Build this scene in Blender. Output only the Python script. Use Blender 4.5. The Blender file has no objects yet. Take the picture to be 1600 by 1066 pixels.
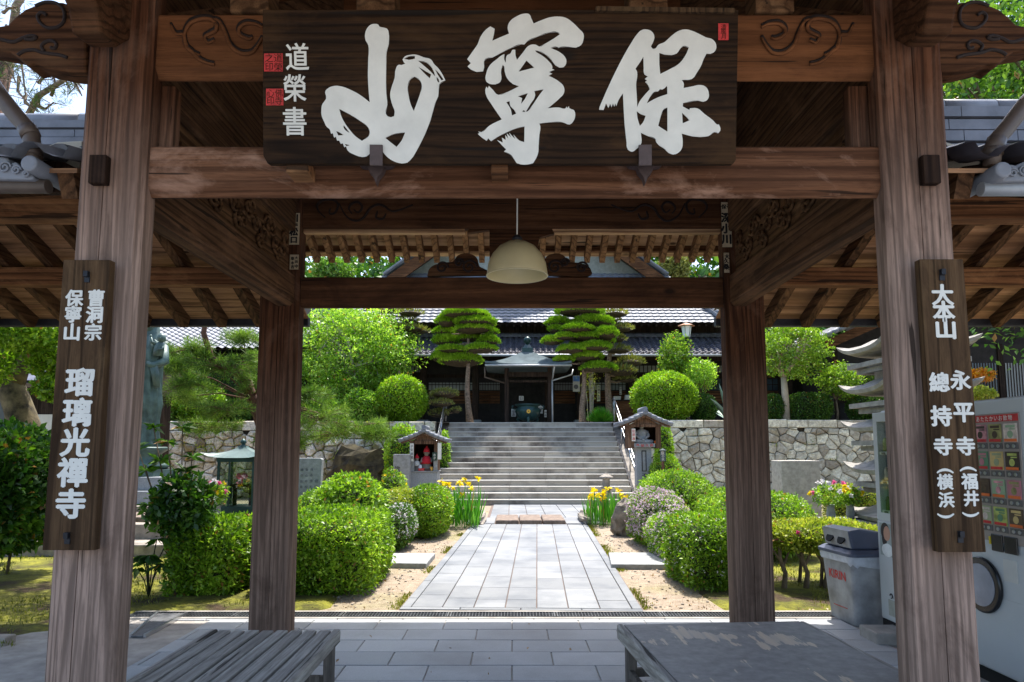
import bpy, math, random
import numpy as np
from mathutils import Vector, Matrix, noise
R = math.radians
rng = np.random.default_rng(7)
random.seed(7)
scene = bpy.context.scene
# ---------------------------------------------------------------- camera, sky, sun, exposure
CAM_H, PITCH, FPX, PXC, PYC = 1.575, R(5.5), 1067.0, 800.0, 597.0
cam_d = bpy.data.cameras.new("camera")
cam_d.sensor_width = 36.0
cam_d.lens = 36.0 * FPX / 1600
cam_d.shift_y = (PYC - 533.0) / 1600
cam_d.clip_start = 0.05
cam_d.clip_end = 2000
cam = bpy.data.objects.new("camera", cam_d)
scene.collection.objects.link(cam)
cam.location = (0, 0, CAM_H)
cam.rotation_euler = (R(90) + PITCH, 0, 0)
scene.camera = cam
SUN_EL, SUN_AZ = R(66), R(14)          # azimuth measured from +Y towards +X: the sun stands behind the hall
w = bpy.data.worlds.new("World")
scene.world = w
w.use_nodes = True
wn = w.node_tree.nodes
bg = wn["Background"]
sky = wn.new("ShaderNodeTexSky")
sky.sky_type = 'NISHITA'
sky.sun_disc = False
sky.sun_elevation = SUN_EL
sky.sun_rotation = SUN_AZ
sky.air_density = 1.0
sky.dust_density = 2.5
sky.ozone_density = 1.0
w.node_tree.links.new(sky.outputs[0], bg.inputs[0])
bg.inputs[1].default_value = 0.15
sun_d = bpy.data.lights.new("sun", 'SUN')
sun_d.energy = 3.4
sun_d.angle = R(0.6)
sun_d.color = (1.0, 0.95, 0.88)
sun = bpy.data.objects.new("sun", sun_d)
scene.collection.objects.link(sun)
sd = Vector((math.sin(SUN_AZ) * math.cos(SUN_EL), math.cos(SUN_AZ) * math.cos(SUN_EL), math.sin(SUN_EL)))
sun.rotation_euler = (-sd).to_track_quat('-Z', 'Y').to_euler()
sun.location = (0, 0, 30)
vs = scene.view_settings
vs.view_transform = 'Standard'
vs.look = 'None'
vs.exposure = 1.42
vs.gamma = 1.0
scene.cycles.max_bounces = 8
scene.cycles.diffuse_bounces = 4
scene.cycles.transparent_max_bounces = 8

# ---------------------------------------------------------------- helpers
def at(u, v, Y):
    """world point seen at photo position (u, v) at distance Y (how the survey of the place was taken)"""
    xc = (u - PXC) / FPX; yc = -(v - PYC) / FPX
    dy = math.cos(PITCH) - yc * math.sin(PITCH); dz = math.sin(PITCH) + yc * math.cos(PITCH)
    t = Y / dy
    return Vector((xc * t, Y, CAM_H + dz * t))
def gr(u, v, z=0.0):
    xc = (u - PXC) / FPX; yc = -(v - PYC) / FPX
    dy = math.cos(PITCH) - yc * math.sin(PITCH); dz = math.sin(PITCH) + yc * math.cos(PITCH)
    t = (z - CAM_H) / dz
    return Vector((xc * t, dy * t, z))
def lin(r, g=None, b=None):
    if g is None: r, g, b = r
    f = lambda c: (c / 255 / 12.92) if c / 255 <= 0.04045 else ((c / 255 + 0.055) / 1.055) ** 2.4
    return (f(r), f(g), f(b), 1.0)
COL = scene.collection
def link(o, parent=None):
    COL.objects.link(o)
    if parent is not None: o.parent = parent
    return o
def thing(name, label, cat, loc=(0, 0, 0), rz=0.0, group=None):
    o = bpy.data.objects.new(name, None)
    link(o); o.location = loc; o.rotation_euler = (0, 0, rz)
    o.empty_display_size = 0.2
    o["label"] = label; o["category"] = cat
    if group: o["group"] = group
    return o
def tag(o, label=None, cat=None, group=None, kind=None):
    if label: o["label"] = label
    if cat: o["category"] = cat
    if group: o["group"] = group
    if kind: o["kind"] = kind
    return o
def copy_tree(o, parent=None):
    c = o.copy(); COL.objects.link(c)
    c.parent = parent
    for ch in list(o.children):
        copy_tree(ch, c)
    return c
def world_loc(o):
    v = Vector(o.location)
    p = o.parent
    while p is not None:
        v = v + Vector(p.location); p = p.parent
    return v

class MB:
    """collects shapes and links them as ONE mesh object"""
    def __init__(s): s.v = []; s.f = []; s.sm = []
    def add(s, vs_, fs, smooth=False):
        n = len(s.v)
        s.v += [tuple(p) for p in vs_]
        s.f += [tuple(i + n for i in f) for f in fs]
        s.sm += [smooth] * len(fs)
        return s
    def box(s, x0, x1, y0, y1, z0, z1):
        return s.add([(x0,y0,z0),(x1,y0,z0),(x1,y1,z0),(x0,y1,z0),(x0,y0,z1),(x1,y0,z1),(x1,y1,z1),(x0,y1,z1)],
                     [(0,3,2,1),(4,5,6,7),(0,1,5,4),(1,2,6,5),(2,3,7,6),(3,0,4,7)])
    def cbox(s, c, d, m=None):
        h = [x / 2 for x in d]
        vs_ = [Vector((sx*h[0], sy*h[1], sz*h[2])) for sz in (-1,1) for sx, sy in ((-1,-1),(1,-1),(1,1),(-1,1))]
        if m is not None: vs_ = [m @ p for p in vs_]
        vs_ = [p + Vector(c) for p in vs_]
        return s.add(vs_, [(0,3,2,1),(4,5,6,7),(0,1,5,4),(1,2,6,5),(2,3,7,6),(3,0,4,7)])
    def bar(s, a, b, wd, ht, up=(0, 0, 1)):
        a = Vector(a); b = Vector(b); d = (b - a); L = d.length; d.normalize()
        sd_ = d.cross(Vector(up)); sd_.normalize(); u = sd_.cross(d)
        vs_ = []
        for p in (a, b):
            for i, j in ((-1,-1),(1,-1),(1,1),(-1,1)):
                vs_.append(p + sd_*(i*wd/2) + u*(j*ht/2))
        return s.add(vs_, [(0,3,2,1),(4,5,6,7),(0,1,5,4),(1,2,6,5),(2,3,7,6),(3,0,4,7)])
    def prism(s, poly, fn0, fn1):
        """poly 2-D outline (convex or concave), caps by n-gon; fn maps (a, b) to 3-D"""
        n = len(poly)
        v0 = [fn0(*p) for p in poly]; v1 = [fn1(*p) for p in poly]
        fs = [tuple(range(n))[::-1], tuple(range(n, 2*n))]
        fs += [(i, (i+1) % n, n + (i+1) % n, n + i) for i in range(n)]
        return s.add(v0 + v1, fs)
    def tube(s, pts, r, seg=8, caps=True, smooth=True, flat=1.0):
        pts = [Vector(p) for p in pts]
        if not hasattr(r, '__len__'): r = [r] * len(pts)
        vs_ = []; prev = None
        for i, p in enumerate(pts):
            d = (pts[min(i+1, len(pts)-1)] - pts[max(i-1, 0)])
            if d.length < 1e-9: d = Vector((0,0,1))
            d.normalize()
            if prev is None:
                u = d.cross(Vector((0,0,1)))
                if u.length < 0.1: u = d.cross(Vector((0,1,0)))
            else:
                u = prev - d * prev.dot(d)
                if u.length < 1e-6: u = d.orthogonal()
            u.normalize(); prev = u; v = d.cross(u)
            for k in range(seg):
                a = 2*math.pi*k/seg
                vs_.append(p + (u*math.cos(a) + v*math.sin(a)*flat) * r[i])
        fs = []
        for i in range(len(pts)-1):
            for k in range(seg):
                fs.append((i*seg+k, i*seg+(k+1)%seg, (i+1)*seg+(k+1)%seg, (i+1)*seg+k))
        s.add(vs_, fs, smooth)
        if caps:
            n = len(s.v) - len(vs_)
            s.f += [tuple(n+k for k in range(seg))[::-1], tuple(n+(len(pts)-1)*seg+k for k in range(seg))]
            s.sm += [False, False]
        return s
    def lathe(s, prof, c=(0,0,0), seg=24, smooth=True, sx=1.0, sy=1.0, fn=None):
        c = Vector(c); vs_ = []
        for (r, z) in prof:
            for k in range(seg):
                a = 2*math.pi*k/seg
                rr = r * (fn(a, z) if fn else 1.0)
                vs_.append(c + Vector((rr*math.cos(a)*sx, rr*math.sin(a)*sy, z)))
        fs = []
        for i in range(len(prof)-1):
            for k in range(seg):
                fs.append((i*seg+k, i*seg+(k+1)%seg, (i+1)*seg+(k+1)%seg, (i+1)*seg+k))
        s.add(vs_, fs, smooth)
        n = len(s.v) - len(vs_)
        s.f += [tuple(n+k for k in range(seg))[::-1], tuple(n+(len(prof)-1)*seg+k for k in range(seg))]
        s.sm += [False, False]
        return s
    def loft(s, rings, seg=20, fold=0.0, nf=9, smooth=True):
        """rings: (z, cx, cy, rx, ry)"""
        vs_ = []
        for (z, cx, cy, rx, ry) in rings:
            for k in range(seg):
                a = 2*math.pi*k/seg
                q = 1 + fold*math.sin(a*nf + z*3.0) + fold*0.6*math.sin(a*(nf-4) - z*7)
                vs_.append((cx + rx*q*math.cos(a), cy + ry*q*math.sin(a), z))
        fs = []
        for i in range(len(rings)-1):
            for k in range(seg):
                fs.append((i*seg+k, i*seg+(k+1)%seg, (i+1)*seg+(k+1)%seg, (i+1)*seg+k))
        s.add(vs_, fs, smooth)
        n = len(s.v) - len(vs_)
        s.f += [tuple(n+k for k in range(seg))[::-1], tuple(n+(len(rings)-1)*seg+k for k in range(seg))]
        s.sm += [False, False]
        return s
    def ball(s, c, r, sx=1, sy=1, sz=1, seg=14, rings=9, bump=0.0, seed=0):
        pr = []
        vs_ = []
        for i in range(rings+1):
            th = math.pi*i/rings
            for k in range(seg):
                a = 2*math.pi*k/seg
                d = Vector((math.sin(th)*math.cos(a), math.sin(th)*math.sin(a), -math.cos(th)))
                q = r
                if bump: q = r * (1 + bump*noise.noise(d*1.7 + Vector((seed*3.1, seed*1.7, 0))) + bump*.5*noise.noise(d*4 + Vector((seed, 0, seed))))
                vs_.append((c[0]+d.x*q*sx, c[1]+d.y*q*sy, c[2]+d.z*q*sz))
        fs = []
        for i in range(rings):
            for k in range(seg):
                fs.append((i*seg+k, i*seg+(k+1)%seg, (i+1)*seg+(k+1)%seg, (i+1)*seg+k))
        return s.add(vs_, fs, True)
    def xf(s, m):
        s.v = [tuple(m @ Vector(p)) for p in s.v]; return s
    def build(s, name, mat, parent=None, world=False, bevel=0.0, seg=2, weld=False):
        me = bpy.data.meshes.new(name)
        vs_ = s.v
        if world and parent is not None:
            w0 = world_loc(parent); vs_ = [(p[0]-w0.x, p[1]-w0.y, p[2]-w0.z) for p in vs_]
        me.from_pydata(vs_, [], s.f)
        me.polygons.foreach_set('use_smooth', s.sm)
        me.update()
        o = bpy.data.objects.new(name, me)
        me.materials.append(mat)
        link(o, parent)
        if bevel:
            b = o.modifiers.new('bevel', 'BEVEL'); b.width = bevel; b.segments = seg; b.limit_method = 'ANGLE'; b.angle_limit = R(40)
        return o

# ---------------------------------------------------------------- materials
MATS = {}
def newmat(name):
    m = bpy.data.materials.new(name); m.use_nodes = True
    nt = m.node_tree
    return m, nt, nt.nodes, nt.links, nt.nodes["Principled BSDF"]
def ramp(nodes, stops):
    r = nodes.new("ShaderNodeValToRGB")
    el = r.color_ramp.elements
    el[0].position = stops[0][0]; el[0].color = stops[0][1]
    el[1].position = stops[1][0]; el[1].color = stops[1][1]
    for p, c in stops[2:]:
        e = el.new(p); e.color = c
    return r
def mapping(nodes, links, scale, coord='Object', rot=(0,0,0)):
    tc = nodes.new("ShaderNodeTexCoord"); mp = nodes.new("ShaderNodeMapping")
    mp.inputs['Scale'].default_value = scale
    mp.inputs['Rotation'].default_value = rot
    links.new(tc.outputs[coord], mp.inputs[0])
    return mp
def noise_n(nodes, links, src, scale, detail=6, rough=0.55, dist=0.0):
    n = nodes.new("ShaderNodeTexNoise")
    n.inputs['Scale'].default_value = scale; n.inputs['Detail'].default_value = detail
    n.inputs['Roughness'].default_value = rough; n.inputs['Distortion'].default_value = dist
    if src is not None: links.new(src, n.inputs['Vector'])
    return n
def mix(nodes, links, fac, a, b, mode='MIX'):
    m = nodes.new("ShaderNodeMix"); m.data_type = 'RGBA'; m.blend_type = mode
    for sock, val in ((m.inputs[0], fac), (m.inputs[6], a), (m.inputs[7], b)):
        if hasattr(val, 'is_output') or isinstance(val, bpy.types.NodeSocket): links.new(val, sock)
        else: sock.default_value = val
    return m.outputs[2]
def bumpn(nodes, links, h, strength, dist=0.01, prev=None):
    b = nodes.new("ShaderNodeBump"); b.inputs['Strength'].default_value = strength; b.inputs['Distance'].default_value = dist
    links.new(h, b.inputs['Height'])
    if prev is not None: links.new(prev, b.inputs['Normal'])
    return b.outputs[0]
def plain(name, col, rough=0.6, metal=0.0, var=0.12, nscale=6.0, bump=0.15, spec=0.5):
    if name in MATS: return MATS[name]
    m, nt, N, L, B = newmat(name)
    mp = mapping(N, L, (1, 1, 1))
    n = noise_n(N, L, mp.outputs[0], nscale, 8, 0.6)
    c2 = tuple(c * (1 - var*2.2) for c in col[:3]) + (1,)
    c3 = tuple(min(1, c * (1 + var)) for c in col[:3]) + (1,)
    r = ramp(N, [(0.32, c2), (0.68, c3)])
    L.new(n.outputs[0], r.inputs[0]); L.new(r.outputs[0], B.inputs['Base Color'])
    B.inputs['Roughness'].default_value = rough; B.inputs['Metallic'].default_value = metal
    B.inputs['Specular IOR Level'].default_value = spec
    if bump:
        n2 = noise_n(N, L, mp.outputs[0], nscale*7, 5, 0.6)
        L.new(bumpn(N, L, n2.outputs[0], bump, 0.006), B.inputs['Normal'])
    MATS[name] = m
    return m
def wood(name, c_lo, c_hi, axis=2, ring=26.0, rough=0.72, line=0.72, blotch=None, blotch_amt=0.35, low=None, fine=1.0, bump=0.35):
    """aged timber: growth-ring streaks along one axis, fine pores, blotches of wear; `low` = (colour, z_top) a second tone blended in below that height"""
    if name in MATS: return MATS[name]
    m, nt, N, L, B = newmat(name)
    sc = [1.0, 1.0, 1.0]; sc[axis] = 0.05
    mp = mapping(N, L, sc)
    warp = noise_n(N, L, mp.outputs[0], 3.0, 3, 0.5)
    add = N.new("ShaderNodeVectorMath"); add.operation = 'MULTIPLY_ADD'
    L.new(warp.outputs[1], add.inputs[0]); add.inputs[1].default_value = (0.22, 0.22, 0.22); L.new(mp.outputs[0], add.inputs[2])
    rings = noise_n(N, L, add.outputs[0], ring, 2, 0.45)
    finen = noise_n(N, L, mp.outputs[0], 150*fine, 4, 0.6)
    wv = N.new("ShaderNodeTexWave"); wv.wave_type = 'RINGS'; wv.rings_direction = 'XYZ'[axis]
    wv.inputs['Scale'].default_value = ring*0.30; wv.inputs['Distortion'].default_value = 7.5; wv.inputs['Detail'].default_value = 3.0; wv.inputs['Detail Scale'].default_value = 0.9
    L.new(add.outputs[0], wv.inputs['Vector'])
    rw = ramp(N, [(0.02, (1,1,1,1)), (0.34, (0,0,0,1))]); L.new(wv.outputs[1], rw.inputs[0])
    mw = N.new("ShaderNodeMath"); mw.operation = 'MULTIPLY'; mw.inputs[1].default_value = line; L.new(rw.outputs[0], mw.inputs[0])
    mp2 = mapping(N, L, [1.3 if i != axis else 0.6 for i in range(3)])
    big = noise_n(N, L, mp2.outputs[0], 2.6, 7, 0.68, 0.5)
    r1 = ramp(N, [(0.30, c_lo), (0.70, c_hi), (0.47, tuple((a*0.6+b*0.4) for a, b in zip(c_lo, c_hi)))])
    L.new(rings.outputs[0], r1.inputs[0])
    dark = tuple(c*0.55 for c in c_lo[:3]) + (1,)
    rf = ramp(N, [(0.33, (1,1,1,1)), (0.52, (0,0,0,1))]); L.new(finen.outputs[0], rf.inputs[0])
    mm = N.new("ShaderNodeMath"); mm.operation = 'MULTIPLY'; mm.inputs[1].default_value = 0.5; L.new(rf.outputs[0], mm.inputs[0])
    c = mix(N, L, mm.outputs[0], r1.outputs[0], dark)
    c = mix(N, L, mw.outputs[0], c, tuple(x*0.42 for x in c_lo[:3]) + (1,))
    mpc = mapping(N, L, [9.0 if i != axis else 0.35 for i in range(3)])
    crk = noise_n(N, L, mpc.outputs[0], 2.2, 3, 0.55, 0.3)
    rk = ramp(N, [(0.325, (1,1,1,1)), (0.345, (0,0,0,1))]); L.new(crk.outputs[0], rk.inputs[0])
    mpk = mapping(N, L, [2.3 if i != axis else 1.1 for i in range(3)])
    vo = N.new("ShaderNodeTexVoronoi"); vo.inputs['Scale'].default_value = 1.0; L.new(mpk.outputs[0], vo.inputs['Vector'])
    rv = ramp(N, [(0.035, (1,1,1,1)), (0.075, (0,0,0,1))]); L.new(vo.outputs['Distance'], rv.inputs[0])
    mk = N.new("ShaderNodeMath"); mk.operation = 'MAXIMUM'; L.new(rk.outputs[0], mk.inputs[0]); L.new(rv.outputs[0], mk.inputs[1])
    mk2 = N.new("ShaderNodeMath"); mk2.operation = 'MULTIPLY'; mk2.inputs[1].default_value = 0.8; L.new(mk.outputs[0], mk2.inputs[0])
    bl = blotch or tuple(min(1, x*1.7) for x in c_hi[:3]) + (1,)
    rb = ramp(N, [(0.50, (0,0,0,1)), (0.66, (1,1,1,1))]); L.new(big.outputs[0], rb.inputs[0])
    mb = N.new("ShaderNodeMath"); mb.operation = 'MULTIPLY'; mb.inputs[1].default_value = blotch_amt; L.new(rb.outputs[0], mb.inputs[0])
    c = mix(N, L, mb.outputs[0], c, bl)
    rd = ramp(N, [(0.30, (1,1,1,1)), (0.44, (0,0,0,1))]); L.new(big.outputs[0], rd.inputs[0])
    md = N.new("ShaderNodeMath"); md.operation = 'MULTIPLY'; md.inputs[1].default_value = 0.45; L.new(rd.outputs[0], md.inputs[0])
    c = mix(N, L, md.outputs[0], c, dark)
    if low:
        tc = N.new("ShaderNodeTexCoord"); sx = N.new("ShaderNodeSeparateXYZ"); L.new(tc.outputs['Object'], sx.inputs[0])
        mr = N.new("ShaderNodeMapRange"); mr.inputs[1].default_value = low[1]; mr.inputs[2].default_value = low[1]-low[2]
        L.new(sx.outputs[2], mr.inputs[0])
        ad = N.new("ShaderNodeMath"); ad.operation = 'MULTIPLY'; L.new(mr.outputs[0], ad.inputs[0]); ad.inputs[1].default_value = low[3]
        lowc = mix(N, L, r1.outputs[0], (0,0,0,1), (0,0,0,1))
        rl = ramp(N, [(0.33, tuple(x*0.5 for x in low[0][:3])+(1,)), (0.62, low[0])]); L.new(rings.outputs[0], rl.inputs[0])
        c2 = mix(N, L, mm.outputs[0], rl.outputs[0], tuple(x*0.3 for x in low[0][:3])+(1,))
        c2 = mix(N, L, mw.outputs[0], c2, tuple(x*0.42 for x in low[0][:3])+(1,))
        c2 = mix(N, L, md.outputs[0], c2, dark)
        c = mix(N, L, ad.outputs[0], c, c2)
    c = mix(N, L, mk2.outputs[0], c, (0.012, 0.009, 0.007, 1))
    L.new(c, B.inputs['Base Color'])
    B.inputs['Roughness'].default_value = min(0.95, rough + 0.12)
    B.inputs['Specular IOR Level'].default_value = 0.12
    nb = bumpn(N, L, rings.outputs[0], bump, 0.012)
    nb = bumpn(N, L, finen.outputs[0], bump*0.8, 0.004, nb)
    nb = bumpn(N, L, wv.outputs[1], bump*0.7, 0.006, nb)
    L.new(nb, B.inputs['Normal'])
    MATS[name] = m
    return m
def leafmat(name, stops, trans=0.35, gloss=0.035, nscale=1.4, rough=0.4, tint=(1.25, 1.35, 0.55, 1), dead=True):
    """foliage: colour differs leaf by leaf and clump by clump"""
    if name in MATS: return MATS[name]
    m, nt, N, L, B = newmat(name)
    N.remove(B)
    out = N["Material Output"]
    att = N.new("ShaderNodeAttribute"); att.attribute_name = 'rnd'
    mp = mapping(N, L, (1, 1, 1))
    n = noise_n(N, L, mp.outputs[0], nscale, 4, 0.6)
    ma = N.new("ShaderNodeMath"); ma.operation = 'MULTIPLY_ADD'; ma.inputs[1].default_value = 0.6
    L.new(att.outputs['Fac'], ma.inputs[0])
    mb_ = N.new("ShaderNodeMath"); mb_.operation = 'MULTIPLY_ADD'; mb_.inputs[1].default_value = 1.6; mb_.inputs[2].default_value = -0.6
    L.new(n.outputs[0], mb_.inputs[0]); L.new(mb_.outputs[0], ma.inputs[2])
    r = ramp(N, stops); L.new(ma.outputs[0], r.inputs[0])
    if dead:
        rd_ = ramp(N, [(0.022, (1,1,1,1)), (0.03, (0,0,0,1))]); L.new(att.outputs['Fac'], rd_.inputs[0])
        class _O: pass
        q = _O(); q.outputs = [mix(N, L, rd_.outputs[0], r.outputs[0], lin(150, 112, 60))]; r = q
    d = N.new("ShaderNodeBsdfDiffuse"); t = N.new("ShaderNodeBsdfTranslucent"); g = N.new("ShaderNodeBsdfGlossy")
    L.new(r.outputs[0], d.inputs[0])
    tc2 = mix(N, L, 1.0, r.outputs[0], tint, 'MULTIPLY')
    L.new(tc2, t.inputs[0])
    g.inputs['Roughness'].default_value = rough
    m1 = N.new("ShaderNodeMixShader"); m1.inputs[0].default_value = trans; L.new(d.outputs[0], m1.inputs[1]); L.new(t.outputs[0], m1.inputs[2])
    m2 = N.new("ShaderNodeMixShader"); m2.inputs[0].default_value = gloss; L.new(m1.outputs[0], m2.inputs[1]); L.new(g.outputs[0], m2.inputs[2])
    L.new(m2.outputs[0], out.inputs[0])
    MATS[name] = m
    return m

# ---------------------------------------------------------------- foliage
def unit(a): return a / np.maximum(np.linalg.norm(a, axis=1, keepdims=True), 1e-9)
def leaves(name, P, Nr, size, mat, parent=None, aspect=0.45, spread=0.8, fold=0.12, org=(0,0,0), up=0.0, lo=0.65, hi=1.35):
    """one mesh of many small leaf-shaped faces; P points, Nr outward directions"""
    n = len(P)
    rnd3 = rng.normal(size=(n, 3))
    a = unit(Nr * (1 - spread) + unit(rnd3) * spread + np.array([0, 0, up]))
    s = unit(np.cross(a, rng.normal(size=(n, 3)) * 0.7 + np.array([0, 0, 0.9]) * 1.0))
    u = np.cross(s, a)
    Ls = size * rng.uniform(lo, hi, size=(n, 1))
    W = Ls * aspect
    V = np.empty((n, 4, 3))
    V[:, 0] = P
    V[:, 1] = P + a * Ls * 0.45 + s * W * 0.5 + u * Ls * fold
    V[:, 2] = P + a * Ls
    V[:, 3] = P + a * Ls * 0.45 - s * W * 0.5 + u * Ls * fold
    V = (V - np.array(org)).reshape(-1, 3)
    me = bpy.data.meshes.new(name)
    me.vertices.add(n * 4); me.loops.add(n * 4); me.polygons.add(n)
    me.vertices.foreach_set('co', V.astype(np.float32).ravel())
    me.loops.foreach_set('vertex_index', np.arange(n * 4, dtype=np.int32))
    me.polygons.foreach_set('loop_start', np.arange(0, n * 4, 4, dtype=np.int32))
    me.polygons.foreach_set('loop_total', np.full(n, 4, dtype=np.int32))
    at_ = me.attributes.new('rnd', 'FLOAT', 'FACE')
    at_.data.foreach_set('value', rng.random(n).astype(np.float32))
    me.update(calc_edges=True)
    me.materials.append(mat)
    o = bpy.data.objects.new(name, me)
    link(o, parent)
    return o
def nz(P, f, seed=0.0):
    """cheap smooth noise for arrays"""
    q = P * f + seed
    return (np.sin(q[:,0]*1.7 + 1.3*np.sin(q[:,1]*1.1)) + np.sin(q[:,1]*2.1 + 1.7*np.sin(q[:,2]*1.3)) + np.sin(q[:,2]*1.9 + 1.5*np.sin(q[:,0]*1.2))) / 3
def shell(n, c, r, power=2.0, depth=0.25, bottom=-0.9, lump=0.1, lf=3.0, seed=0.0):
    """points near the surface of a (super)ellipsoid; power 2 = round, 5 = box-like"""
    d = unit(rng.normal(size=(int(n*1.7), 3)))
    d = d[d[:,2] > bottom][:n]
    k = (np.abs(d) ** power).sum(axis=1) ** (-1/power)
    S = d * k[:,None]
    q = 1 + lump * nz(S*np.array(r), lf, seed) + lump*0.6*nz(S*np.array(r), lf*2.7, seed+5) + lump*0.4*nz(S*np.array(r), lf*7, seed+9)
    dep = 1 - depth * rng.random(len(d)) ** 2.2
    dep = dep + (rng.random(len(d)) < 0.05) * rng.uniform(0.02, 0.09, len(d))
    P = S * (q*dep)[:,None] * np.array(r) + np.array(c)
    Nn = unit(np.sign(d) * np.abs(S) ** (power-1) / np.array(r))
    return P, Nn
TWIG = None
def core(c, r, power, name, parent, mat, k=0.82):
    mb = MB()
    vs_ = []; seg = 18; rings = 10
    for i in range(rings+1):
        th = math.pi*i/rings
        for j in range(seg):
            a = 2*math.pi*j/seg
            d = (math.sin(th)*math.cos(a), math.sin(th)*math.sin(a), -math.cos(th))
            q = (sum(abs(x)**power for x in d))**(-1/power) * k
            q *= 1 + 0.08*noise.noise(Vector(d)*2.2 + Vector(c))
            vs_.append((d[0]*q*r[0], d[1]*q*r[1], max(-r[2], d[2]*q*r[2])))
    fs = [(i*seg+j, i*seg+(j+1)%seg, (i+1)*seg+(j+1)%seg, (i+1)*seg+j) for i in range(rings) for j in range(seg)]
    mb.add(vs_, fs, True)
    o = mb.build(name, mat, parent)
    return o
def bush(name, label, cat, X, Y, z0, rx, ry, h, n, size, mat, power=2.4, spread=0.75, aspect=0.5, lump=0.08, lf=3.0, group=None,
         flowers=None, depth=0.22, rz=0.0, up=0.15, stem=0.0, cmat=None):
    """clipped shrub: foliage shell over a dense twig core; flowers = (count, size, material, zmin)"""
    t = thing(name, label, cat, (X, Y, z0), rz, group)
    hz = (h - stem) / 2
    P, Nn = shell(n, (0, 0, 0), (rx, ry, hz), power, depth, -0.95, lump, lf, X*3+Y)
    P[:,2] += stem + hz
    leaves('foliage', P, Nn, size, mat, t, aspect=aspect, spread=spread, up=up)
    cm = cmat or M_TWIG
    c = core((X, Y, 0), (rx, ry, hz), power, 'branches', t, cm, 0.80)
    c.location = (0, 0, stem + hz)
    if stem > 0 or True:
        k = 3 if stem == 0 else max(3, int(rx*3))
        for i in range(k):
            mb = MB()
            x = rng.uniform(-.55, .55)*rx; y = rng.uniform(-.5, .5)*ry
            mb.tube([(x, y, -0.05), (x*0.9+.02, y, stem*0.6+.05), (x*0.7, y*0.8, stem+hz*0.5)], [0.022, 0.018, 0.014], 6)
            mb.build('stem', M_BARK, t)
    if flowers:
        for (cnt, fs, fm, zmin) in flowers:
            P, Nn = shell(cnt*2, (0, 0, 0), (rx*1.01, ry*1.01, hz*1.01), power, 0.05, -0.7, lump, lf, X*3+Y)
            P[:,2] += stem + hz
            k = P[:,2] > zmin*h
            P = P[k][:cnt]; Nn = Nn[k][:cnt]
            P4 = np.repeat(P, 4, axis=0); N4 = np.repeat(Nn, 4, axis=0)
            leaves('blossom', P4, N4, fs, fm, t, aspect=0.8, spread=0.75)
    return t
# ---------------------------------------------------------------- lettering
_GL = {}
def glyph(ch, off):
    k = (ch, off)
    if k in _GL: return _GL[k]
    cu = bpy.data.curves.new('glyph', 'FONT'); cu.body = ch; cu.offset = off; cu.resolution_u = 3
    o = bpy.data.objects.new('glyph', cu); COL.objects.link(o)
    me = bpy.data.meshes.new_from_object(o.evaluated_get(bpy.context.evaluated_depsgraph_get()))
    V = [(v.co.x, v.co.y) for v in me.vertices]; Fc = [tuple(p.vertices) for p in me.polygons]
    bpy.data.objects.remove(o); bpy.data.curves.remove(cu); bpy.data.meshes.remove(me)
    xs = [p[0] for p in V]; ys = [p[1] for p in V]
    cx, cy = (min(xs)+max(xs))/2, (min(ys)+max(ys))/2
    V = [(p[0]-cx, p[1]-cy) for p in V]
    _GL[k] = (V, Fc, max(xs)-min(xs), max(ys)-min(ys))
    return _GL[k]
def letters(items, fn, off=0.02, stretch=(1, 1), bold=0.0, lift_y=True):
    """items (char, a, b, size[, quarter turns]); fn maps plane coordinates to 3-D (b up)"""
    mb = MB()
    off = min(off, 0.008)
    shifts = [(0, 0)] if not bold else [(0, 0), (-bold, 0), (bold, 0), (0, -bold*0.7), (0, bold*0.7)]
    for it in items:
        ch, a, b, s = it[:4]
        V, Fc, _, _ = glyph(ch, off)
        rot = it[4] if len(it) > 4 else 0
        for di, (dx, dy) in enumerate(shifts):
            vs_ = []
            for (x, y) in V:
                if rot: x, y = y, -x
                p = fn(a + (x+dx)*s*stretch[0], b + (y+dy)*s*stretch[1])
                vs_.append((p[0], p[1] + di*0.00035, p[2]) if lift_y else p)
            mb.add(vs_, Fc)
    return mb
def textline(txt, a, b, s, fn, off=0.01, width=None):
    """a horizontal line of words centred on (a, b)"""
    V, Fc, wd, hg = glyph(txt, off)
    k = s if width is None else width / wd
    mb = MB(); mb.add([fn(a + x*k, b + y*s) for x, y in V], Fc)
    return mb
def outline_mesh(loops, ext=0.0):
    """fill closed outlines with holes; returns 2-D mesh"""
    cu = bpy.data.curves.new('outline', 'CURVE'); cu.dimensions = '2D'; cu.fill_mode = 'BOTH'; cu.resolution_u = 5
    for lp in loops:
        sp = cu.splines.new('BEZIER'); sp.bezier_points.add(len(lp)-1)
        for bp, p in zip(sp.bezier_points, lp):
            bp.co = (p[0], p[1], 0); bp.handle_left_type = bp.handle_right_type = 'VECTOR'
        n = len(lp)
        for i, bp in enumerate(sp.bezier_points):
            a = Vector(lp[i-1]); b = Vector(lp[i]); c = Vector(lp[(i+1) % n])
            d1 = (b-a); d2 = (c-b)
            if d1.length > 1e-6 and d2.length > 1e-6 and d1.angle(d2) < R(62):
                bp.handle_left_type = bp.handle_right_type = 'AUTO'
        sp.use_cyclic_u = True
    o = bpy.data.objects.new('outline', cu); COL.objects.link(o)
    me = bpy.data.meshes.new_from_object(o.evaluated_get(bpy.context.evaluated_depsgraph_get()))
    V = [(v.co.x, v.co.y) for v in me.vertices]; Fc = [tuple(p.vertices) for p in me.polygons]
    bpy.data.objects.remove(o); bpy.data.curves.remove(cu); bpy.data.meshes.remove(me)
    return V, Fc

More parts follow.
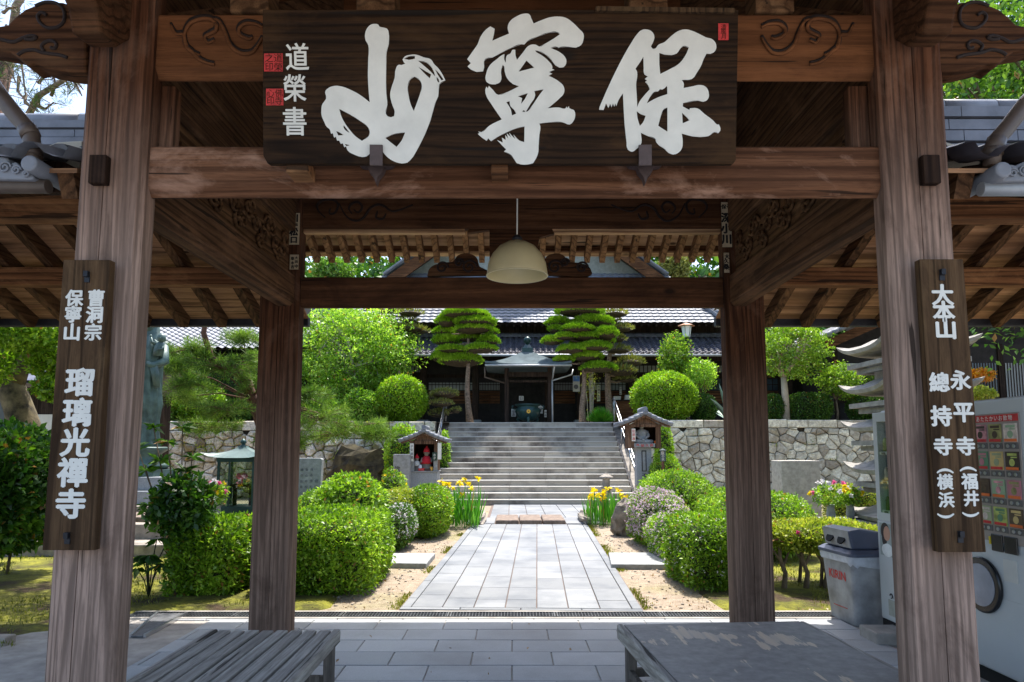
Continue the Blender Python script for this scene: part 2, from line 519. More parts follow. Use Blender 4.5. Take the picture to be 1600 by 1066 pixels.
# ---------------------------------------------------------------- palette
M_TWIG = plain('twig_mass', lin(42, 52, 22), 0.9, var=0.3, nscale=14, bump=0.5)
M_BARK = plain('bark', lin(112, 98, 80), 0.95, var=0.28, nscale=9, bump=0.8)
M_BARKP = plain('pine_bark', lin(138, 118, 100), 0.95, var=0.32, nscale=16, bump=1.0)
GREY = lin(122, 100, 90)
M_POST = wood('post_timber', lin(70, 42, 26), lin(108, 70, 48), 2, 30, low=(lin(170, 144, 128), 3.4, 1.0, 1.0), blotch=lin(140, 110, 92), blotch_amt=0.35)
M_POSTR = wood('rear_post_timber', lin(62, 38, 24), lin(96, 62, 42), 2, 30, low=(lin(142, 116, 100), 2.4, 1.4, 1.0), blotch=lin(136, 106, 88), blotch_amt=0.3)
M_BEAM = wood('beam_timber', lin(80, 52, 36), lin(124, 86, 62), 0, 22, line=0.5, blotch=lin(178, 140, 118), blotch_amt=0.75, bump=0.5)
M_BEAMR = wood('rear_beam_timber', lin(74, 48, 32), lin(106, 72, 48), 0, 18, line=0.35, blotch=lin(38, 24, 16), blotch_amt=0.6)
M_BEAMU = wood('upper_beam_timber', lin(92, 58, 36), lin(126, 82, 52), 0, 14, line=0.3, blotch=lin(140, 90, 56), blotch_amt=0.4)
M_BEAMY = wood('side_beam_timber', lin(72, 50, 34), lin(108, 78, 54), 1, 26, blotch=lin(150, 112, 84), blotch_amt=0.3)
M_RAFTC = wood('main_rafter_timber', lin(110, 78, 54), lin(150, 112, 80), 1, 26)
M_RAFT = wood('rafter_timber', lin(62, 42, 28), lin(98, 70, 48), 1, 26, blotch=lin(160, 118, 84), blotch_amt=0.25)
M_WBOARDS = wood('wing_boards', lin(140, 102, 74), lin(184, 142, 108), 0, 16, blotch=lin(110, 78, 54), blotch_amt=0.4)
M_BOARDS = wood('roof_boards', lin(172, 134, 98), lin(214, 176, 136), 0, 16, blotch=lin(150, 106, 74), blotch_amt=0.4)
M_PURL = wood('purlin_timber', lin(92, 60, 38), lin(136, 94, 62), 0, 20, blotch=lin(186, 140, 98), blotch_amt=0.4)
M_PLAQ = wood('plaque_timber', lin(36, 24, 15), lin(60, 41, 25), 0, 34, rough=0.6, blotch=lin(92, 66, 40), blotch_amt=0.3)
M_SIGN = wood('sign_timber', lin(64, 48, 34), lin(98, 76, 54), 2, 30, rough=0.75, blotch=lin(124, 100, 70), blotch_amt=0.35)
M_DARKW = wood('dark_wood', lin(38, 26, 20), lin(58, 42, 32), 2, 30)
M_CARVE = wood('carved_wood', lin(78, 54, 36), lin(124, 92, 64), 1, 20, blotch=lin(150, 118, 88), blotch_amt=0.3)
M_WHITE = plain('white_paint', lin(226, 224, 214), 0.7, var=0.05, nscale=8, bump=0.1)
M_RED = plain('seal_red', lin(200, 52, 50), 0.7, var=0.15, nscale=30)
M_IRON = plain('black_iron', lin(40, 42, 48), 0.55, 0.4, var=0.2, nscale=20)
M_BROWNIRON = plain('brown_iron', lin(84, 70, 68), 0.6, 0.2, var=0.15, nscale=20)
M_TILE = plain('roof_tile', lin(128, 132, 140), 0.6, 0.0, var=0.16, nscale=3.0, bump=0.1, spec=0.3)
M_TILED = plain('dark_roof_tile', lin(88, 88, 98), 0.42, 0.0, var=0.22, nscale=4.0, bump=0.1, spec=0.5)
M_THRES = plain('brown_stone', lin(128, 112, 100), 0.9, var=0.25, nscale=9, bump=0.5)
M_PLASTER = plain('plaster', lin(214, 210, 198), 0.85, var=0.06, nscale=4)
M_STONE = plain('grey_stone', lin(146, 148, 148), 0.8, var=0.14, nscale=12, bump=0.3)
M_GRANITE = plain('granite', lin(150, 154, 158), 0.75, var=0.12, nscale=60, bump=0.2)
M_STONEW = plain('warm_stone', lin(150, 141, 130), 0.85, var=0.25, nscale=6, bump=0.5)
M_ROCK = plain('rock', lin(138, 128, 114), 0.9, var=0.35, nscale=5, bump=0.9)
M_BRONZE = plain('bronze_patina', lin(84, 106, 102), 0.5, 0.15, var=0.25, nscale=5, bump=0.2)
M_BRONZED = plain('dark_bronze', lin(36, 66, 64), 0.35, 0.3, var=0.2, nscale=7, bump=0.1)
M_STEEL = plain('steel_tube', lin(190, 192, 196), 0.28, 0.9, var=0.05, nscale=8, bump=0.0)
M_PIPE = plain('brown_pipe', lin(92, 80, 72), 0.45, 0.0, var=0.15, nscale=6, bump=0.05)
M_GUTTER = plain('grey_gutter', lin(176, 180, 184), 0.4, 0.3, var=0.08, nscale=6, bump=0.05)
M_BLACK = plain('black_void', lin(14, 14, 15), 0.8, var=0.1)
M_INK = plain('ink', lin(24, 24, 26), 0.8, var=0.05)

# ---------------------------------------------------------------- setting: ground, moss, paving
def mat_ground():
    m, nt, N, L, B = newmat('earth')
    mp = mapping(N, L, (1, 1, 1))
    n1 = noise_n(N, L, mp.outputs[0], 0.55, 6, 0.6); n2 = noise_n(N, L, mp.outputs[0], 9, 6, 0.65); n3 = noise_n(N, L, mp.outputs[0], 70, 3, 0.6)
    r = ramp(N, [(0.35, lin(138, 122, 104)), (0.65, lin(166, 152, 134))]); L.new(n2.outputs[0], r.inputs[0])
    rm = ramp(N, [(0.50, (0,0,0,1)), (0.64, (1,1,1,1))]); L.new(n1.outputs[0], rm.inputs[0])
    moss = ramp(N, [(0.35, lin(112, 112, 60)), (0.65, lin(150, 146, 92))]); L.new(n2.outputs[0], moss.inputs[0])
    mm = N.new("ShaderNodeMath"); mm.operation = 'MULTIPLY'; mm.inputs[1].default_value = 0.55; L.new(rm.outputs[0], mm.inputs[0])
    c = mix(N, L, mm.outputs[0], r.outputs[0], moss.outputs[0])
    rs = ramp(N, [(0.40, (0.45,0.42,0.38,1)), (0.56, (1,1,1,1))]); L.new(n3.outputs[0], rs.inputs[0])
    c = mix(N, L, 0.55, c, rs.outputs[0], 'MULTIPLY')
    L.new(c, B.inputs['Base Color']); B.inputs['Roughness'].default_value = 0.95
    nb = bumpn(N, L, n3.outputs[0], 0.5, 0.02); nb = bumpn(N, L, n2.outputs[0], 0.4, 0.05, nb); L.new(nb, B.inputs['Normal'])
    return m
def mat_moss():
    m, nt, N, L, B = newmat('moss')
    mp = mapping(N, L, (1, 1, 1))
    n1 = noise_n(N, L, mp.outputs[0], 1.6, 6, 0.65); n2 = noise_n(N, L, mp.outputs[0], 26, 5, 0.7)
    r = ramp(N, [(0.38, lin(70, 54, 36)), (0.46, lin(92, 92, 30)), (0.62, lin(142, 140, 40))]); L.new(n1.outputs[0], r.inputs[0])
    rs = ramp(N, [(0.35, (0.5,0.5,0.4,1)), (0.62, (1.1,1.1,1,1))]); L.new(n2.outputs[0], rs.inputs[0])
    c = mix(N, L, 0.8, r.outputs[0], rs.outputs[0], 'MULTIPLY')
    L.new(c, B.inputs['Base Color']); B.inputs['Roughness'].default_value = 1.0
    nb = bumpn(N, L, n2.outputs[0], 0.9, 0.03); L.new(nb, B.inputs['Normal'])
    return m
M_EARTH = mat_ground(); M_MOSS = mat_moss()
M_CONC = plain('concrete', lin(164, 158, 150), 0.9, var=0.16, nscale=5, bump=0.5)
M_ASPH = plain('asphalt', lin(104, 104, 104), 0.9, var=0.14, nscale=30, bump=0.6)
def mat_slab(name, lo, hi, stain, rough=0.6, streak=0.25):
    m, nt, N, L, B = newmat(name)
    att = N.new("ShaderNodeAttribute"); att.attribute_name = 'rnd'
    mp = mapping(N, L, (1, 1, 1))
    r = ramp(N, [(0.0, lo), (1.0, hi)]); L.new(att.outputs['Fac'], r.inputs[0])
    n1 = noise_n(N, L, mp.outputs[0], 1.3, 6, 0.6); n2 = noise_n(N, L, mp.outputs[0], 180, 3, 0.7)
    rr = ramp(N, [(0.45, (0,0,0,1)), (0.7, (1,1,1,1))]); L.new(n1.outputs[0], rr.inputs[0])
    ms = N.new("ShaderNodeMath"); ms.operation = 'MULTIPLY'; ms.inputs[1].default_value = streak; L.new(rr.outputs[0], ms.inputs[0])
    c = mix(N, L, ms.outputs[0], r.outputs[0], stain)
    rs = ramp(N, [(0.35, (0.78,0.78,0.78,1)), (0.65, (1.08,1.08,1.08,1))]); L.new(n2.outputs[0], rs.inputs[0])
    c = mix(N, L, 0.7, c, rs.outputs[0], 'MULTIPLY')
    L.new(c, B.inputs['Base Color']); B.inputs['Roughness'].default_value = rough; B.inputs['Specular IOR Level'].default_value = 0.25
    L.new(bumpn(N, L, n2.outputs[0], 0.2, 0.003), B.inputs['Normal'])
    return m
M_PAVER = mat_slab('gate_paver', lin(158, 161, 163), lin(184, 187, 189), lin(132, 130, 128), 0.5, 0.5)
M_PATH = mat_slab('path_slab', lin(124, 127, 130), lin(142, 145, 148), lin(92, 98, 106), 0.8, 0.75)
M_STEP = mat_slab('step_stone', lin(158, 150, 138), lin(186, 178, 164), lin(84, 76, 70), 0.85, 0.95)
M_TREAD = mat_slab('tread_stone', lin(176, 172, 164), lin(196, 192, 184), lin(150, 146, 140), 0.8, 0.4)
def mat_rubble(name, lo, mid, hi, moss, moss_amt):
    m, nt, N, L, B = newmat(name)
    att = N.new("ShaderNodeAttribute"); att.attribute_name = 'rnd'
    mp = mapping(N, L, (1, 1, 1))
    r = ramp(N, [(0.0, lo), (0.5, mid), (1.0, hi)]); L.new(att.outputs['Fac'], r.inputs[0])
    n1 = noise_n(N, L, mp.outputs[0], 2.2, 8, 0.7); n2 = noise_n(N, L, mp.outputs[0], 9, 8, 0.75)
    rs = ramp(N, [(0.36, (0.45,0.42,0.40,1)), (0.6, (1.08,1.08,1.05,1))]); L.new(n2.outputs[0], rs.inputs[0])
    c = mix(N, L, 0.85, r.outputs[0], rs.outputs[0], 'MULTIPLY')
    rr = ramp(N, [(0.52, (0,0,0,1)), (0.60, (1,1,1,1))]); L.new(n1.outputs[0], rr.inputs[0])
    ms = N.new("ShaderNodeMath"); ms.operation = 'MULTIPLY'; ms.inputs[1].default_value = moss_amt; L.new(rr.outputs[0], ms.inputs[0])
    c = mix(N, L, ms.outputs[0], c, moss)
    L.new(c, B.inputs['Base Color']); B.inputs['Roughness'].default_value = 0.95
    L.new(bumpn(N, L, n2.outputs[0], 0.9, 0.03), B.inputs['Normal'])
    return m
M_RUB = mat_rubble('wall_rubble', lin(168, 160, 146), lin(212, 208, 190), lin(238, 234, 214), lin(128, 110, 56), 0.35)
M_RUBM = mat_rubble('mossy_rubble', lin(140, 130, 112), lin(196, 188, 168), lin(236, 230, 216), lin(132, 112, 40), 0.75)

def structure(o): o["kind"] = "structure"; return o
mb = MB(); mb.add([(-400,-60,0),(400,-60,0),(400,600,0),(-400,600,0)], [(0,1,2,3)])
structure(mb.build('ground', M_EARTH))
def slabs(name, rects, z0, z1, mat, xf=None, bevel=0.004, chip=0.0):
    """paving: every slab a low bevelled block, all in one sheet; rects (x0,x1,y0,y1)"""
    vs_, fs, rn = [], [], []
    for (x0, x1, y0, y1) in rects:
        n = len(vs_); c = bevel; q = rng.uniform(-0.0015, 0.0015)
        for z, e in ((z0, 0), (z1 - c + q, 0), (z1 + q, c)):
            for (x, y) in ((x0+e, y0+e), (x1-e, y0+e), (x1-e, y1-e), (x0+e, y1-e)):
                p = (x, y, z) if xf is None else xf(x, y, z)
                vs_.append(p)
        F = [(8,9,10,11)] + [(k, (k+1)%4, 4+(k+1)%4, 4+k) for k in range(4)] + [(4+k, 4+(k+1)%4, 8+(k+1)%4, 8+k) for k in range(4)]
        fs += [tuple(n+i for i in f) for f in F]; rn += [rng.random()]*9
    me = bpy.data.meshes.new(name); me.from_pydata(vs_, [], fs)
    a = me.attributes.new('rnd', 'FLOAT', 'FACE'); a.data.foreach_set('value', rn)
    me.materials.append(mat); me.update()
    o = bpy.data.objects.new(name, me); link(o)
    return o
# gate floor: concrete bed, then running-bond slabs 0.6 x 0.326
mb = MB(); mb.box(-4.4, 60.0, -60.0, 6.46, -0.05, 0.004); structure(mb.build('gate_floor_bed', M_CONC))
rects = []
g = 0.004
for i in range(-2, 30):
    y1 = 6.40 - i*0.326 if i >= 0 else None
    if i < 0: continue
    y0 = y1 - 0.326
    off = 0.0 if i % 2 == 0 else 0.3
    for k in range(-7, 8):
        x0 = k*0.6 + off; x1 = x0 + 0.6
        x0 = max(x0, -2.75); x1 = min(x1, 3.05)
        if x1 - x0 > 0.05: rects.append((x0+g, x1-g, y0+g, y1-g))
structure(slabs('gate_floor', rects, 0.0, 0.014, M_PAVER))
rects = [(-3.4+k*0.6+g, -2.8+k*0.6-g, 6.405+0.0, 6.445) for k in range(12)]
structure(slabs('gate_floor_edge', rects, 0.0, 0.014, M_PAVER))
# path turned a little to the right of the gate axis
ANG = R(2.1)
def pxf(x, y, z, o=(0.085, 6.8)):
    return (o[0] + x*math.cos(ANG) + (y-o[1])*math.sin(ANG), o[1] + (y-o[1])*math.cos(ANG) - x*math.sin(ANG), z)
rects = []
PW = 1.18
cols = [-PW, -PW+0.10] + [-PW+0.10 + (2*PW-0.2)/7*k for k in range(1, 8)] + [PW]
for ci in range(len(cols)-1):
    y = 6.84 + (0.0 if ci % 2 else -0.0)
    L0 = 0.62 if 0 < ci < len(cols)-2 else 0.9
    yy = 6.84; first = rng.uniform(0.25, 0.6)
    while yy < 14.12:
        l = first if yy == 6.84 else L0
        y1 = min(14.15, yy + l)
        rects.append((cols[ci]+0.005, cols[ci+1]-0.005, yy+0.0025, y1-0.0025)); yy = y1
structure(slabs('path', rects, 0.0, 0.022, M_PATH, pxf))
structure(slabs('path_head_course', [(-PW+k*0.59+g, -PW+(k+1)*0.59-g, 6.755, 6.835) for k in range(4)], 0.0, 0.02, M_PATH, pxf))
mb = MB(); mb.add([pxf(-PW-0.01, 6.75, 0.004), pxf(PW+0.01, 6.75, 0.004), pxf(PW+0.01, 14.16, 0.004), pxf(-PW-0.01, 14.16, 0.004)], [(0,1,2,3)])
structure(mb.build('path_bed', plain('joint_mortar', lin(112, 96, 88), 0.95)))
# second stretch of path up to the stairs
rects = []
xs = [-1.05 + 0.425*k for k in range(7)]
for ci in range(6):
    yy = 15.42
    while yy < 18.88:
        y1 = min(18.9, yy + 0.85); rects.append((xs[ci]+0.006, xs[ci+1]-0.006, yy+0.003, y1-0.003)); yy = y1
structure(slabs('path_to_stairs', rects, 0.0, 0.03, M_PATH, lambda x, y, z: (x+0.55, y, z)))
mb = MB(); mb.box(-0.56, 2.1, 14.18, 18.9, -0.05, 0.008); structure(mb.build('path_landing', plain('joint_mortar', lin(112,96,88))))
structure(slabs('path_crossing', [(-0.95, -0.36, 14.22, 15.38), (1.12, 1.92, 14.22, 15.38)], 0.0, 0.03, M_PATH))
# moss lawns
def sheet(name, poly, z, mat, bumpy=0.0):
    from mathutils.geometry import tessellate_polygon
    n = len(poly)
    mb = MB(); mb.add([(x, y, z) for x, y in poly], [tuple(range(n))])
    o = mb.build(name, mat)
    if bumpy:
        import bmesh
        bm = bmesh.new(); bm.from_mesh(o.data)
        bmesh.ops.triangulate(bm, faces=bm.faces)
        bmesh.ops.subdivide_edges(bm, edges=bm.edges, cuts=11, use_grid_fill=True)
        for v in bm.verts:
            if v.is_boundary: v.co.z = -0.01; continue
            v.co.z += bumpy * (0.5 + noise.noise(Vector((v.co.x*0.9, v.co.y*0.9, 1.7)))) + bumpy*0.3*noise.noise(v.co*3)
        for f in bm.faces: f.smooth = True
        bm.to_mesh(o.data); bm.free()
    return o
structure(sheet('moss_lawn', [(-12, 5.74), (-3.75, 5.74), (-3.30, 6.70), (-1.75, 6.78), (-1.9, 8.5), (-2.4, 11), (-3.5, 14), (-12, 15)], 0.012, M_MOSS, 0.03))
structure(sheet('moss_verge', [(2.05, 6.75), (9, 6.75), (9, 12), (3.2, 12), (2.6, 9), (2.0, 7.6)], 0.012, M_MOSS, 0.02))
mb = MB(); mb.box(-60, -4.4, -60.0, 5.6, -0.05, 0.006); structure(mb.build('road', M_ASPH))
# kerb stones along the left lawn
kb = thing('kerb_stones', 'row of pale stone kerb blocks edging the moss lawn left of the gate', 'kerb', (-5.5, 5.66, 0))
mb = MB()
for k in range(9):
    mb.box(-10.5+k*0.72+.01, -10.5+(k+1)*0.72-.01, 5.60, 5.73, -0.05, 0.07)
mb.build('kerb_block', M_STONEW, kb, world=True, bevel=0.012)

# ---------------------------------------------------------------- tiled roof field
def tile_field(name, P0, U, V, nu, nv, pitch, row, mat, parent=None, world=True, amp=0.03, step=0.02, clip=None, seg=6):
    """corrugated clay tiles; P0 eave corner, U along the eave, V up the slope (unit vectors)"""
    U = Vector(U).normalized(); V = Vector(V).normalized(); Nn = U.cross(V); 
    if Nn.z < 0: Nn = -Nn
    mb = MB()
    vs_ = []; nx = nu*seg + 1
    rows = []
    for j in range(nv):
        for t, h in ((0.0, step), (1.0, 0.0)):
            rows.append(((j + t)*row, h))
    for (vv, h) in rows:
        for i in range(nx):
            ph = (i % seg) / seg
            wv = amp * (math.sin(2*math.pi*ph)*0.6 + (0.7 if ph < 0.34 else -0.25))
            vs_.append(Vector(P0) + U*(i*pitch/seg) + V*vv + Nn*(wv + h))
    fs = []
    for j in range(len(rows)-1):
        for i in range(nx-1):
            if clip is not None:
                c = (vs_[j*nx+i] + vs_[(j+1)*nx+i+1]) / 2
                if not clip(c): continue
            fs.append((j*nx+i, j*nx+i+1, (j+1)*nx+i+1, (j+1)*nx+i))
    # eave lips
    mb.add(vs_, fs, False)
    return mb.build(name, mat, parent, world=world)
def ridge(mb, a, b, wd, ht, courses=4, rtop=0.09):
    """stacked ridge tiles capped by a round tile"""
    a = Vector(a); b = Vector(b); L = (b-a).length; n = max(1, int(L/0.42)); d = (b-a)/L
    for c in range(courses):
        z = ht/courses
        for k in range(n):
            p = a + d*(L*k/n + 0.003 + (0.1 if c % 2 else 0)); q = a + d*(L*(k+1)/n - 0.003 + (0.1 if c % 2 else 0))
            mb.bar(p + Vector((0,0,z*(c+0.5))), q + Vector((0,0,z*(c+0.5))), wd*(1 - 0.06*c) + (0.035 if c % 2 else 0), z*0.80)
    for k in range(n):
        p = a + d*(L*k/n + 0.004); q = a + d*(L*(k+1)/n - 0.004)
        mb.tube([p + Vector((0,0,ht+0.02)), q + Vector((0,0,ht+0.02))], rtop, 12)

# ---------------------------------------------------------------- the gate
gate = thing('wooden_gate', 'weathered timber temple gate with four posts, carved beams and low tiled side roofs', 'gate', (0, 4.6, 0))
def gpart(mb, name, mat, bevel=0.006, parent=None):
    return mb.build(name, mat, parent or gate, world=True, bevel=bevel)
def post(xc, y0, y1, z1, hw=0.203, kerf=0.0, mat=None, lean=0.0):
    c = 0.028
    poly = [(xc-hw+c, y0), (xc+kerf-0.0025, y0), (xc+kerf, y0+0.012), (xc+kerf+0.0025, y0), (xc+hw-c, y0), (xc+hw, y0+c), (xc+hw, y1-c), (xc+hw-c, y1),
            (xc-hw+c, y1), (xc-hw, y1-c), (xc-hw, y0+c)]
    mb = MB(); mb.prism(poly, lambda x, y: (x, y, 0.0), lambda x, y: (x+lean, y, z1))
    o = gpart(mb, 'post', mat, 0)
    return o
for sx in (-1, 1):
    post(sx*2.004, 3.25, 3.40, 4.15, 0.163, -0.03 if sx < 0 else 0.0, M_POST, 0.035 if sx < 0 else 0.0)
    mb = MB(); mb.box(sx*1.80-0.05, sx*1.80+0.05, 3.385, 3.46, 3.085, 3.45); gpart(mb, 'inner_strip', M_POST, 0.008)
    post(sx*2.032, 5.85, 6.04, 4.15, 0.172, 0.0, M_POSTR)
# post feet
for sx in (-1, 1):
    for (xx, y0, y1) in ((2.004, 3.2, 3.48), (2.032, 5.82, 6.08)):
        mb = MB(); mb.box(sx*xx-0.2, sx*xx+0.2, y0, y1, 0, 0.03); gpart(mb, 'foot_stone', M_STONE, 0.01)
def xbeam(name, y0, y1, z0, z1, x0, x1, mat, ch=0.045):
    mb = MB()
    poly = [(y0, z0+ch), (y0+ch*0.8, z0), (y1-ch*0.8, z0), (y1, z0+ch), (y1, z1-0.01), (y1-0.01, z1), (y0+0.01, z1), (y0, z1-0.01)]
    mb.prism(poly, lambda y, z: (x0, y, z), lambda y, z: (x1, y, z))
    return gpart(mb, name, mat, 0)
b1 = xbeam('lower_beam', 3.30, 3.385, 2.829, 3.084, -1.85, 1.85, M_BEAM)
tag(b1, 'front beam with pale worn patches under the name board')
b2 = xbeam('upper_beam', 3.30, 3.39, 3.45, 3.787, -1.85, 1.85, M_BEAMU, 0.05)
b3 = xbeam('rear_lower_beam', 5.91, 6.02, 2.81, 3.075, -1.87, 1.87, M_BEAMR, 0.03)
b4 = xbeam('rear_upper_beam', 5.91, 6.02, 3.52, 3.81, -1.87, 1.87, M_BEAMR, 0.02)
# carved cloud scrolls on the beams
def spiral(cx, cz, r0, r1, a0, turns, n=26, sgn=1):
    out = []
    for i in range(n):
        t = i/(n-1); a = a0 + sgn*turns*2*math.pi*t; r = r0 + (r1-r0)*t
        out.append((cx + r*math.cos(a), cz + r*math.sin(a)))
    return out
def smooth_path(pts, k=5):
    out = []
    P = [pts[0]] + list(pts) + [pts[-1]]
    for i in range(1, len(P)-2):
        p0, p1, p2, p3 = [np.array(p, float) for p in P[i-1:i+3]]
        for j in range(k):
            t = j/k
            out.append(tuple(0.5*((2*p1) + (-p0+p2)*t + (2*p0-5*p1+4*p2-p3)*t*t + (-p0+3*p1-3*p2+p3)*t**3)))
    out.append(tuple(pts[-1]))
    return out
def carve_px(paths, Y, parent, mat, r, mirror=False, sgn_=1):
    if mirror: carve_px(paths, Y, parent, mat, r, False, -1)
    mb = MB()
    for pth in paths:
        pp = smooth_path(pth, 4)
        for sgn in (sgn_,):
            pts = []
            for (u, v) in pp:
                p = at(u, v, Y); pts.append(Vector((p.x*sgn, Y, p.z)))
            n = len(pts)
            rr = [r*(0.45 + 0.55*math.sin(math.pi*min(1, (i+1)/n*1.1)*0.9)) for i in range(n)]
            mb.tube(pts, rr, 6)
    return mb.build('carving', mat, parent, world=True)
M_GROOVE_SHADE = plain('groove_shade', lin(36, 21, 13), 0.8)  # dark colour painted in for the shade inside the carved lines
front_scroll = [[(267,36),(275,50),(287,52),(291,70),(300,78),(312,90),(322,95),(335,98)],
    [(335,60),(325,64),(320,55),(328,50),(337,45),(338,36),(330,28),(315,27),(298,33),(289,48),(290,62),(298,76),(312,84)],
    [(328,28),(342,30),(352,48),(360,68),(375,80),(392,80),(402,70),(410,56)],
    [(395,56),(388,58),(375,52),(374,42),(384,34),(400,35),(410,40)]]
carve_px(front_scroll, 3.299, b2, M_GROOVE_SHADE, 0.014, True)
carve_px([[(u, v+3) for u, v in p] for p in front_scroll], 3.291, b2, M_BEAMU, 0.010, True)
rear_scroll = [[(508,340),(498,330),(496,320),(505,313),(520,312),(528,320),(524,332),(515,334),(516,326)],
    [(530,318),(538,334),(548,343),(560,345),(570,338),(578,326),(590,320),(600,322),(612,330),(625,328),(645,320)],
    [(550,334),(545,326),(550,318),(560,316),(566,324),(560,332),(553,328)], [(590,330),(588,340),(598,342),(603,334)]]
carve_px(rear_scroll, 5.907, b4, M_GROOVE_SHADE, 0.012, True)
# side beams tying front and rear posts
for sx in (-1, 1):
    mb = MB()
    x0, x1 = sx*1.90, sx*2.065
    poly = [(min(x0,x1)+0.03, 2.80), (max(x0,x1)-0.03, 2.80), (max(x0,x1), 2.84), (max(x0,x1), 3.07), (min(x0,x1), 3.07), (min(x0,x1), 2.84)]
    mb.prism(poly, lambda x, z: (x, 3.40, z), lambda x, z: (x, 5.85, z)); gpart(mb, 'side_beam', M_BEAMY, 0)
    mb = MB(); mb.box(min(sx*1.9,sx*2.04), max(sx*1.9,sx*2.04), 3.40, 5.85, 3.47, 3.76); gpart(mb, 'upper_side_beam', M_BEAMY, 0.012)
    mb = MB(); mb.box(min(sx*1.95,sx*2.0), max(sx*1.95,sx*2.0), 3.45, 5.83, 3.07, 3.47); cp = gpart(mb, 'carved_panel', M_CARVE, 0)
    mb = MB()
    for k in range(26):
        yy = 3.6 + 2.1*k/25; zz = 3.27 + 0.1*math.sin(k*1.3)
        sp = spiral(0, 0, 0.075, 0.012, k*1.1, 1.3, 14, 1 if k % 2 else -1)
        mb.tube([(sx*1.935, yy + a, zz + b) for a, b in sp], 0.014, 5)
    mb.build('relief', M_CARVE, cp, world=True)
    # capital blocks, nosings
    mb = MB(); mb.box(sx*2.0-0.14, sx*2.0+0.14, 3.2, 3.5, 4.15, 4.32); mb.box(sx*2.03-0.14, sx*2.03+0.14, 5.8, 6.1, 4.15, 4.32); gpart(mb, 'bearing_block', M_BEAMY, 0.02)
# carved side nosings (profile traced from the timber, 0.13 m thick)
nose_px = [(140,118),(140,12),(112,12),(104,9),(85,8),(65,12),(45,20),(30,32),(18,44),(0,47),(-22,47),(-45,38),(-68,42),(-78,58),(-66,72),(-40,78),(-15,80),(0,83),(22,87),(36,96),(49,109),(60,105),(72,109),(90,113),(112,117)]
M_NOSE = wood('nosing_timber', lin(66, 42, 26), lin(96, 64, 42), 0, 24, blotch=lin(120, 90, 64), blotch_amt=0.3)
nose_scroll = [[(80,30),(72,26),(66,32),(70,42),(82,50),(98,48),(107,38),(106,22),(95,12),(78,10),(62,16)],
    [(-8,64),(10,68),(28,72),(42,66),(55,62),(64,64),(58,68),(46,67)], [(76,86),(72,78),(78,72),(88,70),(95,75),(92,82),(86,80)],
    [(35,92),(45,86),(60,84),(72,88),(85,90),(100,92),(112,96)]]
for sx in (-1, 1):
    poly = [(at(u, v, 3.3).x * (1 if sx < 0 else -1), at(u, v, 3.3).z) for u, v in nose_px]
    mb = MB(); mb.prism(poly, lambda x, z: (x, 3.27, z), lambda x, z: (x, 3.40, z)); n_ = gpart(mb, 'carved_nosing', M_NOSE, 0.012)
    mb = MB()
    for pth in nose_scroll:
        pp = smooth_path(pth, 4); mb.tube([Vector((at(u, v, 3.3).x*(1 if sx < 0 else -1), 3.268, at(u, v, 3.3).z)) for u, v in pp], 0.009, 6)
    mb.build('carving', M_GROOVE_SHADE, n_, world=True)
    # front nosing that comes towards the visitor
    xc = sx*1.99
    prof = [(3.26, 4.1), (3.26, 3.62), (3.16, 3.52), (3.02, 3.50), (2.98, 3.60), (2.90, 3.66), (2.88, 3.78), (2.78, 3.86), (2.74, 4.0), (2.80, 4.1)]
    mb = MB(); mb.prism(prof, lambda y, z: (xc-0.07, y, z), lambda y, z: (xc+0.07, y, z)); gpart(mb, 'front_nosing', M_NOSE, 0.015)
# pegs
for (u, v) in ((158, 268), (1450, 268)):
    p = at(u, v, 3.24); mb = MB(); mb.box(p.x-0.042, p.x+0.042, 3.205, 3.25, p.z-0.072, p.z+0.072); gpart(mb, 'peg', M_DARKW, 0.006)
# frog-leg strut between the rear beams (carved) behind the lamp
fl = [(668,432),(672,420),(690,412),(708,410),(716,400),(735,398),(745,404),(750,418),(765,425),(765,360),(730,365),(735,358),(862,358),(866,366),(843,372),(832,425),(846,418),(852,404),(862,398),(880,400),(888,410),(905,412),(920,418),(925,428),(918,432),(850,430),(745,430)]
V2, F2 = outline_mesh([[(at(u, v, 5.95).x, at(u, v, 5.95).z) for u, v in fl]])
mb = MB()
n = len(V2); mb.add([(x, 5.93, z) for x, z in V2], F2); mb.add([(x, 5.99, z) for x, z in V2], [f[::-1] for f in F2])
pl = [(at(u, v, 5.95).x, at(u, v, 5.95).z) for u, v in fl]
m_ = len(pl)
mb.add([(x, 5.93, z) for x, z in pl] + [(x, 5.99, z) for x, z in pl], [(i, (i+1)%m_, m_+(i+1)%m_, m_+i) for i in range(m_)])
fs_ = gpart(mb, 'frog_leg_strut', M_NOSE, 0)
mb = MB()
for sgn in (-1, 1):
    mb = MB()
    for (a, b, r) in ((0.62, 3.165, 0.055), (0.38, 3.17, 0.07), (0.47, 3.21, 0.04)):
        mb.tube([(sgn*a + x, 5.925, b + z) for x, z in spiral(0, 0, r, 0.01, 0, 1.5)], 0.01, 5)
    mb.build('carving', M_GROOVE_SHADE, fs_, world=True)
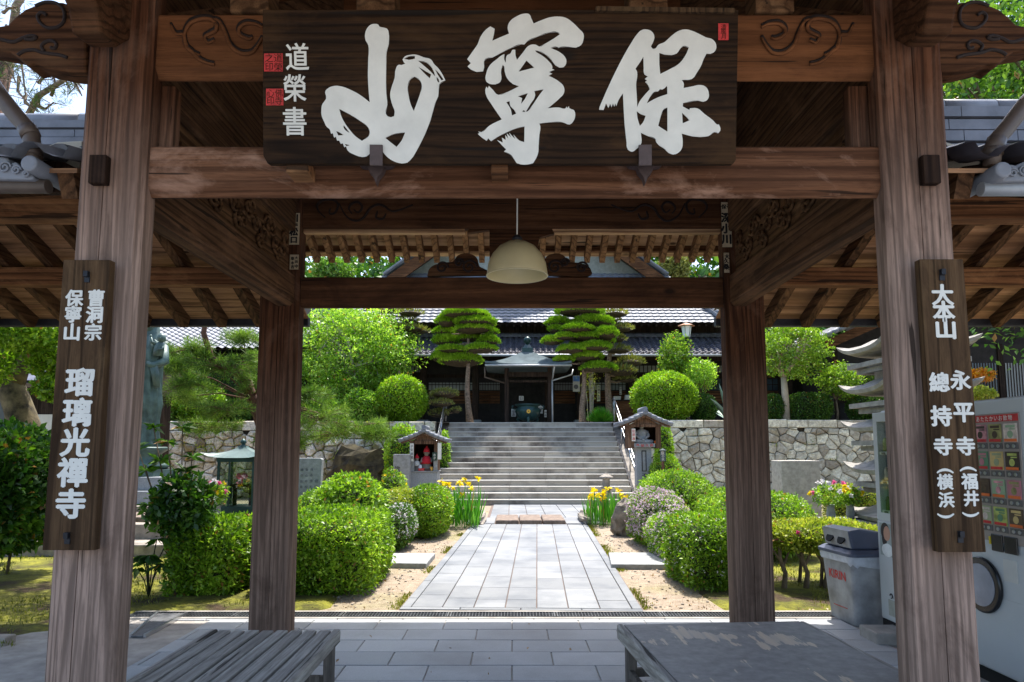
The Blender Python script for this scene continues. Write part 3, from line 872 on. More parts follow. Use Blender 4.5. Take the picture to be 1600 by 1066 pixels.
# main roof: rafters, boards, tiles, ridge
RY, RZ, EY, EZ = 4.62, 5.42, 7.82, 3.79
slope = (RZ-EZ)/(EY-RY)
def zroof(y): return RZ - slope*abs(y-RY)
for k in range(35):
    x = -2.975 + k*0.175
    for s_ in (-1, 1):
        if s_ < 0 and k % 2: pass
        ye = RY + s_*(EY-RY)
        mb = MB(); mb.bar((x, RY+s_*0.05, zroof(RY)-0.02), (x, ye, zroof(ye)-0.02+0.0), 0.062, 0.11)
        gpart(mb, 'rafter', M_RAFTC, 0.0)
mb = MB()
for s_ in (-1, 1):
    e = RY + s_*(EY-RY+0.06)
    mb.add([(-3.05, RY, RZ+0.062), (3.05, RY, RZ+0.062), (3.05, e, zroof(e)+0.062), (-3.05, e, zroof(e)+0.062), (-3.05, RY, RZ+0.11), (3.05, RY, RZ+0.11), (3.05, e, zroof(e)+0.11), (-3.05, e, zroof(e)+0.11)],
           [(0,1,2,3), (4,5,6,7), (0,3,7,4), (1,2,6,5), (2,3,7,6)])
gpart(mb, 'roof_boards', M_BOARDS, 0)
for s_ in (-1, 1):
    e = RY + s_*(EY-RY-0.05)
    mb = MB(); mb.box(-3.05, 3.05, min(e, e-s_*0.05), max(e, e-s_*0.05), zroof(e)+0.025-0.16*0, zroof(e)+0.09); gpart(mb, 'eave_board', M_PURL, 0.004)
for (yy, zz) in ((3.35, 4.40), (5.95, 4.40), (4.62, 5.22)):
    mb = MB(); mb.box(-3.0, 3.0, yy-0.09, yy+0.09, zz, zz+0.22); gpart(mb, 'purlin', M_PURL, 0.01)
mb = MB(); mb.box(-3.05, 3.05, 7.80, 7.84, 3.852, 3.975); gpart(mb, 'rear_fascia', M_PURL, 0)
for xa_, xb_ in ((-1.86, -0.42), (0.36, 1.86)):
    mb = MB(); mb.box(xa_, xb_, 5.93, 6.0, 3.482, 3.518); gpart(mb, 'pale_batten', M_BOARDS, 0.003)
mb = MB(); mb.tube([(-3.05, 7.96, 3.885), (3.05, 7.96, 3.885)], 0.032, 10); gpart(mb, 'gutter', M_IRON, 0)
for s_ in (-1, 1):
    V_ = Vector((0, -s_*1, slope)).normalized()
    e = RY + s_*(EY-RY+0.1)
    tile_field('roof_tiles', (-3.1, e, zroof(e)+0.12), (1, 0, 0), V_, 24, 14, 0.26, 0.27, M_TILED, gate)
mb = MB(); ridge(mb, (-3.1, RY, RZ+0.18), (3.1, RY, RZ+0.18), 0.26, 0.4); gpart(mb, 'ridge_tiles', M_TILE, 0)
# struts and brackets in the dark of the roof
for sx in (-1, 1):
    mb = MB(); mb.bar((sx*1.95, 3.5, 3.2+0.62), (sx*1.2, 4.6, 4.7), 0.12, 0.14); mb.bar((sx*1.95, 5.8, 3.82), (sx*1.2, 4.6, 4.7), 0.12, 0.14); gpart(mb, 'strut', M_BEAMY, 0.01)
    for yy in (3.38, 5.93):
        for xx in (0.7, 1.35):
            mb = MB(); mb.box(sx*xx-0.1, sx*xx+0.1, yy-0.08, yy+0.08, 3.80, 4.12); mb.lathe([(0.09,4.12),(0.17,4.26),(0.17,4.40)], (sx*xx, yy, 0), 4, False); gpart(mb, 'bracket', M_CARVE, 0.01)
mb = MB(); mb.box(-2.0, 2.0, 4.52, 4.7, 4.55, 4.8); gpart(mb, 'tie_beam', M_BEAMU, 0.01)
mb = MB(); mb.box(-1.95, -1.88, 3.42, 5.88, 3.765, 5.0); gpart(mb, 'gable_board', M_BEAMY, 0)
mb = MB(); mb.box(1.88, 1.95, 3.42, 5.88, 3.765, 5.0); gpart(mb, 'gable_board', M_BEAMY, 0)
# paper name slips pasted on the rear posts
M_SLIP = plain('aged_paper', lin(196, 180, 150), 0.9, var=0.1)
def slip_letters(*a): return letters(*a, bold=0.05)
def slip(u0, v0, u1, v1, chars, off=0.03, kx=1.0):
    a = at(u0, v0, 5.842); b = at(u1, v1, 5.842)
    mb = MB(); mb.box(a.x, b.x, 5.843, 5.848, b.z, a.z)
    o = mb.build('name_slip', M_SLIP, gate, world=True)
    t = slip_letters([(c, at(u, v, 5.84).x, at(u, v, 5.84).z, s*5.84/FPX) for c, u, v, s in chars], lambda x, z: (x, 5.8405, z), off)
    t.build('lettering', M_INK, o, world=True)
    return o
slip(1127, 316, 1144, 386, [('谷', 1139, 322, 8), ('保', 1131, 323, 8), ('深', 1135, 340, 17), ('小', 1135, 357, 17), ('川', 1135, 374, 17)], 0.05)
slip(1131, 395, 1140, 426, [('大', 1136, 401, 8), ('久', 1135, 408, 8), ('桑', 1135, 417, 10)], 0.03)
slip(452, 333, 467, 382, [('川', 459, 341, 14), ('口', 456, 351, 5), ('品', 463, 351, 5), ('松', 459, 362, 14), ('口', 459, 375, 12)], 0.05)
slip(453, 398, 466, 421, [('幸', 457, 404, 6), ('木', 457, 411, 6), ('吉', 457, 417, 6), ('大', 463, 403, 5), ('田', 463, 409, 5), ('中', 463, 416, 6)], 0.02)

# wing roofs on both sides
def wing(sx, top):
    x0, x1 = (2.24, 7.0) if sx > 0 else (-7.0, -2.24)
    WY, WZ, eY, eZ = 5.4, 3.78, 1.95, 2.98
    k = (WZ-eZ)/eY
    zr = lambda y: WZ - k*abs(y-WY)
    mid = (x0+x1)/2
    nb = 12
    for i in range(nb):
        x = x0 + 0.12 + i*(x1-x0-0.2)/(nb-1)
        for s_ in (-1, 1):
            mb = MB(); mb.bar((x, WY+s_*0.03, zr(WY)-0.03), (x, WY+s_*eY, zr(WY+s_*eY)-0.045), 0.085, 0.13); gpart(mb, 'wing_rafter', M_RAFT, 0)
    for s_ in (-1, 1):
        nbd = 9
        mb = MB()
        for j in range(nbd):
            ya = WY + s_*(eY+0.06)*j/nbd; yb = WY + s_*((eY+0.06)*(j+1)/nbd - 0.006)
            mb.add([(x0, ya, zr(ya)+0.025), (x1, ya, zr(ya)+0.025), (x1, yb, zr(yb)+0.025+0.004*(j % 2)), (x0, yb, zr(yb)+0.025+0.004*(j % 2)),
                    (x0, ya, zr(ya)+0.05), (x1, ya, zr(ya)+0.05), (x1, yb, zr(yb)+0.05), (x0, yb, zr(yb)+0.05)], [(0,1,2,3),(4,5,6,7),(0,3,7,4),(1,2,6,5),(2,3,7,6),(0,1,5,4)])
        gpart(mb, 'wing_roof_boards', M_WBOARDS, 0)
    xa, xb = (1.80, x1) if sx > 0 else (x0, -1.80)
    if sx < 0: xa, xb = x0, -2.17
    else: xa, xb = 2.17, x1
    mb = MB(); mb.box(xa if sx<0 else 2.17, xb, 4.36, 4.50, 3.075, 3.25); gpart(mb, 'wing_purlin', M_PURL, 0.008)
    mb = MB(); mb.box(x0 if sx<0 else 2.1, x1 if sx>0 else -2.1, 6.30, 6.44, 3.10, 3.27); gpart(mb, 'wing_purlin', M_PURL, 0.008)
    mb = MB(); mb.box(x0, x1, WY-0.07, WY+0.07, 3.5, 3.70); gpart(mb, 'wing_purlin', M_PURL, 0.008)
    for xx in ((4.6, 6.8) if sx > 0 else (-5.2, -6.9)):
        if sx > 0: continue
    # rear gutter
    mb = MB(); mb.box(x0, x1, WY+eY+0.05, WY+eY+0.14, zr(WY+eY)-0.075, zr(WY+eY)+0.03); gpart(mb, 'wing_gutter', M_IRON, 0.01)
    # tiles
    for s_ in (-1, 1):
        V_ = Vector((0, -s_, k)).normalized(); e = WY + s_*(eY+0.12)
        tile_field('wing_tiles', (x0, e, zr(e)+0.11), (1, 0, 0), V_, 18, 9, 0.265, 0.24, M_TILED if sx > 0 else M_TILE, gate, amp=0.035, step=0.03)
    mb = MB(); ridge(mb, (x0, WY, WZ+0.14), (x1, WY, WZ+0.14), 0.22, top, 4, 0.075); gpart(mb, 'wing_ridge_tiles', M_TILE, 0)
    return zr
zr = wing(-1, 0.30); wing(1, 0.42)
# plaster infill, eave-end ornaments, gutters and downpipes at the inner ends of the wings
for sx, poly in ((-1, [(64,232),(90,222),(128,220),(126,252),(120,268),(100,262),(80,258),(66,250)]), (1, [(1478,222),(1500,228),(1530,240),(1536,250),(1528,258),(1505,264),(1486,272),(1480,262)])):
    pts = [(at(u, v, 3.75).x, at(u, v, 3.75).z) for u, v in poly]
    mb = MB(); mb.prism(pts, lambda x, z: (x, 3.75, z), lambda x, z: (x, 3.80, z)); gpart(mb, 'plaster_infill', M_PLASTER, 0.004)
    pts = [(at(u, v, 3.6).x, at(u, v, 3.6).z) for u, v in ([(66,250),(100,253),(118,262),(122,300),(66,300)] if sx < 0 else [(1488,300),(1486,268),(1505,260),(1534,256),(1560,280),(1560,300)])]
    mb = MB(); mb.prism(pts, lambda x, z: (x, 3.6, z), lambda x, z: (x, 3.66, z)); gpart(mb, 'barge_board', M_DARKW, 0.004)
# ornaments
for sx in (-1, 1):
    if sx < 0: prof = [(-20,280),(-20,246),(0,244),(12,246),(14,256),(24,252),(30,258),(34,266),(44,266),(52,276),(52,281)]; c = (57, 262)
    else: prof = [(1620,283),(1620,250),(1600,252),(1588,258),(1578,256),(1572,264),(1562,266),(1556,274),(1552,284)]; c = (1556, 272)
    pts = [(at(u, v, 3.36).x, at(u, v, 3.36).z) for u, v in prof]
    mb = MB(); mb.prism(pts, lambda x, z: (x, 3.36, z), lambda x, z: (x, 3.48, z)); o_ = gpart(mb, 'eave_ornament', M_TILE, 0.01)
    mb = MB()
    for (u, v, r) in ((8, 262, .032), (26, 266, .025), (42, 272, .02)) if sx < 0 else ((1600, 268, .032), (1582, 270, .025), (1566, 277, .018)):
        p = at(u, v, 3.355); mb.tube([(p.x+a, 3.352, p.z+b) for a, b in spiral(0, 0, r, 0.006, 0, 1.6)], 0.006, 5)
    mb.build('swirl', M_TILE, o_, world=True)
    p = at(c[0], c[1], 3.36); mb = MB(); mb.tube([(p.x, 3.30, p.z), (p.x, 3.6, p.z)], 0.043, 14); gpart(mb, 'round_end_tile', M_TILE, 0.012)
for sx, (xa, xb, v, mt) in ((-1, (-7.0, at(76, 292, 3.42).x, 292, M_PIPE)), (1, (at(1532, 296, 3.42).x, 7.0, 296, M_GUTTER))):
    z = at(0, v, 3.42).z; mb = MB(); mb.tube([(xa, 3.42, z), (xb, 3.42, z)], 0.036, 12); gpart(mb, 'front_gutter', mt, 0)
for sx, pts in ((-1, [(-14,128),(2,152),(26,182),(42,200),(49,214),(51,238),(51,262)]), (1, [(1625,138),(1600,165),(1575,198),(1558,218),(1551,238),(1549,262)])):
    P_ = [at(u, v, 3.45) for u, v in pts]
    mb = MB(); mb.tube(P_, 0.042, 14); mb.tube([P_[3], P_[4]], 0.047, 14); mb.tube([P_[-2]+Vector((0,0,0.02)), P_[-2]-Vector((0,0,0.02))], 0.048, 14); gpart(mb, 'downpipe', M_PIPE, 0)

# ---------------------------------------------------------------- name board
BB, BT = at(781, 255, 3.12), at(781, 15, 2.99)
bd = (BT - BB); bup = Vector((0, bd.y, bd.z)).normalized(); bn = Vector((0, -bup.z, bup.y))   # towards the visitor
if bn.y > 0: bn = -bn
def bpt(u, v, lift=0.0):
    xc = (u - PXC) / FPX; yc = -(v - PYC) / FPX
    d = Vector((xc, math.cos(PITCH) - yc*math.sin(PITCH), math.sin(PITCH) + yc*math.cos(PITCH)))
    o = Vector((0, 0, CAM_H)); t = (BB - o).dot(bn) / d.dot(bn)
    return o + d*t + bn*lift
board = thing('name_board', 'large dark wooden name board with three huge white brushed characters hung above the front beam', 'sign', (0, 3.12, BB.z))
corners = [bpt(410, 15), bpt(1154, 15), bpt(1150, 250), bpt(1146, 256), bpt(418, 256), bpt(411, 243)]
x_l = [c.x for c in corners]
mb = MB()
pl = [tuple(c) for c in corners]; pb = [tuple(c - bn*0.05) for c in corners]
mb.add(pl + pb, [tuple(range(6))[::-1], tuple(range(6, 12))] + [(i, (i+1)%6, 6+(i+1)%6, 6+i) for i in range(6)])
mb.build('panel', M_PLAQ, board, world=True, bevel=0.004)
mb = MB(); a = bpt(930, 16, 0.004); b = bpt(1146, 19, 0.004)
mb.bar(a, b, 0.02, 0.03, up=bn); mb.build('top_batten', M_SIGN, board, world=True)
def z1(pts): return [(490 + x/4.636, 30 + y/4.636) for x, y in pts]
def z2(pts): return [(720 + x/4.44, 20 + y/4.44) for x, y in pts]
def z3(pts): return [(930 + x/4.636, 30 + y/4.636) for x, y in pts]
yama = [z1(p) for p in (
 [(445,38),(420,42),(395,62),(378,95),(376,150),(398,195),(397,300),(395,420),(400,520),(408,605),(350,560),(270,515),(200,490),(150,487),(105,505),(86,530),(92,560),(92,580),(65,620),(58,660),(60,700),(78,745),(95,780),(118,800),(128,832),(140,826),(150,860),(162,852),(172,882),(186,880),(198,905),(212,900),(224,930),(236,922),(250,955),(300,985),(350,1000),(385,995),(412,970),(414,960),(503,960),(505,965),(540,1005),(590,1035),(640,1047),(680,1040),(720,1000),(760,930),(805,840),(845,740),(870,650),(885,600),(903,560),(908,500),(915,470),(955,445),(935,405),(905,360),(875,330),(850,295),(800,280),(740,260),(700,262),(665,272),(645,295),(655,315),(665,325),(640,335),(615,335),(595,370),(588,430),(565,500),(556,550),(570,620),(588,670),(585,705),(560,713),(535,703),(524,680),(535,620),(528,540),(525,450),(527,340),(530,240),(545,180),(547,120),(535,75),(510,65),(480,58),(468,42)],
 [(732,418),(700,440),(683,490),(690,560),(705,620),(727,668),(745,620),(770,550),(785,490),(770,445)],
 [(187,652),(260,690),(340,740),(395,785),(408,820),(400,850),(352,884),(310,855),(260,800),(222,745),(200,700)],
 [(520,862),(580,835),(665,822),(640,880),(603,928),(560,895)],
 [(655,290),(690,272),(735,270),(735,290),(690,298)],
 [(755,302),(815,315),(850,345),(870,380),(882,418),(845,380),(800,340)],
 [(758,345),(800,372),(852,402),(843,432),(800,392)],
 [(880,365),(910,395),(942,440),(928,447),(900,405)],
 [(890,420),(905,435),(912,462),(902,458)],
 [(165,812),(185,820),(220,842),(180,845)], [(220,770),(262,825),(250,820),(218,785)], [(225,905),(265,915),(240,922)])]
nei = [z2(p) for p in (
 [(45,325),(80,275),(115,225),(140,165),(175,120),(205,98),(235,115),(230,150),(218,198),(270,175),(335,148),(325,105),(340,65),(385,30),(440,10),(475,15),(490,45),(505,78),(560,55),(620,35),(680,30),(730,40),(780,75),(820,115),(850,150),(850,190),(835,225),(800,243),(740,238),(690,240),(678,246),(668,238),(620,247),(640,255),(690,280),(725,315),(732,345),(715,378),(685,382),(655,365),(625,325),(585,290),(540,268),(515,263),(522,275),(560,298),(605,335),(635,378),(633,392),(648,398),(610,414),(634,425),(607,440),(640,455),(680,480),(713,515),(715,560),(680,600),(640,635),(602,665),(680,660),(722,668),(735,652),(737,664),(750,650),(752,664),(785,680),(793,715),(780,755),(755,777),(700,760),(620,762),(545,770),(552,795),(545,850),(540,920),(535,980),(505,1040),(500,1046),(390,1046),(375,1025),(345,985),(300,965),(315,950),(290,925),(253,885),(292,903),(285,868),(312,885),(308,850),(330,876),(318,838),(350,868),(335,834),(378,880),(365,847),(405,888),(440,900),(442,790),(380,805),(310,835),(260,860),(210,893),(190,872),(180,890),(150,870),(118,842),(132,836),(122,826),(145,830),(200,785),(285,742),(255,700),(215,640),(180,585),(170,540),(178,515),(188,528),(195,510),(205,520),(225,540),(245,565),(262,572),(330,550),(405,512),(360,495),(320,455),(305,410),(298,370),(290,365),(280,400),(275,480),(240,498),(200,495),(175,475),(178,420),(200,370),(250,325),(290,295),(303,290),(302,330),(312,350),(320,300),(345,285),(358,262),(378,260),(380,300),(390,330),(430,280),(475,230),(520,225),(545,238),(590,215),(640,185),(688,152),(670,137),(610,140),(530,168),(460,200),(440,222),(420,220),(340,250),(270,285),(220,312),(180,318),(163,335),(162,380),(155,408),(110,412),(70,395),(48,375),(70,352)],
 [(455,333),(510,383),(400,412)], [(315,622),(338,615),(345,650),(370,675),(385,702),(355,715),(345,670)],
 [(395,582),(465,560),(445,600),(418,635),(425,595)], [(510,545),(575,533),(540,580),(500,640),(465,685),(450,690),(480,640),(515,580)], [(425,690),(438,675),(448,690)])]
ho = [z3(p) for p in (
 [(28,652),(60,570),(100,480),(150,375),(210,260),(260,175),(300,115),(335,83),(370,78),(410,95),(427,130),(420,165),(402,200),(415,218),(435,215),(455,190),(500,170),(550,125),(600,90),(650,78),(690,85),(750,110),(800,135),(850,152),(875,195),(865,235),(835,253),(805,252),(785,290),(765,340),(735,390),(700,435),(625,443),(640,470),(638,502),(700,490),(760,480),(800,495),(820,535),(815,580),(785,600),(740,592),(635,610),(632,635),(680,660),(685,648),(740,650),(790,690),(850,735),(875,762),(890,768),(893,762),(905,805),(890,828),(865,820),(820,848),(760,855),(700,850),(625,830),(632,890),(625,940),(600,970),(565,982),(530,970),(500,940),(460,915),(440,890),(435,870),(380,848),(330,825),(328,915),(300,940),(268,962),(235,945),(225,880),(212,760),(205,640),(200,540),(170,585),(152,632),(145,610),(138,636),(128,612),(118,640),(108,615),(95,645),(78,612),(60,660),(30,658)],
 [(463,245),(500,258),(555,262),(590,250),(620,210),(640,197),(677,208),(655,260),(600,330),(530,370),(470,400),(463,330)],
 [(348,275),(350,340),(355,400),(380,418),(358,435),(375,448),(362,456),(382,480),(395,510),(350,560),(320,600),(303,640),(300,560),(295,480),(302,385),(290,362),(320,320)],
 [(520,485),(522,545),(440,575),(372,613),(400,560),(430,528),(455,525),(470,510),(485,512)],
 [(300,668),(330,690),(365,702),(345,750),(322,776),(305,720)], [(522,642),(522,818),(485,795),(455,775),(475,700),(495,655)], [(628,680),(655,705),(682,735),(632,757)])]
for nm, loops, lab in (('brushed_character', yama, 'leftmost of the three huge characters'), ('brushed_character', nei, 'middle one of the three huge characters'), ('brushed_character', ho, 'rightmost of the three huge characters')):
    flat = []
    for lp in loops:
        q = []
        for (u, v) in lp:
            p = bpt(u, v); q.append((p.x, (p - BB).dot(bup)))
        flat.append(q)
    V2, F2 = outline_mesh(flat)
    f3 = lambda x, b, l: tuple(Vector((x, BB.y, BB.z)) + bup*b + bn*l)
    mb = MB(); mb.add([f3(x, b, 0.005) for x, b in V2], F2)
    for q in flat:
        m_ = len(q); mb.add([f3(x, b, -0.001) for x, b in q] + [f3(x, b, 0.0048) for x, b in q], [(i, (i+1)%m_, m_+(i+1)%m_, m_+i) for i in range(m_)])
    o = mb.build(nm, M_WHITE, board, world=True); tag(o, lab)
def bfn(lift):
    return lambda x, b: tuple(Vector((x, BB.y, BB.z)) + bup*b + bn*lift)
def b2d(u, v): p = bpt(u, v); return (p.x, (p-BB).dot(bup))
K = 3.2/FPX
mb = letters([('道', *b2d(465, 89), 38*K), ('榮', *b2d(461, 138), 38*K), ('書', *b2d(461, 190), 40*K)], bfn(0.005), 0.006, (1.0, 1.15), bold=0.010)
mb.build('small_lettering', M_WHITE, board, world=True)
def seal(u0, v0, u1, v1, chars, s):
    mb = MB(); q = [bpt(u0, v0, 0.003), bpt(u1, v0, 0.003), bpt(u1, v1, 0.003), bpt(u0, v1, 0.003)]
    mb.add([tuple(p) for p in q] + [tuple(p - bn*0.004) for p in q], [(0,3,2,1), (0,1,5,4), (1,2,6,5), (2,3,7,6), (3,0,4,7)])
    o = mb.build('red_seal', M_RED, board, world=True)
    letters([(c, *b2d(u, v), s*K) for c, u, v in chars], bfn(0.0045), 0.0).build('seal_marks', M_PLAQ, o, world=True)
seal(413, 84, 442, 112, [('道', 435, 91), ('之', 421, 91), ('榮', 435, 105), ('印', 421, 105)], 14)
seal(416, 139, 443, 165, [('佛', 436, 146), ('心', 423, 146), ('寺', 436, 158), ('印', 423, 158)], 13)
seal(1122, 37, 1138, 63, [('清', 1130, 43), ('風', 1130, 50), ('月', 1130, 58)], 9)
# iron hooks holding the board
for (u, v0, v1) in ((589, 228, 260), (1007, 228, 260)):
    h = thing('iron_hook', 'brown iron hook and leaf-shaped plate holding the name board, %s one' % ('left' if u < 800 else 'right'), 'bracket', (at(u, 260, 3.1).x, 3.1, at(u, 290, 3.1).z), group='iron hooks under the name board')
    a = bpt(u, v0, 0.016); b = bpt(u, v1, 0.016)
    mb = MB(); mb.bar(a, b, 0.06, 0.012, up=bn); mb.build('strap', M_BROWNIRON, h, world=True)
    s1 = [(-28,257),(-24,262),(-13,264),(-10,272),(-3,280),(0,290),(3,280),(10,272),(13,264),(24,262),(28,257)]
    pts = [(at(u+dx, v, 3.25).x, at(u+dx, v, 3.25).z) for dx, v in s1]
    mb = MB(); mb.prism(pts, lambda x, z: (x, 3.22, z), lambda x, z: (x, 3.27, z)); mb.build('plate', M_BROWNIRON, h, world=True)
for (u0, u1, lb) in ((454, 486, 'small pale wood block under the left end of the name board'), (768, 794, 'small pale wood block under the middle of the name board')):
    a = at(u0, 257, 3.2); b = at(u1, 277, 3.2); mb = MB(); mb.box(a.x, b.x, 3.14, 3.272, b.z, a.z)
    tag(mb.build('wood_block', M_PURL, bevel=0.003), lb, 'block')

# ---------------------------------------------------------------- the two upright signs on the front posts
def upright(lab, top, bot, chars, sgn):
    yf = 3.17
    a, b = at(top[0], top[2], yf), at(top[1], top[2], yf); c, d = at(bot[0], bot[2], yf), at(bot[1], bot[2], yf)
    t = thing('upright_sign', lab, 'sign', ((c.x+d.x)/2, yf, c.z))
    pts = [(c.x, c.z), (d.x, d.z), (b.x, b.z), (a.x, a.z)]
    mb = MB(); mb.prism(pts, lambda x, z: (x, yf, z), lambda x, z: (x, yf+0.045, z)); mb.build('panel', M_SIGN, t, world=True, bevel=0.003)
    k = yf/FPX/1.0
    its = []
    for it in chars:
        p = at(it[1], it[2], yf); its.append((it[0], p.x, p.z, it[3]*k*1.08) + tuple(it[4:]))
    letters(its, lambda x, z: (x, yf-0.004, z), 0.01, bold=0.034).build('lettering', M_WHITE, t, world=True)
    return t
sl = upright('tall weathered board on the left post with white characters reading 瑠璃光禪寺', (99, 172, 406), (66, 147, 860),
    [('曹',151,466,26),('洞',148,492,26),('宗',146,519,26),('保',117,466,26),('寧',115,491,26),('山',113,519,27),
     ('瑠',125,597,43),('璃',121,644,43),('光',118,691,43),('禪',114,738,44),('寺',111,787,44)], -1)
sr = upright('tall weathered board on the right post with white characters beginning 大本山', (1437, 1505, 405), (1466, 1541, 863),
    [('大',1472,461,33),('本',1474,487,33),('山',1477,513,34),('永',1500,594,30),('平',1505,645,31),('寺',1508,697,28),('(',1512,733,24,1),('福',1514,752,24),('井',1517,779,23),(')',1516,804,24,1),
     ('總',1467,597,30),('持',1470,650,31),('寺',1473,697,28),('(',1476,736,24,1),('横',1476,753,23),('浜',1478,781,23),(')',1477,806,24,1)], 1)
for s_, pins in ((sl, [(135, 431), (104, 840)]), (sr, [(1473, 428), (1502, 838)])):
    for (u, v) in pins:
        p = at(u, v, 3.16); mb = MB(); mb.box(p.x-0.010, p.x+0.010, 3.150, 3.172, p.z-0.005, p.z+0.022); mb.box(p.x-0.012, p.x+0.012, 3.164, 3.172, p.z-0.03, p.z-0.004)
        mb.build('nail', M_IRON, s_, world=True)

# ---------------------------------------------------------------- hanging lamp
lp = at(808, 432, 4.7)
M_ENAM = plain('cream_enamel', lin(206, 194, 150), 0.35, var=0.05, nscale=3, bump=0)
la = thing('pendant_lamp', 'cream dome-shaped pendant lamp hanging from the gate ceiling', 'lamp', (lp.x, 4.7, lp.z))
r = 48*4.75/FPX
prof = [(r, 0.0), (r*1.0, 0.02), (r*0.95, r*0.42), (r*0.82, r*0.72), (r*0.60, r*0.98), (r*0.34, r*1.13), (r*0.15, r*1.2), (0.03, r*1.22)]
mb = MB(); mb.lathe(prof, seg=40); mb.f = [f for f in mb.f if len(f) == 4]; mb.sm = [True]*len(mb.f)
o = mb.build('shade', M_ENAM, la); so = o.modifiers.new('thick', 'SOLIDIFY'); so.thickness = 0.004
mb = MB(); mb.tube([(r*math.cos(a), r*math.sin(a), 0.004) for a in [2*math.pi*k/40 for k in range(41)]], 0.005, 6, caps=False); mb.build('rim', M_ENAM, la)
mb = MB(); mb.lathe([(0.035, r*1.2), (0.035, r*1.3), (0.02, r*1.38)], seg=14); mb.build('socket', M_IRON, la)
mb = MB(); mb.ball((0, 0, r*0.55), 0.05); mb.build('bulb', M_WHITE, la)
mb = MB(); mb.tube([(0, 0, r*1.35), (0.003, 0, 0.9), (-0.002, 0, 4.55-lp.z)], 0.005, 6); mb.build('cord', M_WHITE, la)
# ---------------------------------------------------------------- terrace, stairs, rubble walls
TZ = 2.43
M_TERR = plain('terrace_gravel', lin(168, 160, 146), 0.95, var=0.15, nscale=9, bump=0.5)
mb = MB(); mb.add([(-40,22.3,TZ-0.02),(-2.1,22.3,TZ-0.02),(-2.1,23.1,TZ-0.02),(3.4,23.1,TZ-0.02),(3.4,22.3,TZ-0.02),(45,22.3,TZ-0.02),(45,60,TZ-0.02),(-40,60,TZ-0.02)], [tuple(range(8))])
structure(mb.build('terrace', M_TERR))
SX0, SX1, SY0, NST = -2.13, 3.37, 18.9, 15
st = thing('stone_staircase', 'broad weathered stone staircase rising to the main hall', 'stairs', (0.62, SY0, 0))
rise, tread = TZ/NST, 0.30
for k in range(NST):
    y0 = SY0 + k*tread; rects = []
    y1 = y0 + tread + (0.02 if k < NST-1 else 0.35)
    x = SX0; nxt = [1.0, 2.05, 3.15, 4.3] if k % 2 == 0 else [0.95, 2.1, 3.1, 4.35]
    bnd = [SX0] + [SX0 + q for q in nxt] + [SX1]
    for a, b in zip(bnd[:-1], bnd[1:]):
        rects.append((a+0.003, b-0.003, y0, y1))
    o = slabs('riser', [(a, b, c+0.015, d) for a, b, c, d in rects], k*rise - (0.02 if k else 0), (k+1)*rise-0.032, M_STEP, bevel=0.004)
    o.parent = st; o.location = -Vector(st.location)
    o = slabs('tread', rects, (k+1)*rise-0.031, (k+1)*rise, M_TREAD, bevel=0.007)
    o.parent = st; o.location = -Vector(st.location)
    mb = MB(); mb.box(SX0, SX1, y0+0.03, 23.4 if k == NST-1 else y1, k*rise-0.03, (k+1)*rise-0.036)
    mb.build('step_core', M_STONEW, st, world=True)
for xa in (SX0-0.28, SX1+0.02):
    mb = MB()
    mb.prism([(SY0-0.02, 0), (SY0+0.25, rise*1.0), (SY0+NST*tread, TZ+0.02), (SY0+NST*tread+0.6, TZ+0.02), (SY0+NST*tread+0.6, 0)], lambda y, z: (xa, y, z), lambda y, z: (xa+0.26, y, z))
    mb.build('cheek_wall', M_STONEW, st, world=True, bevel=0.02)

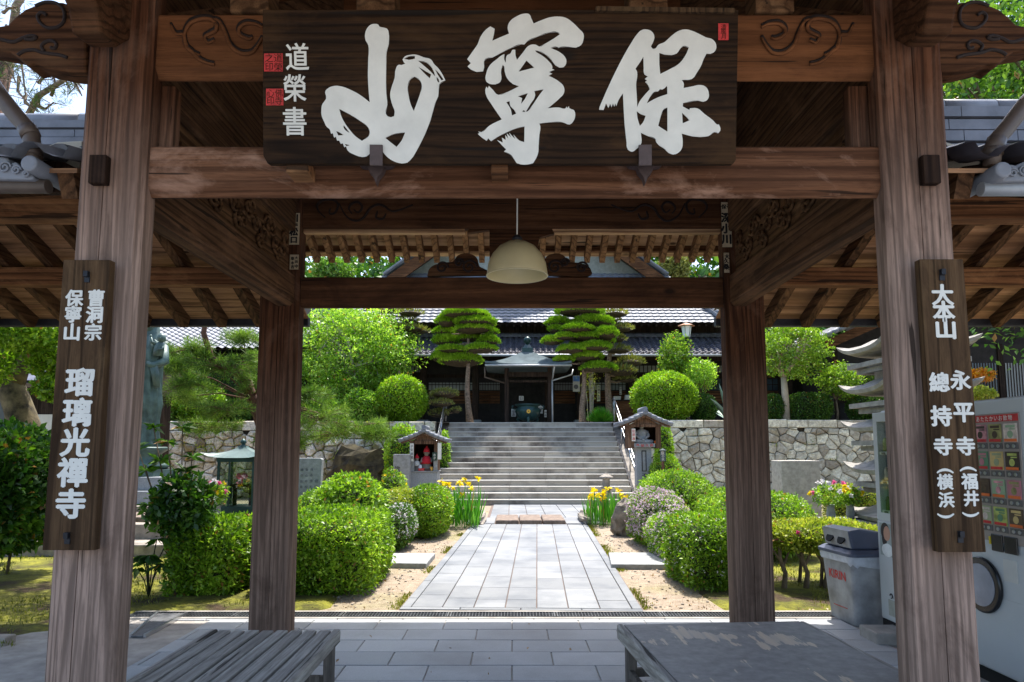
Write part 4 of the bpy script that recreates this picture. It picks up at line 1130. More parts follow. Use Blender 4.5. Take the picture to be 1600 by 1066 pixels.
def rubble(name, label, x0, x1, z0, z1, Y, cell, mat, seed, cope=None, rough=0.06, batter=0.06, yfun=None):
    """rough stones fitted together: clipped Voronoi cells pushed out as rounded blocks"""
    rr = np.random.default_rng(seed)
    t = thing(name, label, 'wall', ((x0+x1)/2, Y, z0))
    top = z1 - (cope or 0)
    nx = int((x1-x0)/cell); nzz = max(2, int((top-z0)/(cell*0.72)))
    S = []
    for i in range(-1, nx+1):
        for j in range(-1, nzz+1):
            if rr.random() < 0.12: continue
            S.append((x0 + (i+0.5+rr.uniform(-.42,.42))*(x1-x0)/nx, z0 + (j+0.5+rr.uniform(-.4,.4))*(top-z0)/nzz))
    S = np.array(S)
    vs_, fs, rn = [], [], []
    for a in range(len(S)):
        c = S[a]
        if not (x0-0.1 < c[0] < x1+0.1 and z0-0.1 < c[1] < top+0.1): continue
        poly = [(x0, z0), (x1, z0), (x1, top), (x0, top)]
        d2 = ((S-c)**2).sum(axis=1); near = np.argsort(d2)[1:18]
        for b in near:
            m_ = (S[b]+c)/2; nn = S[b]-c; nn = nn/np.linalg.norm(nn)
            out = []
            for k in range(len(poly)):
                p, q = np.array(poly[k]), np.array(poly[(k+1) % len(poly)])
                dp, dq = (p-m_)@nn, (q-m_)@nn
                if dp <= 0: out.append(tuple(p))
                if dp*dq < 0: out.append(tuple(p + (q-p)*dp/(dp-dq)))
            poly = out
            if len(poly) < 3: break
        if len(poly) < 3: continue
        ctr = np.mean(poly, axis=0)
        if max(np.linalg.norm(np.array(p)-ctr) for p in poly) > cell*2.5: continue
        # densify and roughen outline
        pts = []
        for k in range(len(poly)):
            p, q = np.array(poly[k]), np.array(poly[(k+1) % len(poly)]); L_ = np.linalg.norm(q-p)
            if L_ < 0.03: continue
            m2 = max(1, int(L_/0.12))
            for s_ in range(m2): pts.append(p + (q-p)*(s_+ (rr.uniform(-.2,.2) if s_ else 0))/m2)
        if len(pts) < 3: continue
        tilt = rr.normal(size=2)*0.12; bul = rr.uniform(0.3, 1.0)*rough
        n = len(vs_); m_ = len(pts)
        r0 = rr.random()
        for ring, (k, dpt) in enumerate(((0.99, 0.0), (0.955, 0.62), (0.80, 1.0), (0.40, 1.12))):
            for p in pts:
                q = ctr + (p-ctr)*(k - 0.006/max(0.1, np.linalg.norm(p-ctr)))
                off = 0.05 + bul*dpt + (tilt@(q-ctr))*(1 if ring else 0.2) + rr.normal()*0.008*(ring > 0)
                yy = Y + (q[1]-z0)*batter - off + (yfun(q[0]) if yfun else 0)
                vs_.append((q[0], yy, q[1]))
        vs_.append((ctr[0], Y + (ctr[1]-z0)*batter - 0.05 - bul*1.15 + (yfun(ctr[0]) if yfun else 0), ctr[1]))
        for ring in range(3):
            for k in range(m_):
                fs.append((n+ring*m_+k, n+ring*m_+(k+1)%m_, n+(ring+1)*m_+(k+1)%m_, n+(ring+1)*m_+k)); rn.append(r0)
        for k in range(m_):
            fs.append((n+3*m_+k, n+3*m_+(k+1)%m_, n+4*m_)); rn.append(r0)
    if cope:
        x = x0
        while x < x1:
            wd = rr.uniform(0.5, 1.15); xe = min(x1, x+wd)
            yb = Y + (z1-z0)*batter + (yfun(x) if yfun else 0) - 0.08; n = len(vs_); r0 = rr.random()
            e = 0.02; q = rr.uniform(-0.015, 0.02)
            for (yy, s_) in ((yb+0.5, 0), (yb, 0), (yb-0.03, e)):
                for (px, pz) in ((x+0.01+s_, top+0.01+s_), (xe-0.01-s_, top+0.01+s_), (xe-0.01-s_, z1-s_+q), (x+0.01+s_, z1-s_+q)): vs_.append((px, yy, pz))
            for r_ in range(2):
                for k in range(4): fs.append((n+r_*4+k, n+r_*4+(k+1)%4, n+(r_+1)*4+(k+1)%4, n+(r_+1)*4+k)); rn.append(r0)
            fs.append((n+8, n+9, n+10, n+11)); rn.append(r0); fs.append((n+3, n+2, n+6, n+7)); rn.append(r0)
            x = xe
    w0 = t.location
    me = bpy.data.meshes.new('stonework'); me.from_pydata([(p[0]-w0.x, p[1]-w0.y, p[2]-w0.z) for p in vs_], [], fs)
    a_ = me.attributes.new('rnd', 'FLOAT', 'FACE'); a_.data.foreach_set('value', rn); me.materials.append(mat); me.update()
    link(bpy.data.objects.new('stonework', me), t)
    mb = MB()
    if yfun is None:
        mb.add([(x0, Y+0.01, z0), (x1, Y+0.01, z0), (x1, Y+0.01+(z1-z0)*batter, z1-0.02), (x0, Y+0.01+(z1-z0)*batter, z1-0.02),
                (x0, Y+0.6, z0), (x1, Y+0.6, z0), (x1, Y+0.6, z1-0.02), (x0, Y+0.6, z1-0.02)], [(0,1,2,3),(3,2,6,7),(0,3,7,4),(1,5,6,2)])
        mb.build('backing', M_MORT, t, world=True)
    return t
M_MORT = plain('dark_mortar', lin(58, 50, 38), 0.95, var=0.3, nscale=8, bump=0.6)
rubble('retaining_wall', 'pale rubble retaining wall with a flat coping right of the staircase', 3.66, 17.0, 0, TZ+0.03, 21.7, 0.33, M_RUB, 5, cope=0.26, rough=0.09)
rubble('retaining_wall', 'mossy rough rubble retaining wall left of the staircase', -17.0, -2.44, 0, TZ-0.02, 21.7, 0.31, M_RUBM, 9, cope=0.30, rough=0.16)
# big dark boulder in the left wall and rocks at its foot
def rock(name, label, cat, c, s, seed, mat=None, group=None, flat=0.9):
    mb = MB(); mb.ball((0, 0, s[2]*0.42), 1.0, s[0]/2, s[1]/2, s[2]*0.6, 16, 11, 0.38, seed)
    mb.v = [(x, y, max(z, -0.04)) for x, y, z in mb.v]
    o = mb.build(name, mat or M_ROCK); o.location = c
    for p in o.data.polygons: p.use_smooth = False
    return tag(o, label, cat, group)
M_ROCKM = plain('mossy_rock', lin(70, 62, 38), 0.95, var=0.45, nscale=4, bump=0.9)
p = gr(570, 790); rock('boulder', 'large dark mossy boulder at the foot of the left rubble wall', 'rock', (-4.5, 21.2, 0.05), (2.3, 1.2, 1.5), 3, M_ROCKM)
p = gr(978, 838); rock('upright_rock', 'upright grey rock beside the yellow irises right of the path', 'rock', (p.x, p.y+0.1, 0), (0.50, 0.42, 0.62), 11)
rock('path_rock', 'rounded brown rock at the left end of the stone threshold', 'rock', (gr(747, 820).x, 14.7, 0), (0.30, 1.6, 0.24), 4, M_STONEW)
rock('path_rock', 'rounded brown rock at the right end of the stone threshold', 'rock', (gr(914, 820).x+0.05, 14.8, 0), (0.28, 1.5, 0.24), 6, M_STONEW)
for k, (xa, xb) in enumerate(((-0.34, 0.14), (0.16, 0.62), (0.64, 1.10))):
    mb = MB(); mb.box(xa, xb, 14.2, 15.38, -0.02, 0.10)
    tag(mb.build('threshold_stone', M_THRES, bevel=0.03), ('left', 'middle', 'right')[k] + ' of the three brown stones laid across the path', 'stone', 'threshold stones across the path')
# stepping slabs beside the path
for (u0, u1, v0, v1, lb) in ((590, 680, 870, 891, 'flat grey stone slab set in the earth left of the path'), (955, 1063, 869, 893, 'flat grey stone slab set in the earth right of the path')):
    a, b, c, d = gr(u0, v1-3), gr(u1-14 if u0 < 800 else u1, v1-2), gr(u1, v0+2), gr(u0+25 if u0 < 800 else u0-4, v0+2)
    mb = MB(); pts = [(p.x, p.y) for p in (a, b, c, d)]
    mb.prism(pts, lambda x, y: (x, y, -0.03), lambda x, y: (x, y, 0.07))
    tag(mb.build('stepping_slab', M_STONE, bevel=0.012), lb, 'slab')

# ---------------------------------------------------------------- steel handrails
def rail(x, lb):
    t = thing('handrail', lb, 'handrail', (x, SY0, 0))
    def zs(y): return max(0.0, (y-SY0)/tread*rise)
    for h in (0.80, 0.55):
        pts = [(x, SY0+0.1, zs(SY0+0.1)+h-0.1), (x, SY0+0.2, zs(SY0+0.2)+h)] + [(x, y, zs(y)+h) for y in np.linspace(SY0+0.3, SY0+4.4, 8)] + [(x, SY0+4.65, TZ+h+0.02), (x, SY0+4.8, TZ+h-0.1), (x, SY0+4.8, TZ+h-0.25)]
        mb = MB(); mb.tube(pts, 0.024, 8); mb.build('rail', M_STEEL, t, world=True)
    for y in (SY0+0.1, SY0+1.6, SY0+3.1, SY0+4.6):
        mb = MB(); mb.tube([(x, y, zs(y)), (x, y, zs(y)+0.80)], 0.024, 8); mb.build('upright', M_STEEL, t, world=True)
rail(SX0-0.15, 'bright steel tube handrail on the left side of the stone staircase')
rail(SX1+0.15, 'bright steel tube handrail on the right side of the stone staircase')

# ---------------------------------------------------------------- main hall
HX = 0.62
M_HWALL = plain('dark_wall', lin(44, 40, 38), 0.9, var=0.2)  # near-black brown wall tone, slightly mottled
M_HWOOD = wood('hall_timber', lin(40, 32, 28), lin(66, 54, 46), 2, 22)
M_HPANEL = wood('hall_panel', lin(84, 56, 38), lin(124, 86, 58), 0, 22)
M_COPPER = plain('copper_green', lin(92, 104, 108), 0.9, 0.0, var=0.12, nscale=4, bump=0.05, spec=0.1)
M_GLASSD = plain('dim_glass', lin(62, 74, 84), 0.08, 0.0, var=0.2, nscale=1.5, bump=0)
M_SHOJI = plain('shoji_paper', lin(150, 154, 152), 0.8, var=0.05, bump=0)
hall = thing('main_hall', 'broad dark temple hall with two tiers of grey tiled roof behind the stairs', 'temple', (HX, 27.0, TZ))
def hp(mb, name, mat, bevel=0.0, parent=None): return mb.build(name, mat, parent or hall, world=True, bevel=bevel)
# platform
mb = MB(); mb.box(-12, 13.2, 26.4, 36, TZ-0.05, TZ+0.10); hp(mb, 'stone_plinth', M_STONE, 0.02)
ef, ezl = 26.0, at(800, 553, 26.0).z            # lower eave
wf = 27.9                                        # wall face
lt = at(800, 527, wf).z
# walls
mb = MB(); mb.box(-11.2, HX-1.1, wf, 35, TZ+0.1, lt+0.2); mb.box(HX+1.1, 12.4, wf, 35, TZ+0.1, lt+0.2); mb.box(HX-1.1, HX+1.1, wf, 35, TZ+2.4, lt+0.2); hp(mb, 'wall', M_HWALL)
mb = MB(); mb.box(HX-1.1, HX+1.1, wf+1.5, wf+1.6, TZ+0.1, TZ+2.4); hp(mb, 'doorway_shade', M_BLACK)  # black sheet painting the dark inside the open doorway
ncol = 11
for k in range(ncol):
    x = HX + (k-5)*2.08 + (0.0)
    if k == 5: continue
    mb = MB(); mb.box(x-0.12, x+0.12, wf-0.9, wf-0.66, TZ+0.24, ezl+0.1); hp(mb, 'column', M_HWOOD, 0.01)
    mb = MB(); mb.box(x-0.24, x+0.24, wf-1.02, wf-0.54, TZ+0.05, TZ+0.24); hp(mb, 'column_base', M_STONE, 0.02)
mb = MB(); mb.box(-11, 12.3, wf-0.88, wf-0.68, ezl-0.12, ezl+0.1); hp(mb, 'eave_beam', M_HWOOD, 0.01)
mb = MB(); mb.box(-11, 12.3, wf-0.06, wf-0.01, TZ+2.0, TZ+2.14); hp(mb, 'lintel', M_HWOOD, 0.005)
# lattice panels, glazed transoms and dark dado, bay by bay
for k in range(10):
    xa = HX + (k-5)*2.08 + 0.12; xb = xa + 2.08 - 0.24
    if k in (4, 5):
        if k == 4: xb = HX-1.12
        else: xa = HX+1.12
    mb = MB(); mb.box(xa, xb, wf-0.03, wf+0.0, TZ+0.95, TZ+1.45); pn = hp(mb, 'timber_panel', M_HPANEL)
    mb = MB()
    for j in range(4): z = TZ+1.0+j*0.13; mb.box(xa, xb, wf-0.045, wf-0.03, z, z+0.025)
    hp(mb, 'slats', M_HWOOD, parent=pn)
    wide = k in (0, 1, 2, 7, 8, 9)
    mb = MB(); mb.box(xa, xb, wf-0.03, wf-0.005, TZ+1.5, TZ+(1.95 if wide else 1.8)); wn_ = hp(mb, 'window', M_GLASSD if wide else M_SHOJI)
    mb = MB()
    for j in range(9 if wide else 14):
        x = xa + (xb-xa)*j/(8 if wide else 13); mb.box(x-0.012, x+0.012, wf-0.045, wf-0.03, TZ+1.5, TZ+(1.95 if wide else 1.8))
    mb.box(xa, xb, wf-0.047, wf-0.032, TZ+1.70, TZ+1.73)
    hp(mb, 'lattice', M_HWOOD, parent=wn_)
    if wide:
        mb = MB(); mb.box(xa, xb, wf-0.03, wf-0.005, TZ+2.24, TZ+2.5); tr_ = hp(mb, 'transom', M_SHOJI)
        mb = MB()
        for j in range(12): x = xa+(xb-xa)*j/11; mb.box(x-0.015, x+0.015, wf-0.05, wf-0.03, TZ+2.24, TZ+2.5)
        hp(mb, 'muntin', M_HWOOD, parent=tr_)
# doorway canopy: four posts, beams and a pyramid copper roof with a ball
cf, cbk = 24.3, 26.6
ez = at(800, 568, 23.4).z
for x in (HX-0.04-0.77, HX-0.04+0.77+0.0):
    mb = MB(); mb.box(x-0.075, x+0.075, cf-0.07, cf+0.08, TZ, ez+0.0); hp(mb, 'canopy_post', M_HWOOD, 0.008)
    mb = MB(); mb.box(x-0.075, x+0.075, cbk-0.07, cbk+0.08, TZ, ez+0.0); hp(mb, 'canopy_post', M_HWOOD, 0.008)
mb = MB(); za, zb = at(800, 589, cf).z, at(800, 583, cf).z; mb.box(HX-0.85, HX+0.77, cf-0.05, cf+0.06, za, zb+0.03); hp(mb, 'canopy_beam', M_HWOOD, 0.006)
mb = MB(); mb.box(HX-0.74, HX+0.66, cf-0.03, cf+0.04, za-0.2, za-0.12); hp(mb, 'canopy_beam', M_HWOOD, 0.006)
mb = MB(); mb.box(HX-0.9, HX+0.82, cf-0.4, cf-0.3, ez-0.05, ez+0.03); mb.build('canopy_purlin', M_HPANEL, hall, world=True)
apx = Vector((at(824, 552, 24.9).x, 24.9, at(824, 549, 24.9).z))
cx, cy, hw, hd = apx.x, 24.9, 1.50, 1.45
vs_ = []; fs = []; NR = 7; NS = 8
for i in range(NR+1):
    t = i/NR; k = 1-t; z = ez + (apx.z-ez)*(t**1.35)
    for (sx_, sy_, ex, ey) in ((-1,-1,1,-1),(1,-1,1,1),(1,1,-1,1),(-1,1,-1,-1)):
        for j in range(NS):
            s_ = j/NS; x = sx_ + (ex-sx_)*s_; y = sy_ + (ey-sy_)*s_
            lift = 0.10*(abs(x*y)**3)*(k**3)
            vs_.append((cx + x*(hw*k+0.12*t), cy + y*(hd*k+0.12*t), z + lift))
m_ = NS*4
for i in range(NR):
    for j in range(m_): fs.append((i*m_+j, i*m_+(j+1)%m_, (i+1)*m_+(j+1)%m_, (i+1)*m_+j))
mb = MB(); mb.add(vs_, fs); mb.add([(x, y, z-0.07) for x, y, z in vs_[:m_]] + vs_[:m_], [(j, (j+1)%m_, m_+(j+1)%m_, m_+j) for j in range(m_)] + [tuple(range(m_))])
cr = hp(mb, 'canopy_roof', M_COPPER)
mb = MB(); mb.box(apx.x-0.2, apx.x+0.2, 24.7, 25.1, apx.z-0.05, apx.z+0.10); mb.lathe([(0.19, apx.z+0.10), (0.12, apx.z+0.2), (0.07, apx.z+0.26), (0.06, apx.z+0.30)], (apx.x, 24.9, 0), 4, False)
mb.ball((apx.x, 24.9, apx.z+0.40), 0.145); hp(mb, 'finial', M_BRONZED, parent=cr)
# canopy gutter and downpipe
mb = MB(); mb.tube([(cx-hw, cy-hd-0.03, ez-0.06), (cx+hw, cy-hd-0.03, ez-0.06)], 0.035, 8); hp(mb, 'canopy_gutter', M_GUTTER)
px_ = at(863, 600, cf-0.2)
mb = MB(); mb.tube([(px_.x, cf-0.15, TZ), (px_.x, cf-0.15, ez-0.5)], 0.03, 8); mb.tube([(px_.x, cf-0.15, ez-0.5), (px_.x+0.04, cy-hd+0.02, ez-0.08)], 0.03, 8); mb.tube([(px_.x, cf-0.15, ez-0.52), (px_.x+0.75, cf+0.4, ez-0.25), (px_.x+0.8, cf+0.45, ez-0.05)], 0.025, 8); hp(mb, 'downpipe', M_GUTTER)
mb = MB(); mb.tube([(cx-hw-0.02, cf-0.5, ez-0.08), (cx-hw-0.02, cf-0.4, ez-0.42), (cx-hw+0.75, cf, ez-0.62)], 0.028, 8); hp(mb, 'downpipe', M_PIPE)
# roofs
def hall_roof():
    sl = (lt-ezl)/(wf-ef)
    Vv = Vector((0, 1, sl)).normalized()
    tile_field('lower_roof', (-11.6, ef, ezl), (1,0,0), Vv, 106, 12, 0.23, 0.19, M_TILED, hall, amp=0.032, step=0.030)
    mb = MB(); mb.add([(-11.6, ef+0.03, ezl-0.03), (12.8, ef+0.03, ezl-0.03), (12.8, wf, lt-0.03), (-11.6, wf, lt-0.03)], [(0,1,2,3)]); hp(mb, 'eave_boards', M_HWOOD)
    mb = MB(); mb.tube([(-11.6, ef-0.05, ezl-0.06), (12.8, ef-0.05, ezl-0.06)], 0.05, 8); hp(mb, 'eave_gutter', M_GUTTER)
    ru, rz_ = 26.9, at(800, 505, 26.9).z
    mb = MB(); ridge(mb, (-11.0, wf-0.10, lt-0.02), (12.2, wf-0.10, lt-0.02), 0.16, 0.10, 2, 0.05); hp(mb, 'ledge_tiles', M_TILED)
    mb = MB(); mb.box(-7.6, 8.8, wf+0.05, 34, lt, rz_+0.35); hp(mb, 'upper_wall', M_HWOOD)
    for k in range(60):
        x = -7.9 + k*0.285
        mb = MB() if k % 60 == 0 else mb
        mb.bar((x, ru+0.08, rz_-0.08), (x, wf+0.3, rz_+0.50), 0.08, 0.09)
    hp(mb, 'upper_rafters', M_HWOOD)
    gy = 31.0; gz = at(800, 432, gy).z
    s2 = (gz-rz_)/(gy-ru)
    half = (at(1135, 505, ru).x - HX)
    Vv = Vector((0, 1, s2)).normalized(); Lr = math.hypot(gy-ru, gz-rz_)*1.12
    hb = at(1030, 432, gy).x - HX
    kk = (half-hb)/(gy-ru)
    n = int(2*half/0.27)+1
    tile_field('upper_roof', (HX-n*0.27/2, ru, rz_), (1,0,0), Vv, n, int(Lr/0.30), 0.27, 0.30, M_TILE, hall, amp=0.011, step=0.045,
               clip=lambda c: abs(c.x-HX) < half - kk*(c.y-ru)*0.98)
    mb = MB(); mb.add([(HX-half, ru+0.05, rz_-0.04), (HX+half, ru+0.05, rz_-0.04), (HX+hb, gy, gz-0.05), (HX-hb, gy, gz-0.05)], [(0,1,2,3)]); hp(mb, 'upper_eave_boards', M_HWOOD)
    # side planes of the skirt
    for s_ in (-1, 1):
        mb = MB(); mb.add([(HX+s_*half, ru, rz_), (HX+s_*half, 42, rz_), (HX+s_*hb, 42, gz), (HX+s_*hb, gy, gz)], [(0,1,2,3)]); hp(mb, 'skirt_roof', M_TILE)
        mb = MB(); ridge(mb, (HX+s_*half*1.0, ru-0.02, rz_+0.02), (HX+s_*hb, gy, gz+0.05), 0.24, 0.16, 2, 0.09); hp(mb, 'hip_ridge', M_TILE)
    az = at(822, 276, 30.3).z; vy = 30.35
    # gable wall, bargeboards, verge tiles
    mb = MB(); mb.add([(HX-hb, gy+0.6, gz-0.3), (HX+hb, gy+0.6, gz-0.3), (HX, gy+0.6, az-0.3)], [(0,1,2)]); hp(mb, 'gable_wall', plain('gable_green', lin(150, 154, 146), 0.6, var=0.1))
    mb = MB()
    for s_ in (-1, 1):
        mb.bar((HX+s_*(hb-0.15), vy+0.1, gz-0.38), (HX+s_*0.02, vy+0.1, az-0.42), 0.08, 0.5, up=(0,1,0.0))
    mb2 = MB()
    for s_ in (-1, 1):
        a = Vector((HX+s_*(hb+0.1), vy, gz-0.18)); b = Vector((HX, vy, az))
        mb2.add([a, b, b+Vector((0,0,-0.62)), a+Vector((0,0,-0.62)), a+Vector((0,0.1,0)), b+Vector((0,0.1,0)), b+Vector((0,0.1,-0.62)), a+Vector((0,0.1,-0.62))], [(0,1,2,3),(4,5,6,7),(0,1,5,4),(3,2,6,7)])
    hp(mb2, 'bargeboard', M_HPANEL)
    for s_ in (-1, 1):
        a = Vector((HX+s_*(hb+0.25), vy-0.1, gz-0.12)); b = Vector((HX, vy-0.1, az+0.12))
        d = (b-a).normalized(); L_ = (b-a).length; 
        mb = MB(); up_ = Vector((-d.z*s_*-1, 0, d.x*s_*-1))
        for q in range(3):
            mb.tube([a + Vector((0, 0.12+q*0.32, 0.05)), b + Vector((0, 0.12+q*0.32, 0.05))], 0.09, 10)
        mb.add([a, b, b+Vector((0,11,0)), a+Vector((0,11,0))], [(0,1,2,3)])
        hp(mb, 'main_roof_slope', M_TILE)
    mb = MB(); ridge(mb, (HX, vy-0.1, az+0.1), (HX, 42, az+0.1), 0.3, 0.5, 3, 0.1); hp(mb, 'main_ridge', M_TILE)
hall_roof()
mb = MB(); mb.box(-7.6, 8.8, 27.95, 41, TZ, 5.5); hp(mb, 'rear_wall', M_HWALL)
# notices by the door
M_PAPERW = plain('white_paper', lin(206, 204, 196), 0.85, var=0.04, bump=0)
def notice(u0, v0, u1, v1, Y, chars, lb, mat=None):
    a, b = at(u0, v0, Y), at(u1, v1, Y)
    t = thing('notice', lb, 'notice', ((a.x+b.x)/2, Y, b.z))
    mb = MB(); mb.box(a.x, b.x, Y, Y+0.02, b.z, a.z); mb.build('sheet', mat or M_PAPERW, t, world=True)
    if chars: letters([(c, at(u, v, Y).x, at(u, v, Y).z, s*Y/FPX) for c, u, v, s in chars], lambda x, z: (x, Y-0.004, z), 0.03).build('lettering', M_INK, t, world=True)
    return t
notice(811, 619, 818, 626, 25.3, [('日', 814.5, 622.5, 6)], 'small square white notice above the bronze incense burner')
notice(799, 639, 806, 651, 25.2, [('御', 802.5, 643, 5), ('香', 802.5, 648, 5)], 'white upright notice left of the bronze incense burner')
notice(841.5, 634, 848, 646, 25.2, [('灯', 845, 638, 5), ('明', 845, 643, 5)], 'white upright notice just right of the bronze incense burner')
notice(850.5, 641, 854, 652, 25.3, [('線', 852.3, 644.5, 3.4), ('香', 852.3, 649, 3.4)], 'narrow white notice beside the right canopy post')
po = notice(895, 587, 906, 612, 26.7, None, 'blue and grey poster on the hall wall behind the right pine')
mb = MB(); a, b = at(895.5, 588, 26.69), at(905.5, 596, 26.69); mb.box(a.x, b.x, 26.685, 26.69, b.z, a.z); mb.build('blue_band', plain('poster_blue', lin(86, 128, 190), 0.7), po, world=True)
mb = MB(); a, b = at(897, 600, 26.69), at(903, 609, 26.69); mb.ball(((a.x+b.x)/2, 26.685, (a.z+b.z)/2), 0.09, 1, 0.05, 1); mb.build('picture', plain('poster_grey', lin(110, 112, 118), 0.7), po, world=True)
notice(933, 602, 938, 627, 27.0, [(c, 935.5, 605+k*4.4, 3.6) for k, c in enumerate('奉納大般若')], 'long narrow white sign board behind the slim bamboo')
notice(968, 605, 971.5, 617, 26.8, [(c, 969.8, 607.5+k*4, 3.2) for k, c in enumerate('受付所')], 'narrow white label on the office window right of the hall door')
# reception counter
ct = thing('counter', 'dark wooden reception counter with papers on the right veranda', 'counter', (4.6, 26.6, TZ+0.1))
mb = MB(); mb.box(3.75, 6.3, 26.5, 27.1, TZ+0.1, TZ+0.95); mb.build('cabinet', M_HPANEL, ct, world=True, bevel=0.01)
mb = MB(); mb.box(3.7, 6.35, 26.45, 27.15, TZ+0.951, TZ+1.0); mb.build('counter_top', M_HWOOD, ct, world=True, bevel=0.005)
for k in range(5):
    x = 3.95 + k*0.45; mb = MB()
    for j in range(3+k % 2): mb.box(x+0.01*j, x+0.28+0.01*j, 26.55, 26.8, TZ+1.002+j*0.05, TZ+1.045+j*0.05)
    tag(mb.build('paper_stack', M_PAPERW), 'stack of pale leaflets on the reception counter, number %s from the left end' % ('one','two','three','four','five')[k] if False else ['leftmost leaflet stack on the reception counter','second leaflet stack from the left on the counter','middle leaflet stack on the reception counter','second leaflet stack from the right on the counter','rightmost leaflet stack on the reception counter'][k], 'leaflets', 'leaflet stacks on the counter')

# ---------------------------------------------------------------- bronze incense burner
ib = thing('incense_burner', 'large round dark bronze incense burner with a gold crest in front of the hall door', 'incense burner', (at(825, 658, 24.1).x, 24.1, TZ))
mb = MB(); mb.lathe([(0.20, 0.10), (0.30, 0.14), (0.40, 0.26), (0.46, 0.42), (0.44, 0.50), (0.37, 0.56), (0.38, 0.60), (0.46, 0.63), (0.47, 0.67), (0.42, 0.67), (0.38, 0.60)], seg=40); mb.build('bowl', M_BRONZED, ib)
for a in (-R(90), R(30), R(150)):
    mb = MB(); c, s = math.cos(a), math.sin(a)
    mb.tube([(0.34*c, 0.34*s, 0.22), (0.40*c, 0.40*s, 0.14), (0.37*c, 0.37*s, 0.07), (0.40*c, 0.40*s, 0.0)], [0.075, 0.06, 0.045, 0.055], 10); mb.build('leg', M_BRONZED, ib)
for s_ in (-1, 1):
    mb = MB(); mb.tube([(s_*0.44, 0, 0.5), (s_*0.54, 0, 0.52), (s_*0.56, 0, 0.60), (s_*0.48, 0, 0.64)], 0.025, 8); mb.build('handle', M_BRONZED, ib)
mb = MB()
for k in range(16):
    a = 2*math.pi*k/16; mb.ball((0.055*math.cos(a), 0, 0.055*math.sin(a)), 0.018, 1, 0.4, 1, 8, 5)
mb.tube([(0, -0.004, 0), (0, 0.012, 0)], 0.05, 20)
cr_ = mb.build('crest', plain('gold_leaf', lin(214, 168, 66), 0.35, 0.6, var=0.08, bump=0), ib); cr_.location = (0.01, -0.462, 0.40)
mb = MB(); mb.tube([(0, -0.007, 0), (0, -0.002, 0)], 0.026, 6); c2 = mb.build('crest_centre', plain('crest_dark', lin(120, 66, 40), 0.5), ib); c2.location = (0.01, -0.462, 0.40)

# ---------------------------------------------------------------- side buildings
def side_building(name, lb, x0, x1, y0, y1, zb, zt, eave_dir, ridge_h, over=0.9, mat=M_TILED):
    t = thing(name, lb, 'building', ((x0+x1)/2, (y0+y1)/2, zb))
    mb = MB(); mb.box(x0, x1, y0, y1, zb, zt); mb.build('wall', M_HWALL, t, world=True)
    n = int((x1-x0)/1.5)
    for k in range(n+1):
        x = x0 + (x1-x0)*k/n; mb = MB(); mb.box(x-0.08, x+0.08, y0-0.06, y0-0.001, zb, zt); mb.build('post', M_HWOOD, t, world=True)
    for k in range(n):
        xa, xb = x0+(x1-x0)*k/n+0.12, x0+(x1-x0)*(k+1)/n-0.12
        mb = MB(); mb.box(xa, xb, y0-0.03, y0-0.004, zb+0.9, zb+2.0); w_ = mb.build('window', M_GLASSD if k % 2 else M_HPANEL, t, world=True)
        mb = MB()
        for j in range(12): x = xa+(xb-xa)*j/11; mb.box(x-0.012, x+0.012, y0-0.045, y0-0.031, zb+0.9, zb+2.0)
        mb.build('lattice', M_HWOOD, w_, world=True)
    ym = (y0+y1)/2; dy = ym-(y0-over); zr_ = zt + ridge_h; s_ = ridge_h/dy
    for q in (-1, 1):
        Vv = Vector((0, -q, s_)).normalized(); e = ym + q*dy
        tile_field('roof_tiles', (x0-over, e, zt+0.05), (1,0,0), Vv, int((x1-x0+2*over)/0.27), int(math.hypot(dy, ridge_h)/0.26)+1, 0.27, 0.26, mat, t, amp=0.03, step=0.03, seg=4)
    mb = MB(); mb.add([(x0-over, y0-over+0.03, zt), (x1+over, y0-over+0.03, zt), (x1+over, ym, zr_-0.05), (x0-over, ym, zr_-0.05)], [(0,1,2,3)]); mb.build('eave_boards', M_HWOOD, t, world=True)
    mb = MB(); mb.add([(x0, y0, zt), (x0, y1, zt), (x0, ym, zr_)], [(0,1,2)]); mb.build('gable', M_HWALL, t, world=True); mb = MB(); mb.add([(x1, y0, zt), (x1, y1, zt), (x1, ym, zr_)], [(0,1,2)]); mb.build('gable', M_HWALL, t, world=True)
    mb = MB(); ridge(mb, (x0-over, ym, zr_+0.05), (x1+over, ym, zr_+0.05), 0.26, 0.35, 3); mb.build('ridge_tiles', mat, t, world=True)
    return t
# right: gable end turned towards us so that its verge climbs to the right
rb = thing('side_hall', 'dark timber building with latticed windows behind the right retaining wall', 'building', (15.5, 28, TZ))
x0, x1, y0, y1 = 11.7, 24.0, 24.6, 36.0
mb = MB(); mb.box(x0, x1, y0, y1, TZ, TZ+2.9); mb.build('wall', M_HWALL, rb, world=True)
for k in range(9):
    x = x0 + k*1.5; mb = MB(); mb.box(x-0.09, x+0.09, y0-0.07, y0-0.001, TZ, TZ+2.9); mb.build('post', M_HWOOD, rb, world=True)
    if k < 8:
        mb = MB(); mb.box(x+0.14, x+1.36, y0-0.03, y0-0.004, TZ+0.95, TZ+2.2); w_ = mb.build('window', M_SHOJI if k % 3 == 1 else M_GLASSD, rb, world=True)
        mb = MB()
        for j in range(13): xx = x+0.14+1.22*j/12; mb.box(xx-0.014, xx+0.014, y0-0.05, y0-0.031, TZ+0.95, TZ+2.2)
        mb.build('lattice', M_HWOOD, w_, world=True)
mb = MB(); mb.box(x0, x1, y0-0.05, y0-0.002, TZ+0.75, TZ+0.88); mb.build('rail_board', M_HWOOD, rb, world=True)
eL = Vector((x0-1.0, 23.6, at(1272, 532, 23.6).z)); eT = Vector((17.5, 23.6, 0)); eT.z = eL.z + (17.5-eL.x)*0.42
